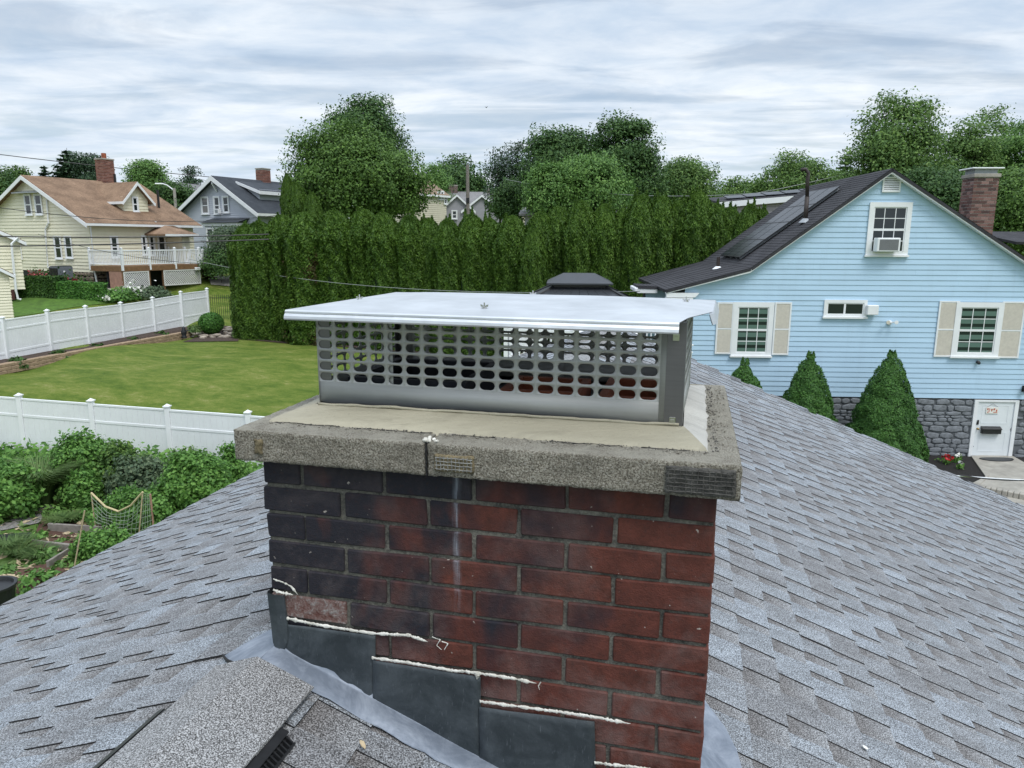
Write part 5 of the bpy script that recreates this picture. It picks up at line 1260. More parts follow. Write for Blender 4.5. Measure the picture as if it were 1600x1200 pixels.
# the arborvitae hedge: every tree its own object
def arb_mesh(seed, rusty=0):
    rs = np.random.RandomState(seed); h = 1.0; n = 46000; V0 = []
    t = rs.uniform(0, 1, n)**.92; an = rs.uniform(0, 6.283, n)
    prof = lambda t: np.where(t < .82, .50+.03*np.sin(t*9), .51*np.clip((1.0-t)/.18, 0, 1)**.50)
    lump = 1+.05*np.sin(an*3+t*4+seed)+.06*np.sin(an*7-t*9+seed*2)+.05*np.sin(t*38+an*9)+.05*np.sin(an*13+t*5)
    r_ = prof(t)*lump*rs.uniform(.86, 1.04, n); P = np.stack([np.cos(an)*r_, np.sin(an)*r_, t*h*6.0], 1)
    # a few leaders at the very top
    for k in range(4):
        m = 420; tt = rs.uniform(0, 1, m); ox, oy = rs.uniform(-.20, .20, 2); aa = rs.uniform(0, 6.28, m); hh = rs.uniform(.5, 1.0); q = np.stack([ox+np.cos(aa)*.14*(1-tt), oy+np.sin(aa)*.14*(1-tt), 5.35+tt*hh], 1); P = np.concatenate([P, q]); an = np.concatenate([an, aa])
    out_ = np.stack([np.cos(an), np.sin(an), np.full(len(an), .25)], 1); V, Q = leaves(rs, P, out_, .030, 4.2, .5, np.stack([np.cos(an)*.25, np.sin(an)*.25, np.ones(len(an))], 1))
    mi = np.zeros(len(Q))
    if rusty: c = P; mi = ((np.sin(c[:, 2]*1.9+rusty)+np.sin(c[:, 0]*5+rusty*3)+rs.normal(0, .5, len(c)) > 1.15) & (c[:, 2] < 4.8)).astype(int)
    return fastmesh('foliage', V, Q, [L_ARB, L_RUST], mi)
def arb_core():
    mb = MB(); mb.lathe([(.10, 0), (.38, .25), (.42, 1.5), (.42, 3.4), (.42, 4.8), (.33, 5.4), (.08, 5.8)], (0, 0, 0), 10); return mb.mesh('inner_shade_core', L_ARBIN)
AM = [arb_mesh(200+i, rusty=(0, 1.3, 0, 2.2, 0)[i]) for i in range(5)]; ACORE = arb_core(); rg = random.Random(9)
mb = MB(); mb.tube([(0, 0, -.1), (0, 0, 3)], [.09, .05], 6); ATR = mb.mesh('trunk', M_BARK)
tops = [(386, 350, 38), (404, 345, 44), (437, 335, 46), (477, 331, 50), (522, 328, 50), (566, 326, 46), (600, 331, 44), (640, 336, 44), (668, 340, 38), (700, 341, 38), (737, 334, 42), (765, 341, 42), (800, 336, 44), (845, 330, 42), (873, 322, 42), (907, 312, 42), (946, 318, 42), (975, 326, 40), (1002, 303, 42), (1034, 305, 42), (1062, 313, 38), (1090, 298, 44), (1122, 318, 38), (1145, 322, 36), (1170, 318, 38), (1192, 326, 34)]
ORD = 'first second third fourth fifth sixth seventh eighth ninth tenth eleventh twelfth thirteenth fourteenth fifteenth sixteenth seventeenth eighteenth nineteenth twentieth twenty-first twenty-second twenty-third twenty-fourth twenty-fifth twenty-sixth'.split()
ha, hb = Vector((-13.6, 37.6)), Vector((12.0, 32.0))
for i, (px, py, w_) in enumerate(tops):
    d = ray(px, py); den = (hb-ha); # intersect the sight line with the hedge row
    A = np.array([[d.x, -den.x], [d.y, -den.y]]); s, t = np.linalg.solve(A, np.array([ha.x, ha.y])); dz = (i % 3-1)*.25
    X_, Y_ = d.x*s, d.y*s+dz; z0 = tz(X_, Y_); top = H+d.z/d.y*Y_; hgt = (top-z0); sw = w_*1.36*Y_/F
    if i == 0: z0 -= .0
    M = Matrix.Translation((X_, Y_, z0))
    rusty = i in (3, 10, 11); k = 1 if i == 3 else (3 if rusty else (0, 2, 4)[rg.randrange(3)])
    lb = f'{ORD[i]} arborvitae counted from the left end of the tall green hedge'
    if i == 3: lb = 'arborvitae with a rusty brown patch near the left end of the tall hedge'
    if i == 10: lb = 'arborvitae with rusty brown foliage in the hedge right below the utility pole'
    root = empty('arborvitae', M, lb, 'hedge tree', 'arborvitae in the tall hedge')
    S = Matrix.Rotation(rg.uniform(0, 6.28), 4, 'Z') @ Matrix.Diagonal((sw/1.0, sw/1.0, hgt/6.05, 1)); obj('foliage', AM[k], root, S); obj('inner_shade_core', ACORE, root, S); obj('trunk', ATR, root)
for px, py, w_, Y_, lb in ((833, 357, 36, 32.6, 'short pointed arborvitae standing in front of the hedge, right of centre'), (462, 285, 30, 45, 'narrow arborvitae top against the big maple, behind the hedge'), (487, 300, 26, 44, 'smaller arborvitae top right of the narrow one against the maple'), (448, 270, 18, 46, 'slimmest arborvitae top at the left flank of the big maple')):
    p = at(px, py, Y_); z0 = tz(p.x, Y_); sw = w_*1.2*Y_/F; root = empty('arborvitae', Matrix.Translation((p.x, Y_, z0)), lb, 'hedge tree')
    S = Matrix.Diagonal((sw, sw, (p.z-z0)/6.05, 1)); obj('foliage', AM[4], root, S); obj('inner_shade_core', ACORE, root, S)

# dwarf conical spruces along the blue house
def dwarf(label, px, pyt, pxl, pxr, pyb, yy, seed):
    h = BH.hit(px, pyt, y=-yy); a, b = BH.hit(pxl, pyb, y=-yy), BH.hit(pxr, pyb, y=-yy); Rr = (b.x-a.x)/2; zt = h.z; zw = a.z
    Hh = zt; rbase = Rr*1.06; rs = np.random.RandomState(seed); n = 56000
    t = 1-np.sqrt(rs.uniform(0, 1, n)); an = rs.uniform(0, 6.283, n); tw = zw/zt
    prof = lambda t: rbase*np.where(t < tw, 1-.06*(tw-t), np.clip((1-t)/(1-tw), 0, 1)**.80)
    # rounded clumps
    K = 240; ct = 1-np.sqrt(rs.uniform(0, 1, K)); ca = rs.uniform(0, 6.283, K)
    cl = np.stack([np.cos(ca)*prof(ct), np.sin(ca)*prof(ct), ct*Hh], 1)
    P = np.stack([np.cos(an)*prof(t), np.sin(an)*prof(t), t*Hh], 1); D = np.full(n, 9.)
    for c in cl: D = np.minimum(D, np.linalg.norm(P-c, axis=1))
    push = np.clip(1-(D/.25)**2, 0, 1)*.17-.08
    outn = np.stack([np.cos(an), np.sin(an), np.full(n, .45)], 1); P = P+outn*(push*(1-.5*t)+rs.normal(0, .015, n))[:, None]
    for k in range(2):
        m = 260; tt = rs.uniform(0, 1, m); aa = rs.uniform(0, 6.28, m); ox = (-.07, .08)[k]; q = np.stack([ox+np.cos(aa)*.07*(1-tt), np.sin(aa)*.07*(1-tt), Hh*.95+tt*(.20, .17)[k]], 1); P = np.concatenate([P, q]); outn = np.concatenate([outn, np.stack([np.cos(aa), np.sin(aa), tt*0+.5], 1)])
    V, Q = leaves(rs, P, outn, .034, 2.2, .5, outn+np.array([0, 0, .4])); root = empty('dwarf_spruce', BH.m @ Matrix.Translation(((a.x+b.x)/2, -yy, 0)), label, 'conifer', 'conical dwarf spruces along the blue house')
    obj('foliage', fastmesh('foliage', V, Q, L_DWARF), root); mb = MB(); mb.lathe([(rbase*.80, .05)]+[(float(prof(np.array(q)))*.90-.03, q*Hh) for q in (.2, .4, .6, .8)]+[(.02, Hh*.95)], (0, 0, 0), 16); mb.build('inner_shade_core', L_ARBIN, root)
dwarf('large dense conical dwarf spruce, the rightmost and biggest, left of the white door', 1383, 547, 1321, 1436, 700, 1.5, 51)
dwarf('middle conical dwarf spruce with a split tip, under the sliding window', 1257, 549, 1212, 1303, 668, 1.5, 52)
dwarf('smallest visible dwarf spruce tip, just under the left shuttered window', 1159, 560, 1132, 1189, 620, 1.5, 53)
# flowers in the mulch
def flower(px, py, mat, label, s=.12, n=26):
    q = bg(px, py+4); rs = np.random.RandomState(int(px)); P = sph(rs, n)*np.array([s, s, s*.6])+np.array([0, 0, .22]); V, Q = leaves(rs, P, sph(rs, n), .07, 1.2, .3)
    root = empty('flower', Matrix.Translation((q.x, q.y, flat+.02)), label, 'flower'); obj('petals', fastmesh('petals', V, Q, mat), root)
    P = rs.normal(0, 1, (60, 3))*np.array([s, s, .05])*.8+np.array([0, 0, .1]); V, Q = leaves(rs, P, sph(rs, 60), .06, 1.8, .4); obj('foliage', fastmesh('foliage', V, Q, L_BUSH), root)
flower(1479, 722, M_RED, 'red flowers in the black mulch bed', .15, 50); flower(1494, 720, M_PWHITE, 'white blossom right of the red flowers in the mulch', .06, 16); flower(1498, 717, M_PWHITE, 'upper white blossom in the mulch bed', .05, 14); flower(1500, 730, M_PWHITE, 'lone white blossom lower in the mulch, by the cable', .07, 16)

# ------------------------------------------------------------------ white vinyl fences
def vinyl(name, label, pts, h, boards, rails=(.0, .46, 1.0), post=.13, pan=2):
    """pts: post feet; post, cap and rails are shared; boards either single parts or a grooved sheet"""
    o = pts[0]; root = empty(name, Matrix.Translation(o), label, 'fence')
    mb = MB(); mb.cbox(-post/2, post/2, -post/2, post/2, -.1, h+.07, .008); pmesh = mb.mesh('post', M_WHITE)
    mb = MB(); c = post/2+.022; mb.box(-c, c, -c, c, 0, .03); mb.add([(-c*.8, -c*.8, .03), (c*.8, -c*.8, .03), (c*.8, c*.8, .03), (-c*.8, c*.8, .03), (0, 0, .085)], [(0, 1, 4), (1, 2, 4), (2, 3, 4), (3, 0, 4)]); cmesh = mb.mesh('post_cap', M_WHITE)
    bw = .176; mb = MB(); mb.cbox(.001, bw-.004, -.012, .012, 0, 1, .004); bm_ = mb.mesh('fence_board', M_WHITE)
    for i, p in enumerate(pts):
        q = p-o; po = obj('post', pmesh, root, Matrix.Translation(q)); obj('post_cap', cmesh, po, Matrix.Translation((0, 0, h+.07)))
        if i == len(pts)-1: break
        d = pts[i+1]-p; L_ = math.hypot(d.x, d.y); an = math.atan2(d.y, d.x); sh = d.z/L_
        M = Matrix.Translation(q) @ Matrix.Rotation(an, 4, 'Z') @ Matrix(((1, 0, 0, 0), (0, 1, 0, 0), (sh, 0, 1, 0), (0, 0, 0, 1)))
        for (za, zb_) in ((.06, .17), (h*.70, h*.70+.075), (h-.06, h)) if pan == 2 else ((.06, .15), (h*.30, h*.30+.09), (h*.78, h*.78+.07), (h-.06, h)):
            mb = MB(); mb.cbox(post/2, L_-post/2, -.024, .024, za, zb_, .006); mb.build('rail', M_WHITE, root, M=M)
        n = int(round((L_-post)/bw)); s = (L_-post)/(n*bw)
        if boards:
            for k in range(n): obj('fence_board', bm_, root, M @ Matrix.Translation((post/2+k*bw*s, 0, .10)) @ Matrix.Diagonal((s, 1, h-.13, 1)))
        else:
            mb = MB()
            for k in range(n): mb.cbox(post/2+k*bw*s+.001, post/2+(k+1)*bw*s-.003, -.012, .012, .10, h-.03, .004)
            tag(mb.build('fence_boards', M_WHITE, root, M=M), kind='stuff')
    return root
n0 = Vector((-13.999, 20.316)); dn = Vector((2.3708, -.5768)); zt_ = H-4.3636
pts = [Vector((n0.x+dn.x*i, n0.y+dn.y*i, zt_-.019*i-1.83-.10)) for i in range(-3, 6)]
vinyl('vinyl_fence', 'white vinyl privacy fence crossing behind the vegetable garden, nearest of the two white fences', pts, 1.83, True)
f0, f6 = Vector((-18.72, 32.0)), Vector((-17.05, 41.6)); fp = []
for i, (px, py) in enumerate([(3, 496), (73, 485), (133, 478.5), (188, 473), (238, 465), (282, 456), (323, 451)]):
    # sight line meets the vertical plane of the fence
    d = ray(px, py); den = f6-f0; A = np.array([[d.x, -den.x], [d.y, -den.y]]); s, t = np.linalg.solve(A, np.array([f0.x, f0.y])); fp.append(Vector((d.x*s, d.y*s, H+d.z*s-1.95)))
e = fp[0]-(fp[1]-fp[0]); fp = [e-(fp[1]-fp[0]), e]+fp
vinyl('vinyl_fence', 'white vinyl privacy fence below the yellow house, farther of the two white fences', fp, 1.86, False, pan=3)
# dark iron fence between the far end of the white fence and the hedge
e = fp[-1]; p1 = at(372, 505, e.y+.3); root = empty('iron_fence', Matrix.Translation((e.x+.1, e.y, e.z)), 'black iron picket fence between the white fence end and the tall hedge', 'fence')
Lf = 2.3; mb = MB(); mb.box(0, Lf, -.015, .015, .15, .18); mb.build('rail', M_BLACK, root); mb = MB(); mb.box(0, Lf, -.015, .015, 1.42, 1.45); mb.build('rail', M_BLACK, root)
mb = MB(); mb.box(-.009, .009, -.009, .009, .02, 1.55); mb.add([(-.014, -.014, 1.55), (.014, -.014, 1.55), (.014, .014, 1.55), (-.014, .014, 1.55), (0, 0, 1.66)], [(0, 1, 4), (1, 2, 4), (2, 3, 4), (3, 0, 4)]); pk = mb.mesh('picket', M_BLACK)
for k in range(20): obj('picket', pk, root, Matrix.Translation((.06+k*Lf/20, 0, 0)))
# raised bed, block wall, shrubs
ws, we = at(-8, 586, 26.2), at(292, 529, 37.2); nb_ = Vector((ws.x, ws.y)); ne_ = Vector((we.x, we.y))
dirw = (ne_-nb_).normalized(); Lw = (ne_-nb_).length; z0w, z1w = tz(nb_.x, nb_.y), tz(ne_.x, ne_.y)
rw = empty('retaining_wall', Matrix.Translation((nb_.x, nb_.y, 0)), 'low tan block retaining wall along the left side of the lawn', 'wall'); rg = random.Random(12)
blk = []
for k in range(4): m_ = MB(); m_.cbox(0, .40, -.14, .14, 0, .125, .018, None, .006, random.Random(k)); blk.append(m_.mesh('wall_block', M_BLOCK))
an = math.atan2(dirw.y, dirw.x)
for c in range(3):
    t = -(c % 2)*.2
    while t < Lw:
        zb_ = z0w+(z1w-z0w)*t/Lw-.04+c*.128; p = dirw*t; obj('wall_block', blk[rg.randrange(4)], rw, Matrix.Translation((p.x-c*.012, p.y, zb_)) @ Matrix.Rotation(an+rg.uniform(-.02, .02), 4, 'Z')); t += .405
tops_ = lambda t: z0w+(z1w-z0w)*t+.30
mb = MB(); q = [Vector((nb_.x-.1, nb_.y, tops_(0))), Vector((ne_.x-.1, ne_.y, tops_(1))), Vector((fp[6].x+1.2, fp[6].y+2, tops_(1)+.12)), Vector((fp[6].x-.3, fp[6].y+2, tops_(1)+.12)), Vector((fp[1].x-.3, fp[1].y, tops_(0)+.05))]
mb.prism(q, (0, 0, -.6)); tag(mb.build('planting_bed', M_BROWNM), 'brown mulch bed between the block wall and the far white fence', kind='structure')
def clump(label, px, py, Y, r_, h_, mat, n=900, leaf=.09, elong=1.6, name='shrub', cat='shrub', group=None, z0=None, dome=True, seed=1):
    p = at(px, py, Y); rs = np.random.RandomState(seed); z0 = z0 if z0 is not None else p.z
    d = sph(rs, n); d[:, 2] = abs(d[:, 2]); P = d*np.array([r_, r_, h_])*rs.uniform(.55, 1.05, n)[:, None]*(1+.12*np.sin(d[:, :1]*9+seed)); V, Q = leaves(rs, P, d+np.array([0, 0, .4]), leaf, elong, .55, d+np.array([0, 0, .6]))
    root = empty(name, Matrix.Translation((p.x, p.y, z0)), label, cat, group); obj('foliage', fastmesh('foliage', V, Q, mat), root); mb = MB(); mb.tube([(0, 0, -.1), (0, 0, h_*.6)], [.03, .015], 5); mb.build('stem', M_BARK, root); return root
for i, (px, py, lb) in enumerate([(27, 574, 'small green shrub in the fence bed, nearest the left edge of the picture'), (92, 562, 'small green shrub second from the left in the fence bed'), (154, 551, 'small green shrub third from the left in the fence bed'), (209, 540, 'small green shrub fourth from the left in the fence bed'), (253, 530, 'last small green shrub in the fence bed, next to the dark urn')]):
    d = ray(px, py); A = np.array([[d.x, -den.x], [d.y, -den.y]]); s, t = np.linalg.solve(A, np.array([f0.x+.75, f0.y])); clump(lb, px, py, d.y*s, .38, .38, L_HEDGE, 700, .09, seed=60+i, group='low shrubs in the bed along the far white fence')
# round box ball, urn, edging stones
p = at(331, 520, 38.0); clump('round clipped box ball at the end of the fence bed', 331, 519, 38.2, .60, .01, L_BOX, 10, seed=2) if False else None
rs = np.random.RandomState(70); d = sph(rs, 5200); P = d*.62*rs.uniform(.93, 1.03, len(d))[:, None]*np.array([1, 1, .90]); V, Q = leaves(rs, P, d, .055, 1.5, .5)
root = empty('box_ball', Matrix.Translation((p.x, p.y, p.z)), 'round clipped box ball at the end of the fence bed', 'shrub'); obj('foliage', fastmesh('foliage', V, Q, L_BOX), root, Matrix.Translation((0, 0, .5)))
mb = MB(); mb.lathe([(.2, .0), (.5, .3), (.54, .6), (.3, .95), (.05, 1.02)], (0, 0, 0), 14); mb.build('inner_shade_core', L_ARBIN, root)
clump('pale yellow-green tuft left of the round box ball', 305, 518, 37.4, .35, .38, L_GRASSY, 500, .05, 4, seed=71)
p = at(288, 528, 36.4); root = empty('garden_figure', Matrix.Translation(p), 'small dark garden figure on the end of the block wall', 'ornament'); mb = MB(); mb.lathe([(.13, 0), (.15, .05), (.09, .10), (.13, .22), (.14, .34), (.08, .42), (.09, .50), (.02, .58)], (0, 0, 0), 12); mb.build('figure', M_DARK, root, True); mb = MB(); mb.tube([(.05, 0, .30), (.22, 0, .38), (.30, 0, .36)], [.04, .03, .015], 6); mb.build('arm', M_DARK, root)
rg = random.Random(31); root = empty('stone_edging', Matrix.Translation((0, 0, 0)), 'dry stacked pale stones edging the bed below the box ball', 'stone edging')
rm = [blob_stone(1, 1, 1, rg).mesh('stone', M_ROCK) for _ in range(6)]
for k in range(44):
    t = rg.random(); px, py = 290+80*t, 523-2*t+rg.uniform(-6, 8); q = gp(px, py); M = Matrix.Translation((q.x, q.y, q.z+rg.uniform(.0, .16))) @ Matrix.Rotation(rg.uniform(-.5, .5), 4, 'Z') @ Matrix.Diagonal((rg.uniform(.25, .5), rg.uniform(.2, .35), rg.uniform(.10, .20), 1)) @ Matrix.Translation((0, .5, 0)); obj('stone', rm[k % 6], root, M)
patch('planting_bed', [gp(285, 536), gp(372, 534), gp(378, 512), gp(330, 508)], M_BROWNM, .03, 'bare brown soil round the stone edging')
patch('hedge_bed', [(-14.3, 36.6, 0), (12.5, 30.6, 0), (12.8, 33.5, 0), (-14.0, 39.5, 0)], M_BROWNM, .03, 'bare brown soil under the tall hedge', n=24)

# ------------------------------------------------------------------ the yellow house
YAW = -(90-26.7)
c0 = at(138, 343, 45.0); zg = tz(c0.x, c0.y)-.1
YH = Fr((c0.x, c0.y, zg), R(YAW))            # x runs back to the right along the long side, y to the left along the gable
yel = empty('yellow_house', YH.m, 'pale yellow clapboard house with a brown shingle roof, field stone base and white railed deck', 'house')
ze = YH.hit(138, 343, y=0).z; Ly = YH.hit(300, 343, y=0).x; ap = YH.hit(43, 274, x=0); hw = ap.y; za = ap.z; Wy = 2*hw
zb_ = YH.hit(150, 425.5, y=0).z
sy = (za-ze)/hw
mb = MB(); mb.prism([(0.02, .02, 0), (0.02, Wy-.02, 0), (.02, Wy-.02, ze-.1), (.02, hw, za-.25), (.02, .02, ze-.1)], (Ly-.04, 0, 0)); mb.build('wall', M_FIELD if False else M_DARK, yel)
Pg = lambda x, o, z: Vector((-o, x, z)); Ps = lambda x, o, z: Vector((x, -o, z))
lap_wall(yel, Pg, [(0, zb_), (Wy, zb_), (Wy, ze), (hw, za-.14), (0, ze)], .205, M_YEL, name='gable_siding')
lap_wall(yel, Ps, [(0, zb_), (Ly, zb_), (Ly, ze), (0, ze)], .205, M_YEL, name='side_siding')
mb = MB(); mb.box(-.03, .06, -.03, .06, zb_, ze); mb.build('corner_board', M_YEL, yel)
ov = .42
for sgn, ya, yb in ((1, -ov, hw), (-1, Wy+ov, hw)):
    zl2 = ze-sy*ov; roof_slab(yel, [(-ov, ya, zl2), (Ly+ov, ya, zl2), (Ly+ov-(2.3 if sgn > 0 else 0)*0, hw, za), (-ov, hw, za)], .12, M_ROOFBR)
    shingle_rows(yel, [(-ov, ya, zl2), (Ly+ov, ya, zl2), (Ly+ov, hw, za), (-ov, hw, za)], .15, M_ROOFBR)
    mb = MB(); mb.prism([(-ov-.03, ya, zl2-.03), (-ov-.03, hw, za-.03), (-ov-.03, hw, za-.28), (-ov-.03, ya, zl2-.28)], (.03, 0, 0)); mb.build('rake_board', M_TRIM, yel)
mb = MB(); mb.box(-ov, Ly+ov, -ov-.10, -ov, ze-sy*ov-.16, ze-sy*ov-.02); mb.build('gutter', M_TRIM, yel)
def ywin(face, px0, py0, px1, py1, y=0, x=0, rows=2, trim=.09, glass=None, **k):
    if face == 'g': a, b = YH.hit(px0, py0, x=x), YH.hit(px1, py1, x=x); P = lambda q, o, z: Vector((x-.042-o, q, z)); u0, u1 = sorted((a.y, b.y))
    else: a, b = YH.hit(px0, py0, y=y), YH.hit(px1, py1, y=y); P = lambda q, o, z: Vector((q, y-.042-o, z)); u0, u1 = sorted((a.x, b.x))
    return win(yel, P, u0, u1, min(a.z, b.z), max(a.z, b.z), 0, trim, rows, 1, glass, True, .05, **k)
ywin('g', 39.5, 305.5, 51, 334.5); ywin('g', 55.5, 305, 67.5, 334); ywin('g', 86, 371, 98, 403); ywin('g', 102.5, 371, 114.5, 402); ywin('g', 23, 374, 35, 403)
ywin('s', 172.5, 371, 184, 401); ywin('s', 221, 370, 228.5, 397); ywin('s', 233, 370, 241, 398); ywin('s', 246.5, 370, 258, 398, rows=1)
a = YH.hit(30, 300, x=0); b = YH.hit(68, 300, x=0); mb = MB(); mb.prism([(-.02, a.y+.1, a.z+.05), (-.45, a.y+.1, a.z-.06), (-.45, a.y+.1, a.z-.12), (-.02, a.y+.1, a.z-.0)], (0, b.y-a.y-.2, 0)); mb.build('window_awning', M_GREYMET, yel)
def ydown(pts, name='downspout'): mb = MB(); mb.tube(pts, .055, 6); mb.build(name, M_TRIM, yel)
g = lambda px, py, x=-.1: tuple(YH.hit(px, py, x=x)); s_ = lambda px, py, y=-.1: tuple(YH.hit(px, py, y=y))
ydown([g(73, 312), g(75, 342), g(76, 348), g(71, 358), g(71, 364), g(75, 418), g(82, 419)]); ydown([s_(147, 345), s_(141, 350), s_(148, 425), s_(153, 448)])
ydown([s_(243, 346), s_(247, 364)])
# stone base on both visible faces
yst = [blob_stone(1, 1, 1, rg).mesh('stone', M_FIELD) for _ in range(8)]
xa = YH.hit(175, 440, y=0).x
stone_wall(yel, 0, xa, .0, zb_-.02, 0, (.18, .34), (.25, .55), .08, yst, rg)
stone_wall(yel, -hw*1.2, 0, .0, zb_-.02, 0, (.2, .34), (.3, .6), .08, yst, rg, M0=Matrix.Rotation(R(-90), 4, 'Z'))
x0 = YH.hit(176, 440, y=0).x; x1 = YH.hit(190, 440, y=0).x; mb = MB(); mb.box(x0, x1, -.05, 0, 0, zb_-.01); mb.build('bulkhead_door', M_LINT, yel)
# dormer
dA = YH.hit(209, 287, y=1.3); zx = lambda y: ze+sy*y
dw = (YH.hit(229, 320, y=1.3).x-YH.hit(191, 320, y=1.3).x)/2; dcx = dA.x; yd = 1.3; zd0 = zx(yd)-.05; zde = YH.hit(209, 305, y=yd).z-.12; zda = YH.hit(210, 284, y=yd).z
yb_ = min(hw, (zde-ze)/sy); mb = MB(); mb.prism([(dcx-dw, yd+.03, zd0-.3), (dcx+dw, yd+.03, zd0-.3), (dcx+dw, yd+.03, zde), (dcx, yd+.03, zda-.1), (dcx-dw, yd+.03, zde)], (0, yb_, 0)); mb.build('dormer_wall', M_YEL, yel)
lap_wall(yel, lambda x, o, z: Vector((x, yd-o, z)), [(dcx-dw, zd0), (dcx+dw, zd0), (dcx+dw, zde), (dcx, zda-.1), (dcx-dw, zde)], .205, M_YEL, name='dormer_siding')
lap_wall(yel, lambda x, o, z: Vector((dcx-dw-o, x, z)), [(yd, zd0), (yb_+.0, zde-.01), (yd, zde)], .205, M_YEL, name='dormer_siding')
for sgn in (-1, 1):
    e = dcx+sgn*(dw+.3); ze2 = zde-.3*(zda-zde)/dw; ybk = (zda-ze)/sy; yk2 = (ze2-ze)/sy
    roof_slab(yel, [(e, yd-.35, ze2), (e, yk2, ze2), (dcx, ybk, zda), (dcx, yd-.35, zda)], .10, M_ROOFBR, 'dormer_roof')
    mb = MB(); mb.prism([(e, yd-.38, ze2-.02), (dcx, yd-.38, zda-.02), (dcx, yd-.38, zda-.24), (e, yd-.38, ze2-.22)], (0, .03, 0)); mb.build('rake_board', M_TRIM, yel)
    mb = MB(); mb.box(*sorted((e, e+sgn*.06)), yd-.35, yk2, ze2-.16, ze2-.0); mb.build('gutter', M_TRIM, yel)
ywin('s', 206.5, 309, 214.5, 329.5, y=yd)
h = YH.hit(165, 280, y=hw+.1); ztop = YH.hit(165, 250.5, y=hw).z; brick_stack(yel, h.x-.42, h.x+.42, hw-.35, hw+.45, za-.9, ztop, M_BRICKR, .10, .10, .26)
mb = MB(); mb.lathe([(.16, 0), (.16, .35), (.13, .37)], (h.x, hw+.05, ztop+.1), 8); mb.build('flue_pot', M_CLAY, yel)
for px, py, pt in ((180, 283, 272), (247, 309, 297)):
    q = YH.hit(px, py, y=hw*(.93 if px < 200 else .35)); q.z = ze+sy*q.y; mb = MB(); mb.tube([tuple(q), (q.x, q.y, YH.hit(px, pt, y=q.y).z)], .08, 8); mb.build('vent_pipe', M_BLACK, yel)
# rear bump-out with a hip roof
bx0 = YH.hit(240, 366, y=-.9).x; bx1 = YH.hit(306, 366, y=-1.8).x; zbe = YH.hit(270, 365.5, y=-1.8).z; zbt = YH.hit(262, 348, y=0).z
mb = MB(); mb.box(bx0+1.6, bx1-.3, -1.5, 0, zb_, zbe-.1); mb.build('sunroom_wall', M_YEL, yel)
lap_wall(yel, lambda x, o, z: Vector((x, -1.5-o, z)), [(bx0+1.6, zb_), (bx1-.3, zb_), (bx1-.3, zbe-.05), (bx0+1.6, zbe-.05)], .205, M_YEL, name='sunroom_siding')
mb = MB(); mb.add([(bx0, -2.0, zbe), (bx1, -2.0, zbe), (bx1, 0, zbe), (bx0, 0, zbe), (bx0+1.6, 0, zbt), (bx1-1.6, 0, zbt), (bx0, -2, zbe-.1), (bx1, -2, zbe-.1), (bx1, 0, zbe-.1), (bx0, 0, zbe-.1)], [(0, 1, 5, 4), (1, 2, 5), (3, 0, 4), (0, 6, 7, 1), (1, 7, 8, 2), (3, 9, 6, 0), (6, 9, 8, 7)]); mb.build('hip_roof', M_ROOFBR, yel)
mb = MB(); mb.box(bx0, bx1, -2.08, -2.0, zbe-.14, zbe-.01); mb.build('gutter', M_TRIM, yel)
# deck with railing, lattice skirt and stairs
yd_ = -3.0; D0 = YH.hit(191.5, 417, y=yd_); D1 = YH.hit(312, 417, y=yd_); zdk = D0.z+.02; zgd = max(.0, YH.hit(250, 447, y=yd_).z)
dk = empty('deck', YH.m, 'raised wooden deck with white railing and white lattice skirt behind the yellow house', 'deck'); rx = D1.x; lx0 = D0.x
for k in range(int(3.0/.145)): mb = MB(); mb.box(lx0, rx, yd_+k*.145, yd_+k*.145+.138, zdk-.04, zdk); mb.build('deck_board', M_WOODBR, dk)
mb = MB(); mb.box(lx0, rx, yd_-.04, yd_, zdk-.30, zdk+.0); mb.build('rim_joist', M_WOODBR, dk)
def rail_run(p, q, hh=.95, posts=3, parent=dk):
    p, q = Vector(p), Vector(q); d = q-p; L_ = math.hypot(d.x, d.y); an = math.atan2(d.y, d.x); sh = d.z/L_; M = Matrix.Translation(p) @ Matrix.Rotation(an, 4, 'Z') @ Matrix(((1, 0, 0, 0), (0, 1, 0, 0), (sh, 0, 1, 0), (0, 0, 0, 1)))
    for za, zb2 in ((hh-.07, hh), (.08, .13)): mb = MB(); mb.box(0, L_, -.035, .035, za, zb2); mb.build('rail', M_WHITE, parent, M=M)
    mb = MB(); mb.box(-.017, .017, -.017, .017, .13, hh-.07); bme = mb.mesh('baluster', M_WHITE); n = int(L_/.125)
    for k in range(1, n): obj('baluster', bme, parent, M @ Matrix.Translation((L_*k/n, 0, 0)))
    mb = MB(); mb.box(-.055, .055, -.055, .055, -.25, hh+.08); mb.box(-.07, .07, -.07, .07, hh+.08, hh+.11); mb.add([(-.06, -.06, hh+.11), (.06, -.06, hh+.11), (.06, .06, hh+.11), (-.06, .06, hh+.11), (0, 0, hh+.16)], [(0, 1, 4), (1, 2, 4), (2, 3, 4), (3, 0, 4)]); pme = mb.mesh('rail_post', M_WHITE)
    for k in range(posts): obj('rail_post', pme, parent, M @ Matrix.Translation((L_*k/(posts-1), 0, 0)))
rail_run((lx0, yd_, zdk), (rx, yd_, zdk), posts=4); rail_run((lx0, -.05, zdk), (lx0, yd_, zdk), posts=2); rail_run((rx, yd_+1.3, zdk), (rx, -.2, zdk), posts=2)
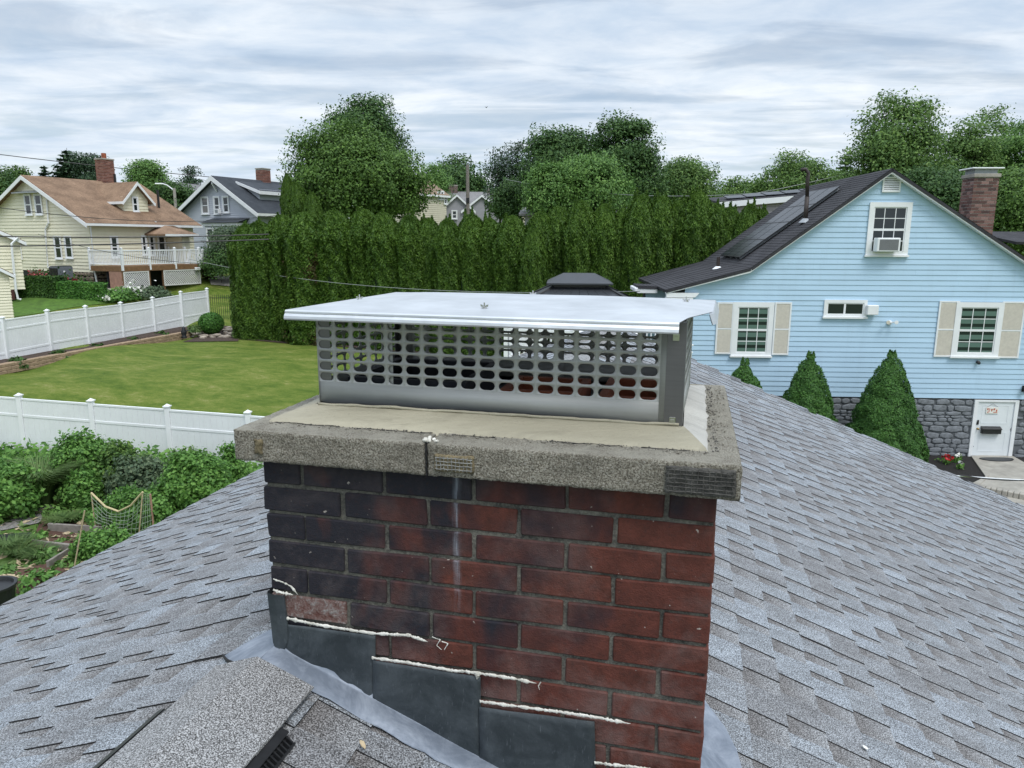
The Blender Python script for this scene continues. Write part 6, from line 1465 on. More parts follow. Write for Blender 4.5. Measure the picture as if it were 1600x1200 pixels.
def lattice(xA, xB, zA, zB, y):
    mb = MB(); st = .145; w_ = xB-xA; h_ = zB-zA; t = .04
    for sgn in (1, -1):
        k = -h_
        while k < w_:
            x0_, x1_ = max(0, k), min(w_, k+h_)
            if x1_-x0_ > .02:
                za_, zb2 = x0_-k, x1_-k
                if sgn < 0: za_, zb2 = h_-za_, h_-zb2
                o = -.012 if sgn > 0 else .0; mb.prism([(xA+x0_, y+o, zA+za_-t/2*1.4), (xA+x1_, y+o, zA+zb2-t/2*1.4), (xA+x1_, y+o, zA+zb2+t/2*1.4), (xA+x0_, y+o, zA+za_+t/2*1.4)], (0, .010, 0))
            k += st
    tag(mb.build('lattice', M_LATTICE, dk), kind='stuff')
    mb = MB(); 
    for a, b, c, d in ((xA, xB, zA, zA+.07), (xA, xB, zB-.07, zB), (xA, xA+.07, zA+.07, zB-.07), (xB-.07, xB, zA+.07, zB-.07)): mb.box(a, b, y-.03, y-.014, c, d)
    mb.build('lattice_frame', M_LATTICE, dk)
xg0, xg1 = YH.hit(233, 435, y=yd_).x, YH.hit(256, 435, y=yd_).x
lattice(lx0, xg0, zgd, zdk-.31, yd_); lattice(xg1, rx, zgd, zdk-.31, yd_)
mb = MB(); mb.box(lx0-.02, lx0+.01, yd_+.14, yd_+1.25, zgd-.3, zdk-.31); mb.build('side_panel', M_LINT, dk); mb = MB(); mb.box(lx0-.03, lx0, yd_, -.02, zdk-.305, zdk); mb.build('rim_joist', M_WOODBR, dk)
for x in (xg0, xg1-.02, lx0, rx-.12): mb = MB(); mb.box(x, x+.12, yd_+.02, yd_+.14, zgd-.3, zdk-.31); mb.build('deck_post', M_WOODBR, dk)
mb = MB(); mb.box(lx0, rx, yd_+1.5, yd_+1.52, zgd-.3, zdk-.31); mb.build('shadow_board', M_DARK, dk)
nst = 6
for k in range(nst):
    z1 = zdk-(k+1)*(zdk-zgd)/(nst+1); mb = MB(); mb.box(rx+k*.28, rx+(k+1)*.28+.02, yd_+.05, yd_+1.15, z1-.04, z1); mb.box(rx+k*.28+.26, rx+k*.28+.28, yd_+.05, yd_+1.15, z1-.2, z1-.041); mb.build('stair_step', M_WOODRED, dk)
rail_run((rx+.05, yd_+.02, zdk-.1), (rx+nst*.28, yd_+.02, zgd+.12), .95, 2); rail_run((rx+.05, yd_+1.2, zdk-.1), (rx+nst*.28, yd_+1.2, zgd+.12), .95, 2)
q = YH.hit(308, 421, y=yd_-.1); tag((lambda m: (m.cbox(-.2, .2, -.12, .02, -.05, .14, .03), m.build('floodlight', M_WHITE, None, M=YH.m @ Matrix.Translation(q)))[1])(MB()), 'white floodlight box on the deck corner by the stairs', 'light')
# air conditioner condenser, roses, low clipped hedges by the yellow house
def boxm(name, label, cat, M, parts):
    r_ = empty(name, M, label, cat)
    for nm, dims, m in parts: mb = MB(); mb.cbox(*dims, .015); mb.build(nm, m, r_)
    return r_
q = YH.hit(97, 437, x=-1.2)
cu = boxm('condenser_unit', 'grey outdoor condenser unit against the stone base of the yellow house', 'condenser', YH.m @ Matrix.Translation((q.x, q.y, q.z)), [('casing', (-.45, .45, -.45, .45, 0, .78), simple('condenser_grey', (.13, .145, .17), .5, .1, 5)), ('side_grille', (-.47, -.45, -.40, .40, .06, .70), M_BLACK), ('top_guard', (-.40, .40, -.40, .40, .78, .82), M_BLACK)])
mb = MB(); mb.lathe([(.06, 0), (.06, .01)], (0, 0, 0), 12); mb.build('badge', M_WHITE, cu, M=Matrix.Translation((-.1, -.455, .5)) @ Matrix.Rotation(R(90), 4, 'X'))
def clipped(label, pA, pB, h_, w_, mat, seed):
    d = (pB-pA); d.z = 0; L_ = d.length; an = math.atan2(d.y, d.x); rs = np.random.RandomState(seed); n = int(L_*2200)
    f = rs.uniform(0, 1, n); x = rs.uniform(0, L_, n); y = rs.uniform(-w_/2, w_/2, n); z = rs.uniform(0, h_, n); Nn = np.zeros((n, 3)); a1, a2, a3 = f < .36, (f >= .36) & (f < .86), f >= .86
    z[a1] = h_; Nn[a1] = (0, 0, 1); y[a2] = -w_/2; Nn[a2] = (0, -1, .1); ends = rs.uniform(0, 1, n) < .5; x[a3 & ends] = 0; x[a3 & ~ends] = L_; Nn[a3] = (1, 0, 0); Nn[a3 & ends] = (-1, 0, 0)
    P = np.stack([x, y, z], 1)+rs.normal(0, .025, (n, 3)); V, Q = leaves(rs, P, Nn, .07, 1.5, .5); M = Matrix.Translation(pA) @ Matrix.Rotation(an, 4, 'Z') @ Matrix(((1, 0, 0, 0), (0, 1, 0, 0), ((pB.z-pA.z)/L_, 0, 1, 0), (0, 0, 0, 1)))
    r_ = empty('clipped_hedge', M, label, 'hedge'); obj('foliage', fastmesh('foliage', V, Q, mat), r_); mb = MB(); mb.box(.04, L_-.04, -w_/2+.04, w_/2-.04, .0, h_-.04); mb.build('inner_shade_core', L_ARBIN, r_)
pA, pB = gp(28, 464), gp(98, 465); clipped('dark clipped hedge in front of the yellow gable, the left one', pA, pB, 1.12, .9, L_HEDGE, 81)
pA, pB = gp(92, 466), gp(166, 474); clipped('brighter clipped hedge, the right one, overlapping the dark hedge', pA, pB, .92, .9, L_BOX, 82)
for px, py, m, n, lb in ((60, 434, M_PINK, 130, 'pink roses over the dark clipped hedge'), (88, 437, M_RED, 50, 'red roses beside the condenser unit'), (110, 443, M_PINK, 40, 'small red-pink roses right of the condenser unit')):
    q = YH.hit(px, py, x=-1.6); rs = np.random.RandomState(px); P = rs.normal(0, 1, (n, 3))*np.array([.35, .35 if n > 100 else .2, .18]); V, Q = leaves(rs, P, sph(rs, n), .15, 1.1, .4)
    r_ = empty('rose_bush', YH.m @ Matrix.Translation(q), lb, 'rose bush'); obj('petals', fastmesh('petals', V, Q, m), r_); P = rs.normal(0, 1, (500, 3))*np.array([.45, .45, .35])-np.array([0, 0, .2]); V, Q = leaves(rs, P, sph(rs, 500), .10, 1.5, .4); obj('foliage', fastmesh('foliage', V, Q, L_HEDGE), r_)
for i, (px, py, w_, m, lb) in enumerate(((176, 467, .9, L_BUSH, 'leafy green border plant at the left of the flower border'), (192, 464, 1.1, L_BUSH, 'leafy green border plant beside the white blossoms'), (225, 462, 1.2, L_SILV, 'pale leafed border plant right of the white blossoms'), (243, 461, .9, L_SILV, 'last pale leafed plant of the flower border'), (166, 470, .4, L_BUSH, 'small green plant under the low white blossoms'))):
    q = gp(px, py+3); clump(lb, px, py+3, q.y, w_, .65, m, 1200, .11, 1.5, 'border_plant', 'plant', seed=90+i, z0=q.z)
for px, py, n, lb in ((207, 460, 110, 'large white blossoms in the flower border behind the white fence'), (164, 473, 30, 'small white blossoms just over the white fence, left of the border')):
    q = gp(px, py+6); rs = np.random.RandomState(px); s = .6 if n > 50 else .28; P = rs.normal(0, 1, (n, 3))*np.array([s*.6, s*.5, s*.4]); V, Q = leaves(rs, P, sph(rs, n), .16, 1.1, .4); r_ = empty('white_flowers', Matrix.Translation((q.x, q.y, q.z+.5)), lb, 'flowers'); obj('petals', fastmesh('petals', V, Q, M_PWHITE), r_)
patch('lawn', [gp(-20, 500), gp(168, 478), gp(150, 462), gp(-20, 458)], M_GRASSG, .025, 'bright green lawn between the yellow house and the white fence', n=20)
patch('paving', [gp(165, 461), gp(205, 458), gp(190, 449), gp(150, 451)], M_CONC, .05, 'pale paving by the lattice skirt')
patch('paving', [gp(330, 447), gp(372, 452), gp(372, 433), gp(325, 436)], M_CONC, .05, 'grey paving at the foot of the deck stairs')

# ------------------------------------------------------------------ generic far house
def house_(name, label, fr, L_, W_, ze_, za_, wall, roof, pitch=.2, ov=.35, lap=True, zb0=-1.0, gx=0.0, trim=M_TRIM, rake=.25):
    """gable end on x = 0, ridge running along +x; y from 0 to W_"""
    r_ = empty(name, fr.m, label, 'house'); hw_ = W_/2; s = (za_-ze_)/hw_
    mb = MB(); mb.prism([(.02, .02, zb0), (.02, W_-.02, zb0), (.02, W_-.02, ze_-.1), (.02, hw_, za_-.2), (.02, .02, ze_-.1)], (L_-.04, 0, 0)); mb.build('wall', wall, r_)
    if lap:
        lap_wall(r_, lambda x, o, z: Vector((-o, x, z)), [(0, zb0), (W_, zb0), (W_, ze_), (hw_, za_-.14), (0, ze_)], pitch, wall, name='gable_siding')
        lap_wall(r_, lambda x, o, z: Vector((x, -o, z)), [(0, zb0), (L_, zb0), (L_, ze_), (0, ze_)], pitch, wall, name='side_siding')
    for ya in (-ov, W_+ov):
        zl2 = ze_-s*ov; roof_slab(r_, [(-ov, ya, zl2), (L_+ov, ya, zl2), (L_+ov, hw_, za_), (-ov, hw_, za_)], .14, roof); shingle_rows(r_, [(-ov, ya, zl2), (L_+ov, ya, zl2), (L_+ov, hw_, za_), (-ov, hw_, za_)], .2, roof)
        mb = MB(); mb.prism([(-ov-.04, ya, zl2-.02), (-ov-.04, hw_, za_-.02), (-ov-.04, hw_, za_-rake-.05), (-ov-.04, ya, zl2-rake)], (.04, 0, 0)); mb.build('rake_board', trim, r_)
    mb = MB(); mb.box(-ov, L_+ov, -ov-.06, -ov, ze_-s*ov-.22, ze_-s*ov-.02); mb.build('fascia', trim, r_); return r_
def frame_at(px, py, Y, yaw, zoff=None):
    p = at(px, py, Y); z = tz(p.x, p.y); return Fr((p.x, p.y, z), R(yaw))
def fwin(r_, fr, face, px0, py0, px1, py1, x=0, y=0, rows=2, trim=.12, glass=None):
    if face == 'g': a, b = fr.hit(px0, py0, x=x), fr.hit(px1, py1, x=x); P = lambda q, o, z: Vector((x-.042-o, q, z)); u0, u1 = sorted((a.y, b.y))
    else: a, b = fr.hit(px0, py0, y=y), fr.hit(px1, py1, y=y); P = lambda q, o, z: Vector((q, y-.042-o, z)); u0, u1 = sorted((a.x, b.x))
    return win(r_, P, u0, u1, min(a.z, b.z), max(a.z, b.z), 0, trim, rows, 1, glass, True, .06)
# the lilac grey house
GH = frame_at(402, 326, 58, YAW); ze_ = GH.hit(402, 326, y=0).z; apg = GH.hit(338, 275, x=0); Lg = 11.0
gh = house_('grey_house', 'lilac grey two-storey house with a blue-black roof and broad cream gable trim', GH, Lg, 2*apg.y, ze_, apg.z, M_GREYS, M_ROOFBL, .16, .55, rake=.34)
for q in ((316, 309.5, 326.5, 333), (335.5, 309, 344, 333), (349.5, 308.5, 358, 331)): fwin(gh, GH, 'g', *q, glass=M_GLASSC if q[0] < 330 else M_GLASS)
q = GH.hit(342, 330, x=-.3); boxm('air_conditioner', 'tiny white window air conditioner in the upstairs window of the grey house', 'air conditioner', GH.m @ Matrix.Translation(q), [('casing', (-.25, .05, -.22, .22, -.17, .17), M_WHITE), ('grille', (-.26, -.251, -.16, .16, -.12, .12), M_GREYMET)])
b0, b1 = GH.hit(313, 347, x=-1.0), GH.hit(371, 347, x=-1.0); bt = GH.hit(340, 341, x=0).z; zbb = b0.z-.05
mb = MB(); mb.add([(-1.1, b0.y, zbb), (-1.1, b1.y, zbb), (0, b1.y-.3, bt), (0, b0.y+.3, bt) if b0.y < b1.y else (0, b0.y-.3, bt), (0, b0.y, zbb), (0, b1.y, zbb)], [(0, 1, 2, 3), (0, 3, 4), (1, 5, 2), (0, 4, 5, 1)]); mb.build('bay_roof', M_ROOFBL, gh)
ylo, yhi = sorted((b0.y, b1.y)); mb = MB(); mb.box(-.85, 0, ylo+.3, yhi-.3, -.5, zbb-.25); mb.build('bay_wall', M_GREYS, gh); mb = MB(); mb.box(-.98, 0, ylo+.1, yhi-.1, zbb-.25, zbb-.02); mb.build('bay_trim', M_TRIM, gh)
for q in ((324.5, 358, 335, 386), (338, 358, 347, 386)): fwin(gh, GH, 'g', *q, x=-.86)
hz_ = GH.hit(413, 280, y=apg.y); brick_stack(gh, hz_.x-.45, hz_.x+.45, apg.y-.3, apg.y+.5, apg.z-.6, GH.hit(413, 265, y=apg.y).z, M_BRICKR, .1, .12, .3)
# shed dormer on its right slope
s0 = GH.hit(395, 288, y=1.6); mb = MB(); sgy = (apg.z-ze_)/apg.y
mb.prism([(s0.x, .9, ze_+sgy*.9+.9), (s0.x+6, .9, ze_+sgy*.9+.9), (s0.x+6, 3.4, ze_+sgy*3.4+.15), (s0.x, 3.4, ze_+sgy*3.4+.15)], (0, 0, -.10)); mb.build('dormer_roof', M_ROOFBL, gh); mb = MB(); mb.prism([(s0.x-.02, .88, ze_+sgy*.9+.88), (s0.x+6, .88, ze_+sgy*.9+.88), (s0.x+6, .88, ze_+sgy*.9+.62), (s0.x-.02, .88, ze_+sgy*.9+.62)], (0, .04, 0)); mb.prism([(s0.x-.06, .9, ze_+sgy*.9+.88), (s0.x-.06, 3.4, ze_+sgy*3.4+.14), (s0.x-.06, 3.4, ze_+sgy*3.4-.06), (s0.x-.06, .9, ze_+sgy*.9+.64)], (.05, 0, 0)); mb.build('dormer_fascia', M_TRIM, gh); mb = MB(); mb.box(s0.x+.3, s0.x+5.7, 1.25, 3.0, ze_+sgy*1.2, ze_+sgy*1.2+.85); mb.build('dormer_wall', M_GREYS, gh)
mb = MB(); mb.prism([(-.5, apg.y-.06, apg.z-.5), (-.5, apg.y+.06, apg.z-.5), (-.06, apg.y+.06, apg.z-1.1), (-.06, apg.y-.06, apg.z-1.1)], (0, 0, -.14)); mb.build('eave_bracket', M_TRIM, gh)
# left-edge buildings
G1 = frame_at(29, 372, 40, -127); z1 = G1.hit(29, 373, y=0).z; r1_ = house_('yellow_garage', 'pale yellow outbuilding with a brown roof and white downspout at the left edge', G1, 5, 7, z1, z1+1.9, M_YEL, M_ROOFBR, .18, .25, zb0=.55, rake=.2)
mb = MB(); mb.tube([tuple(G1.hit(*p, x=-.35)) for p in ((28, 371), (18, 381), (19, 395), (25, 455), (28, 467), (33, 468))], .06, 6); mb.build('downspout', M_TRIM, r1_)
a, b = G1.hit(8, 440, x=-.02), G1.hit(24, 466, x=-.02); mb = MB(); mb.box(-.03, .0, min(a.y, b.y), max(a.y, b.y), 0, .56); mb.build('brown_base_panel', M_WOODRED, r1_)
G2 = frame_at(12, 424, 33.5, -129); z1 = G2.hit(12, 424, y=0).z; house_('yellow_shed', 'corner of a yellow clapboard shed with white verge, lowest at the left edge', G2, 3, 5, z1, z1+1.6, M_YEL, M_ROOFBR, .13, .2, rake=.16, zb0=-.3)
G3 = frame_at(17, 300, 75, -127); z1 = G3.hit(20, 305, y=0).z; house_('far_gabled_house', 'dark grey gable with white trim just visible at the far left edge', G3, 9, 8, z1, z1+3.0, M_ROOFBL, M_ROOFGR, .2, .3, lap=False)
G4 = frame_at(300, 305, 84, -80); z1 = G4.hit(300, 303, y=0).z; h4 = house_('far_roofed_house', 'small grey roof showing between the yellow and grey houses', G4, 9, 6.5, z1, G4.hit(275, 282, x=0).z, M_MAUVE, M_ROOFGR, .2, .3, lap=False)
# houses in the gap right of the big maple
C1 = frame_at(630, 317, 74, -52); z1 = C1.hit(696, 303, y=0).z; h5 = house_('cream_house', 'cream house with brown roof half hidden by the big maple', C1, C1.hit(697, 303, y=0).x, 7.5, z1, z1+2.1, M_CREAMS, M_ROOFTN, .2, .3)
for q in ((684, 300, 687.5, 311), (689, 300, 692, 311), (694, 306, 697, 318)): fwin(h5, C1, 's', *q)
C2 = frame_at(790, 326, 88, 180+14); p2 = at(695, 330, 84)
C2 = Fr((p2.x, p2.y, tz(p2.x, p2.y)), R(-8)); z1 = C2.hit(700, 322, y=0).z; z2 = C2.hit(740, 300, y=4).z
r_ = empty('far_grey_house', C2.m, 'long grey house with white arched gable trim behind the utility pole', 'house'); e1 = C2.hit(796, 330, y=0).x
mb = MB(); mb.box(0, e1, .02, 7, -1, z1); mb.build('wall', M_FARGREY, r_); lap_wall(r_, lambda x, o, z: Vector((x, -o, z)), [(0, -1), (e1, -1), (e1, z1), (0, z1)], .2, M_FARGREY)
roof_slab(r_, [(-.3, -.4, z1-.15), (e1+.3, -.4, z1-.15), (e1-1.2, 3.6, z2), (.2, 3.6, z2)], .14, M_ROOFGR); roof_slab(r_, [(-.3, 7.6, z1-.15), (e1+.3, 7.6, z1-.15), (e1-1.2, 3.6, z2), (.2, 3.6, z2)], .14, M_ROOFGR)
for xc, wg in ((C2.hit(714, 320, y=-1).x, 1.8), (C2.hit(753, 320, y=-1).x, 2.1)):
    za2 = C2.hit(753, 304, y=-1).z; mb = MB(); mb.prism([(xc-wg, -.9, -1), (xc+wg, -.9, -1), (xc+wg, -.9, z1-.3), (xc, -.9, za2-.1), (xc-wg, -.9, z1-.3)], (0, 3.5, 0)); mb.build('gable_wall', M_FARGREY, r_)
    for sg in (-1, 1):
        roof_slab(r_, [(xc+sg*(wg+.25), -1.15, z1-.55), (xc+sg*(wg+.25), 3.4, z1-.55), (xc, 3.4, za2), (xc, -1.15, za2)], .12, M_ROOFGR)
        mb = MB(); mb.prism([(xc+sg*(wg+.25), -1.2, z1-.57), (xc, -1.2, za2-.02), (xc, -1.2, za2-.25), (xc+sg*(wg+.25), -1.2, z1-.85)], (0, .05, 0)); mb.build('rake_board', M_TRIM, r_)
fwin(r_, C2, 's', 707, 330, 713, 341, y=-.95); 
for px, pyt in ((708, 291), (767, 296)): q = C2.hit(px, 300, y=3.6); brick_stack(r_, q.x-.5, q.x+.5, 3.2, 4.1, z2-1, C2.hit(px, pyt, y=3.6).z, simple('grey_chimney_brick', (.16, .11, .095), .9, .3, 6), .12, .12, .3)
p2 = at(790, 330, 95); C3 = Fr((p2.x, p2.y, tz(p2.x, p2.y)), R(-12)); z1 = C3.hit(790, 322, y=0).z; z2 = C3.hit(790, 310, y=3).z; r_ = empty('far_tan_house', C3.m, 'tan roofed house with a thin red chimney right of the grey house', 'house'); e1 = C3.hit(830, 325, y=0).x
mb = MB(); mb.box(-1.5, e1, .02, 6, -1, z1); mb.build('wall', M_CREAMS, r_); roof_slab(r_, [(-1.8, -.4, z1-.1), (e1, -.4, z1-.1), (e1-1, 3, z2), (-1, 3, z2)], .14, M_ROOFTN); roof_slab(r_, [(-1.8, 6.4, z1-.1), (e1, 6.4, z1-.1), (e1-1, 3, z2), (-1, 3, z2)], .14, M_ROOFTN)
q = C3.hit(789, 308, y=3); brick_stack(r_, q.x-.35, q.x+.35, 2.7, 3.4, z2-.8, C3.hit(789, 302.5, y=3).z, M_BRICKR, .1, .12, .3)
fwin(r_, C3, 's', 797, 326, 800, 334)
p2 = at(806, 320, 105); C4 = Fr((p2.x, p2.y, tz(p2.x, p2.y)), R(20)); zq = C4.hit(806, 304, y=0).z; r_ = empty('far_cream_gable', C4.m, 'small cream gable deep between the trees', 'house'); mb = MB(); mb.prism([(-2.6, 0, -2), (2.6, 0, -2), (2.6, 0, zq-1.9), (0, 0, zq), (-2.6, 0, zq-1.9)], (0, 6, 0)); mb.build('wall', M_CREAMS, r_)
for sg in (-1, 1): roof_slab(r_, [(sg*2.9, -.3, zq-2.0), (sg*2.9, 6.3, zq-2.0), (0, 6.3, zq+.1), (0, -.3, zq+.1)], .15, M_ROOFTN)
# long low roof behind the hedge
p2 = at(820, 335, 52); C5 = Fr((p2.x, p2.y, tz(p2.x, p2.y)), R(4)); z1 = C5.hit(840, 334, y=0).z; z2 = C5.hit(840, 324, y=4).z; e1 = C5.hit(988, 330, y=0).x
r_ = empty('low_roofed_building', C5.m, 'long low building whose grey roof just clears the hedge top', 'building'); mb = MB(); mb.box(0, e1, .1, 8, -1, z1); mb.build('wall', M_FARGREY, r_); roof_slab(r_, [(-.4, -.3, z1), (e1+.3, -.3, z1), (e1+.3, 4, z2), (-.4, 4, z2)], .15, M_ROOFGR); roof_slab(r_, [(-.4, 8.3, z1), (e1+.3, 8.3, z1), (e1+.3, 4, z2), (-.4, 4, z2)], .15, M_ROOFGR)
# mauve house with solar panels, behind the blue house
p2 = at(1128, 312, 42); C6 = Fr((p2.x, p2.y, tz(p2.x, p2.y)), R(6)); za_ = C6.hit(1200, 303, y=0).z; e1 = C6.hit(1330, 303, y=0).x; z1 = C6.hit(1200, 312, y=-.3).z
r_ = empty('mauve_house', C6.m, 'mauve sided house with a white edge strip and dark solar panels on its low roof', 'house')
mb = MB(); mb.box(.2, e1, .02, 8, -1, z1-.1); mb.build('wall', M_MAUVE, r_); lap_wall(r_, lambda x, o, z: Vector((x, -o, z)), [(.2, -1), (e1, -1), (e1, z1-.1), (.2, z1-.1)], .2, M_MAUVE)
zl_2 = C6.hit(1135, 316, y=-.3).z; zr_2 = C6.hit(1270, 303, y=-.3).z
mb = MB(); mb.prism([(-.2, -.35, zl_2), (e1*.72, -.35, zr_2), (e1*.72, -.35, zr_2-.30), (-.2, -.35, zl_2-.30)], (0, .3, 0)); mb.build('white_fascia', M_TRIM, r_)
roof_slab(r_, [(-.3, -.35, zl_2+.03), (e1*.72, -.35, zr_2+.03), (e1*.72, 5, zr_2+.5), (-.3, 5, zl_2+.5)], .1, M_ROOFDK)
for k in range(7):
    x = .4+k*1.05; z = zl_2+(zr_2-zl_2)*x/(e1*.72)+.22; mb = MB(); mb.prism([(x, .5, z), (x+1, .5, z+.06), (x+1, 2.0, z+.28), (x, 2.0, z+.22)], (0, 0, -.04)); mb.build('solar_panel', M_PV, r_)
# ------------------------------------------------------------------ gazebo and white railed deck seen through the cap
p2 = at(905, 434, 25.0); zgz = tz(p2.x, p2.y); gz = empty('gazebo', Matrix.Translation((p2.x, p2.y, zgz)) @ Matrix.Rotation(-R(4), 4, 'Z'), 'dark two-tier metal roofed gazebo in front of the hedge', 'gazebo')
zt1 = at(905, 427, 25).z-zgz; zt2 = at(905, 440, 25).z-zgz; zt3 = at(905, 442, 25).z-zgz; ze3 = at(905, 489, 23.2).z-zgz
cw_ = 49/F*25.2; cu_ = 24/F*25.2
mb = MB(); mb.add([(-cw_, -cw_, zt2), (cw_, -cw_, zt2), (cw_, cw_, zt2), (-cw_, cw_, zt2), (-cu_, -cu_*.6, zt1), (cu_, -cu_*.6, zt1), (cu_, cu_*.6, zt1), (-cu_, cu_*.6, zt1)], [(0, 1, 5, 4), (1, 2, 6, 5), (2, 3, 7, 6), (3, 0, 4, 7), (4, 5, 6, 7), (3, 2, 1, 0)]); mb.box(-cw_*1.0, cw_*1.0, -cw_-.0, cw_, zt2-.05, zt2-.004); mb.build('upper_roof', M_GAZ, gz)
mb = MB(); mb.box(-cw_*.8, cw_*.8, -cw_*.8, cw_*.8, zt3-.15, zt2-.055); mb.build('roof_vent_band', M_BLACK, gz)
E3 = 2.35; mb = MB(); mb.add([(-E3, -E3, ze3), (E3, -E3, ze3), (E3, E3, ze3), (-E3, E3, ze3), (-cw_*.8, -cw_*.8, zt3-.1), (cw_*.8, -cw_*.8, zt3-.1), (cw_*.8, cw_*.8, zt3-.1), (-cw_*.8, cw_*.8, zt3-.1)], [(0, 1, 5, 4), (1, 2, 6, 5), (2, 3, 7, 6), (3, 0, 4, 7)]); mb.build('lower_roof', M_GAZ, gz)
mb = MB()
for sx_, sy_ in ((-1, -1), (1, -1), (1, 1), (-1, 1)): mb.tube([(sx_*E3, sy_*E3, ze3+.02), (sx_*cw_*.8, sy_*cw_*.8, zt3-.08)], .035, 5)
mb.build('roof_hip_trim', M_BLACK, gz)
mb = MB()
for k in range(-4, 5):
    x = k*E3/4.6; xt = max(-cw_*.8, min(cw_*.8, x*.42)); mb.tube([(x, -E3, ze3+.01), (xt, -cw_*.8, zt3-.095)], .014, 4)
mb.build('roof_seam', M_GAZ, gz)
for sx_, sy_ in ((-1, -1), (1, -1), (1, 1), (-1, 1)): mb = MB(); mb.box(sx_*2.0-.07, sx_*2.0+.07, sy_*2.0-.07, sy_*2.0+.07, 0, ze3+.1); mb.build('gazebo_post', M_BLACK, gz)
mb = MB(); mb.box(-2.2, 2.2, -2.15, -2.02, ze3-.12, ze3+.03); mb.box(-2.2, 2.2, 2.02, 2.15, ze3-.12, ze3+.03); mb.build('eave_beam', M_BLACK, gz)
p3 = at(790, 560, 20.5); p4 = at(1050, 560, 19.2); zf = p3.z-.1; DK = Fr((p3.x, p3.y, zf), math.atan2(-(p4.y-p3.y), p4.x-p3.x)); dl = math.hypot(p4.x-p3.x, p4.y-p3.y)-.25
pd = empty('pool_deck', DK.m, 'raised pale deck with white railing glimpsed through the perforated cap', 'deck')
for k in range(22): mb = MB(); mb.box(0, dl, .0+k*.15, .143+k*.15, -.05, 0); mb.build('deck_board', M_CONC, pd)
mb = MB(); mb.box(0, dl, -.03, -.002, tz(p3.x, p3.y)-zf, -.0); mb.build('deck_skirt', M_LATTICE, pd)
rail_run((0, 3.3, 0), (dl, 3.3, 0), .95, 4, pd); rail_run((0, .1, 0), (0, 3.3, 0), .95, 2, pd); rail_run((0, .05, 0), (dl*.45, .05, 0), .95, 3, pd)
for i, (x, y, lb) in enumerate(((3.4, 1.6, 'white slatted lounge chair on the raised deck, left one'), (4.6, 1.4, 'white slatted lounge chair on the raised deck, right one'))):
    r_ = empty('lounge_chair', DK.m @ Matrix.Translation((x, y, 0)) @ Matrix.Rotation(R(20), 4, 'Z'), lb, 'lounge chair', 'white lounge chairs on the raised deck')
    for k in range(9): mb = MB(); mb.box(-.32, .32, -.6+k*.12, -.6+k*.12+.10, .36, .385); mb.build('slat', M_WHITE, r_)
    for k in range(6): mb = MB(); mb.prism([(-.32, .50+k*.07, .40+k*.10), (.32, .50+k*.07, .40+k*.10), (.32, .55+k*.07, .48+k*.10), (-.32, .55+k*.07, .48+k*.10)], (0, .02, -.012)); mb.build('slat', M_WHITE, r_)
    for sx_ in (-.3, .3):
        for yy in (-.5, .4): mb = MB(); mb.box(sx_-.025, sx_+.025, yy, yy+.05, 0, .355); mb.build('leg', M_WHITE, r_)
        mb = MB(); mb.box(sx_-.03, sx_+.03, -.6, .5, .56, .59); mb.build('armrest', M_WHITE, r_)
q = DK.w(1.4, 1.5, 0); r_ = empty('patio_table', Matrix.Translation(q), 'round white patio table on the raised deck', 'table'); mb = MB(); mb.lathe([(.6, .70), (.6, .73)], (0, 0, 0), 16); mb.build('table_top', M_WHITE, r_); mb = MB(); mb.lathe([(.25, 0), (.05, .05), (.04, .69)], (0, 0, 0), 8); mb.build('pedestal', M_WHITE, r_)
patch('patio', [gp(690, 558), gp(800, 560), gp(800, 545), gp(690, 543)], simple('pink_paver', (.33, .20, .16), .85, .2, 4), .04, 'pinkish paved strip at the back of the lawn')

# ------------------------------------------------------------------ poles and cables
p = at(731, 330, 62); zb2 = tz(p.x, p.y); up = empty('utility_pole', Matrix.Translation((p.x, p.y, zb2)), 'weathered wooden utility pole above the far rooftops', 'utility pole')
mb = MB(); mb.tube([(0, 0, -.5), (0, 0, at(731, 258, 62).z-zb2)], [.20, .13], 8); mb.build('pole', M_WOODGREY, up); hh = at(731, 258, 62).z-zb2
mb = MB(); mb.lathe([(.04, 0), (.05, .1), (.03, .2)], (-.05, 0, hh), 6); mb.build('insulator', M_GREYMET, up); mb = MB(); mb.box(-.02, .02, -.15, 1.2, hh-.5, hh-.4); mb.build('bracket_arm', M_GREYMET, up); mb = MB(); mb.box(-.12, .12, -.2, -.13, hh-3.0, hh-2.6); mb.build('junction_box', M_BLACK, up)
p = at(275, 330, 66); zb2 = tz(p.x, p.y); sl = empty('street_lamp', Matrix.Translation((p.x, p.y, zb2)), 'pale street lamp pole with a short arm between the two left houses', 'street lamp'); hh = at(274, 294, 66).z-zb2
mb = MB(); mb.tube([(0, 0, -.5), (0, 0, hh)], [.17, .12], 8); mb.build('pole', M_CONC, sl); mb = MB(); mb.tube([(0, 0, hh-.2), (-.6, 0, hh+.25), (-.9, 0, hh+.35)], .05, 5); mb.build('arm', M_WHITE, sl); mb = MB(); mb.cbox(-1.6, -.9, -.14, .14, hh+.30, hh+.42, .04); mb.build('lamp_head', M_WHITE, sl)
def cable(label, A, Bq, sag, r_, mat=M_CABLE, n=24, name='power_line', cat='cable'):
    pts = [A.lerp(Bq, i/n)-Vector((0, 0, sag*4*(i/n)*(1-i/n))) for i in range(n+1)]; mb = MB(); mb.tube(pts, r_, 5, False); return tag(mb.build(name, mat), label, cat)
cable('thin power line slanting across the sky above the yellow roof', at(-120, 226, 62), at(345, 278, 74), .15, .035)
cable('upper black power line crossing the yellow house at window height', at(-60, 368, 30), at(420, 366, 33.5), .1, .026)
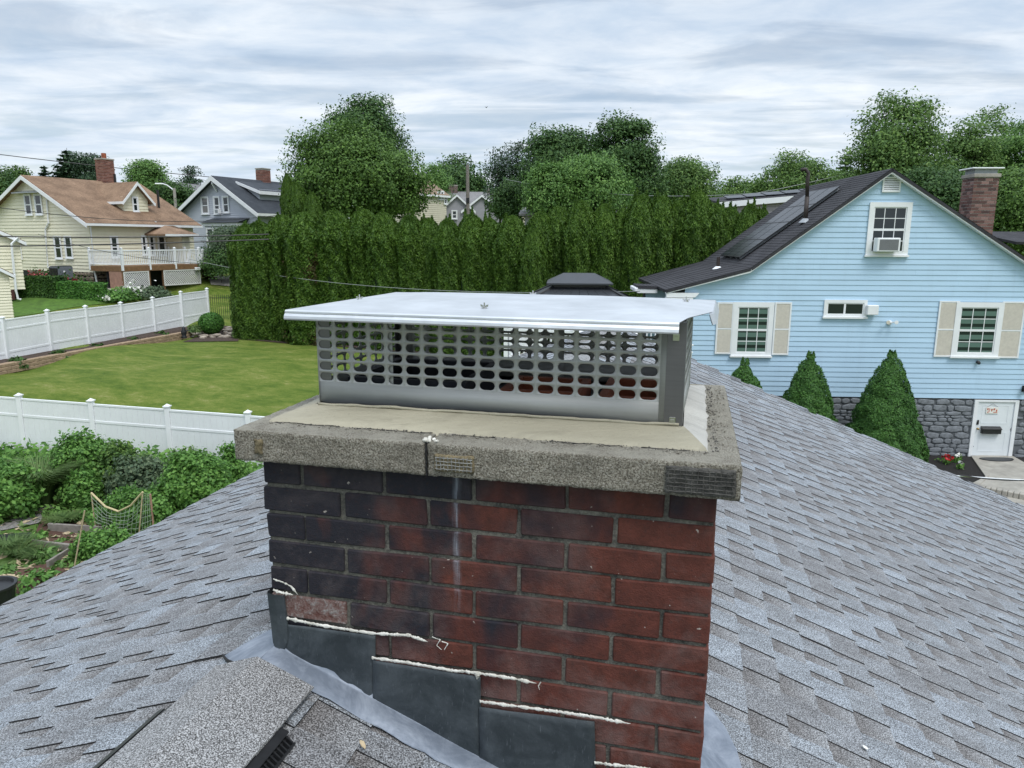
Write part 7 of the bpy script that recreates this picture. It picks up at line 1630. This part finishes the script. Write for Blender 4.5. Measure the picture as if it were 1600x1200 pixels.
cable('lower black power line crossing the yellow house, thicker, just above the deck rail', at(-60, 385.5, 30), at(420, 374, 34), .05, .028)
cable('thin sagging black line from the left edge across the upper gable window', at(-60, 316, 36), at(470, 330, 60), .85, .018)
cable('thin grey service line running from behind the hedge to the blue house', at(296, 405, 40.5), at(1000, 455, 25.6), .62, .014, M_CABLEG)
cable('thin drooping line on the yellow house wall above the deck', at(60, 366, 42), at(330, 412, 41), .35, .014, M_CABLE)
cable('faint line running from the dark trees to the mauve house', at(790, 280, 58), at(1250, 296, 44), .75, .02, M_CABLEG)
cable('faint line rising behind the solar panels to the right trees', at(1120, 312, 46), at(1400, 250, 48), .2, .018, M_CABLEG)
# conduit and cable in front of the blue house door, close above the roof edge
A, Bq = at(1425, 737, 14.5), at(1640, 752, 13.2); cable('white conduit slung in front of the mulch bed and path', A, Bq, .02, .014, M_WHITE, name='conduit')
cable('black cable lashed beside the white conduit in front of the path', at(1500, 742, 14.0), at(1640, 749, 13.2), .06, .012, M_CABLE, name='cable')

# ------------------------------------------------------------------ vegetable garden below the left eave
GZ = lambda px, py: gp(px, py)
patch('garden_soil', [GZ(-120, 1010), GZ(330, 900), GZ(300, 800), GZ(-60, 800)], M_GRASSG, .02, 'rough grass and weeds of the vegetable garden', n=20)
patch('garden_soil', [GZ(45, 860), GZ(165, 865), GZ(190, 830), GZ(70, 805)], M_SOIL, .05, 'red-brown soil in the middle raised bed')
patch('garden_soil', [GZ(-40, 960), GZ(95, 955), GZ(120, 870), GZ(10, 905)], M_SOIL, .05, 'red-brown soil nearest the roof edge')
patch('gravel_path', [GZ(-30, 842), GZ(60, 822), GZ(95, 796), GZ(70, 790)], M_GRAVEL, .045, 'grey gravel strip between the raised beds and the bushes')
def board(label, pa, pb, h_, t_=.05, mat=M_WOODGREY, name='bed_board'):
    a, b = GZ(*pa), GZ(*pb); d = b-a; M = Matrix.Translation(a) @ Matrix.Rotation(math.atan2(d.y, d.x), 4, 'Z'); mb = MB(); mb.cbox(0, math.hypot(d.x, d.y), -t_/2, t_/2, 0, h_, .008, None, .01, random.Random(pa[0])); return mb.build(name, mat, None, M=M)
tag(board('', (77, 834), (163, 841), .24), 'weathered grey board at the back of the raised bed', 'board'); tag(board('', (52, 857), (128, 866), .20), 'weathered grey board along the front of the middle bed', 'board'); tag(board('', (76, 893), (124, 862), .22), 'weathered grey board slanting toward the roof edge', 'board')
def mass(label, px0, px1, pyt, pyb, mat, n, leaf, seed, name='bush', cat='bush', elong=1.5, depth=.8, ragged=.25, flat=.7):
    q = GZ((px0+px1)/2, pyb); a, b = at(px0, pyb, q.y), at(px1, pyb, q.y); w_ = (b.x-a.x)/2; top = at((px0+px1)/2, pyt, q.y).z-q.z; rs = np.random.RandomState(seed)
    P, Nn = crown_pts(rs, (w_*.92, w_*.75*depth, top*.55), int(n/30*1.3), 48, max(.18, w_*.28), ragged, -.6, 0, flat, 3.5, .3); P = P+np.array([0, w_*.5*depth, top*.45]); k = P[:, 2] > -.05; P, Nn = P[k], Nn[k]
    for _ in range(int(10+w_*10)):        # loose shoots standing clear of the bush
        xs = rs.uniform(-.85, .85); hb = top*(.93-.5*xs*xs)*.9; ln_ = rs.uniform(.12, .42); m = int(ln_*70)+8; tt = rs.uniform(0, 1, m); lean = rs.normal(0, .25, 2)
        q2 = np.stack([xs*w_+lean[0]*tt*ln_+rs.normal(0, .025, m), w_*.5*depth+rs.normal(0, .25)*w_+lean[1]*tt*ln_+rs.normal(0, .025, m), hb-.1+tt*(ln_+.1)], 1); P = np.concatenate([P, q2]); Nn = np.concatenate([Nn, rs.normal(0, 1, (m, 3))])
    V, Q = leaves(rs, P, Nn, leaf*.68, elong, .75); r_ = empty(name, Matrix.Translation(q), label, cat); obj('foliage', fastmesh('foliage', V, Q, mat), r_); mb = MB(); rg2 = random.Random(seed)
    for k in range(7): limb(mb, rg2, (rg2.uniform(-.2, .2)*w_, w_*.5*depth, -.1), (rg2.uniform(-.8, .8)*w_, w_*.5*depth, top*rg2.uniform(.6, .9)), .02, .006, 4, .05)
    mb.build('stem', M_BARK, r_); return r_
mass('tall shaggy bush against the near white fence, left of centre', 78, 178, 690, 778, L_BUSH, 9000, .085, 101)
mass('bush of pale shoots right of the shaggy bush by the white fence', 150, 222, 700, 780, L_MID, 4200, .085, 102)
mass('broad leafy bushes at the left edge of the garden', -80, 44, 735, 822, L_BUSH, 9000, .10, 103)
mass('low leafy bush in front of the shaggy bush', 100, 150, 745, 800, L_BUSH, 3600, .09, 104)
mass('leafy bush in the middle of the garden, behind the net', 165, 262, 728, 792, L_SILV, 5600, .085, 105)
mass('dark green bush right of the net, beside the roof edge', 250, 352, 722, 812, L_BUSH, 8600, .085, 106)
mass('narrow upright shrub by the fence next to the chimney', 346, 378, 704, 770, L_BUSH, 2200, .08, 107)
mass('thorny shoots against the fence right of the middle bush', 262, 318, 712, 765, L_MID, 2600, .08, 108)
mass('sprawling green vines filling the net', 156, 262, 776, 832, L_BUSH, 5600, .075, 109, name='vine', cat='vine', depth=.5)
mass('low green leaves under the net by the roof edge', 112, 205, 838, 880, L_BUSH, 3600, .075, 110, name='low_plants', cat='plant', depth=.4)
def tuft(label, px, py, r_, h_, n, mat, seed, wd=.018):
    q = GZ(px, py); rs = np.random.RandomState(seed); V, Q = [], []
    an = rs.uniform(0, 6.283, n); le = rs.uniform(.7, 1.1, n); r0 = rs.uniform(0, r_*.25, n)
    segs = 4; vs = []
    for j in range(segs+1):
        t = j/segs; rr = r0+r_*t**1.6*le; z = h_*le*(t-.42*t**3)*1.35; w_ = wd*(1-t*.85); c, s = np.cos(an), np.sin(an)
        vs.append(np.stack([c*rr-s*w_, s*rr+c*w_, z], 1)); vs.append(np.stack([c*rr+s*w_, s*rr-c*w_, z], 1))
    A = np.stack(vs, 1); base = np.arange(n)[:, None]*(2*(segs+1)); Q = np.concatenate([base+np.array([2*j, 2*j+1, 2*j+3, 2*j+2]) for j in range(segs)]); r2 = empty('grass_clump', Matrix.Translation(q), label, 'grass'); obj('blades', fastmesh('blades', A.reshape(-1, 3), Q, mat), r2)
tuft('fountain-like ornamental grass clump between the two left bushes', 66, 792, .85, 1.25, 1500, L_GRASSY, 111, .014)
for i, (px, py, s, lb) in enumerate(((95, 822, .35, 'yellow-green grass tuft at the back of the middle bed'), (115, 818, .35, 'second grass tuft at the back of the middle bed'), (28, 872, .5, 'weedy grass tuft left of the front bed'), (62, 875, .35, 'small weedy tuft in front of the grey board'), (10, 862, .4, 'weedy grass tuft at the left edge of the garden'))): tuft(lb, px, py, s, s*.8, 260, L_GRASSY, 120+i, .012)
for i, (px, py, s, lb) in enumerate(((62, 845, .22, 'small seedling at the left of the middle soil bed'), (98, 852, .16, 'tiny seedling in the middle soil bed'), (76, 878, .32, 'yellow-green lettuce-like plant before the grey board'), (58, 918, .42, 'feathery yellow-green plant in the near soil'), (105, 890, .26, 'blue-green leafy plant by the slanting board'), (12, 898, .24, 'light green plant at the left edge of the near soil'), (140, 812, .30, 'bright leafy plant below the net'), (88, 806, .30, 'bright leaves beside the gravel strip'), (36, 948, .3, 'light green plant behind the black planter'))):
    q = GZ(px, py); clump(lb, px, py, q.y, s, s*.8, L_LIGHT if i % 3 else L_BUSH, 240, .075, 1.7, 'garden_plant', 'plant', seed=130+i, z0=q.z)
# net on canes
nA, nB, nC, nD = GZ(150, 852), GZ(212, 862), GZ(240, 828), GZ(160, 818); root = empty('garden_net', Matrix.Translation((0, 0, 0)), 'wire and string garden net held up by canes beside the roof edge', 'trellis')
def cane(a, h_, tilt=(0, 0), m=M_CANE, r_=.014): mb = MB(); mb.tube([a, a+Vector((tilt[0], tilt[1], h_))], r_, 5); mb.build('cane', m, root); return a+Vector((tilt[0], tilt[1], h_))
tA = cane(GZ(150, 836), at(150, 770, GZ(150, 836).y).z-GZ(150, 836).z); tB = cane(GZ(216, 850), at(226, 769, GZ(216, 850).y).z-GZ(216, 850).z, (.2, 0)); tC = cane(GZ(241, 836), at(242, 772, GZ(241, 836).y).z-GZ(241, 836).z, m=M_LINT, r_=.02)
tD = cane(GZ(115, 893), at(140, 798, GZ(115, 893).y).z-GZ(115, 893).z, (.35, 0)); 
mb = MB(); mid = (tA+tB)/2-Vector((0, 0, .42)); mb.tube([tA, tA.lerp(mid, .5)-Vector((0, 0, .10)), mid, mid.lerp(tB, .5)-Vector((0, 0, .08)), tB], .022, 6); mb.build('rope', M_ROPE, root)
mb = MB(); nn = 11; bA, bB = GZ(150, 836), GZ(216, 850)
for i in range(nn+1):
    t = i/nn; top_ = tA.lerp(tB, t)-Vector((0, 0, .42*4*t*(1-t))); bo = bA.lerp(bB, t); mb.tube([top_, (top_+bo)/2+Vector((0, -.03*math.sin(i), 0)), bo], .0045, 4, False)
for j in range(1, 9):
    pts = []
    for i in range(nn+1): t = i/nn; top_ = tA.lerp(tB, t)-Vector((0, 0, .42*4*t*(1-t))); bo = bA.lerp(bB, t); pts.append(top_.lerp(bo, j/9)+Vector((0, -.02*math.sin(i*2+j), .02*math.sin(i+j))))
    mb.tube(pts, .0045, 4, False)
for i in range(6):
    t = i/5; top_ = tB.lerp(tC, t); bo = bB.lerp(GZ(241, 836), t); mb.tube([top_, bo], .0045, 4, False)
for j in range(1, 8): mb.tube([tB.lerp(bB, j/8), tC.lerp(GZ(241, 836), j/8)], .0045, 4, False)
mb.build('netting', simple('pale_netting', (.30, .36, .28), .7, .2, 20), root)
for i, (a, b, lb) in enumerate((((0, 898), (60, 892), 'long dry cane lying lowest left in the garden'), ((20, 905), (82, 872), 'dry cane lying crosswise toward the slanting board'), ((85, 880), (118, 862), 'dry cane lying along the slanting board'), ((28, 880), (56, 884), 'short dry cane in the weeds'), ((40, 886), (56, 874), 'shorter crossed dry cane in the weeds'))):
    A_, B_ = GZ(*a), GZ(*b); mb = MB(); u3 = Vector((0, 0, .06)); mb.tube([A_+u3, A_.lerp(B_, .4)+u3*1.6+Vector((.03, 0, 0)), B_+u3], [.014, .018, .010], 5); tag(mb.build('dry_cane', M_CANE), lb, 'cane')
q = GZ(8, 852); M = Matrix.Translation(q) @ Matrix.Rotation(R(12), 4, 'Z'); r_ = empty('black_tray', M, 'long black plastic trough at the left edge of the garden', 'trough'); mb = MB(); mb.cbox(-.6, .42, -.14, .14, .0, .16, .02); mb.build('trough_body', M_BLACK, r_); mb = MB(); mb.cbox(-.63, .45, -.17, .17, .16, .185, .006); mb.build('trough_rim', M_BLACK, r_)
q = GZ(-6, 952); r_ = empty('black_planter', Matrix.Translation(q), 'large black planter tub at the left edge, close to the roof', 'planter'); mb = MB(); mb.lathe([(.26, 0), (.34, .42), (.36, .42), (.36, .46), (.31, .46), (.29, .40)], (0, 0, 0), 18); mb.build('tub', M_BLACK, r_); mb = MB(); mb.lathe([(.3, .36), (.29, .385)], (0, 0, 0), 14); mb.build('potting_soil', M_MULCH, r_)
# ground debris on the garden soil
rs = np.random.RandomState(140); P = []
for _ in range(900):
    q = GZ(rs.uniform(0, 160), rs.uniform(800, 920)); P.append((q.x, q.y, q.z+.07))
P = np.array(P); V, Q = leaves(rs, P, np.tile([0, 0, 1.], (len(P), 1)), .09, 2.2, .35); tag(obj('ground_litter', fastmesh('ground_litter', V, Q, [L_GRASSY, M_CANE], (rs.uniform(0, 1, len(Q)) < .3).astype(int))), 'scattered straw and seedlings on the garden soil', kind='stuff')
# weeds along the foot of the near fence
rs = np.random.RandomState(141); a, b = pts[1] if False else None, None
P = []
for _ in range(5200):
    t = rs.uniform(-2.5, 4.6); x, y = n0.x+dn.x*t, n0.y+dn.y*t-abs(rs.normal(0, .45))-.1; P.append((x, y, tz(x, y)+abs(rs.normal(0, .22))))
P = np.array(P); V, Q = leaves(rs, P, np.tile([0, -.6, .8], (len(P), 1)), .10, 1.7, .6); tag(obj('weeds', fastmesh('weeds', V, Q, L_BUSH)), 'rank green weeds along the foot of the near white fence', kind='stuff')
# small bird far off in the sky
p = at(760, 168, 90); bd = MB(); bd.add([(-.22, 0, .10), (-.05, .06, 0), (0, -.2, .02), (.05, .06, 0), (.20, 0, .14), (0, .22, 0), (0, 0, -.06)], [(0, 1, 2), (4, 2, 3), (1, 5, 6), (3, 6, 5), (1, 6, 2), (3, 2, 6)]); tag(bd.build('bird', M_DARK, None, M=Matrix.Translation(p)), 'tiny dark bird flying in the open sky', 'bird')
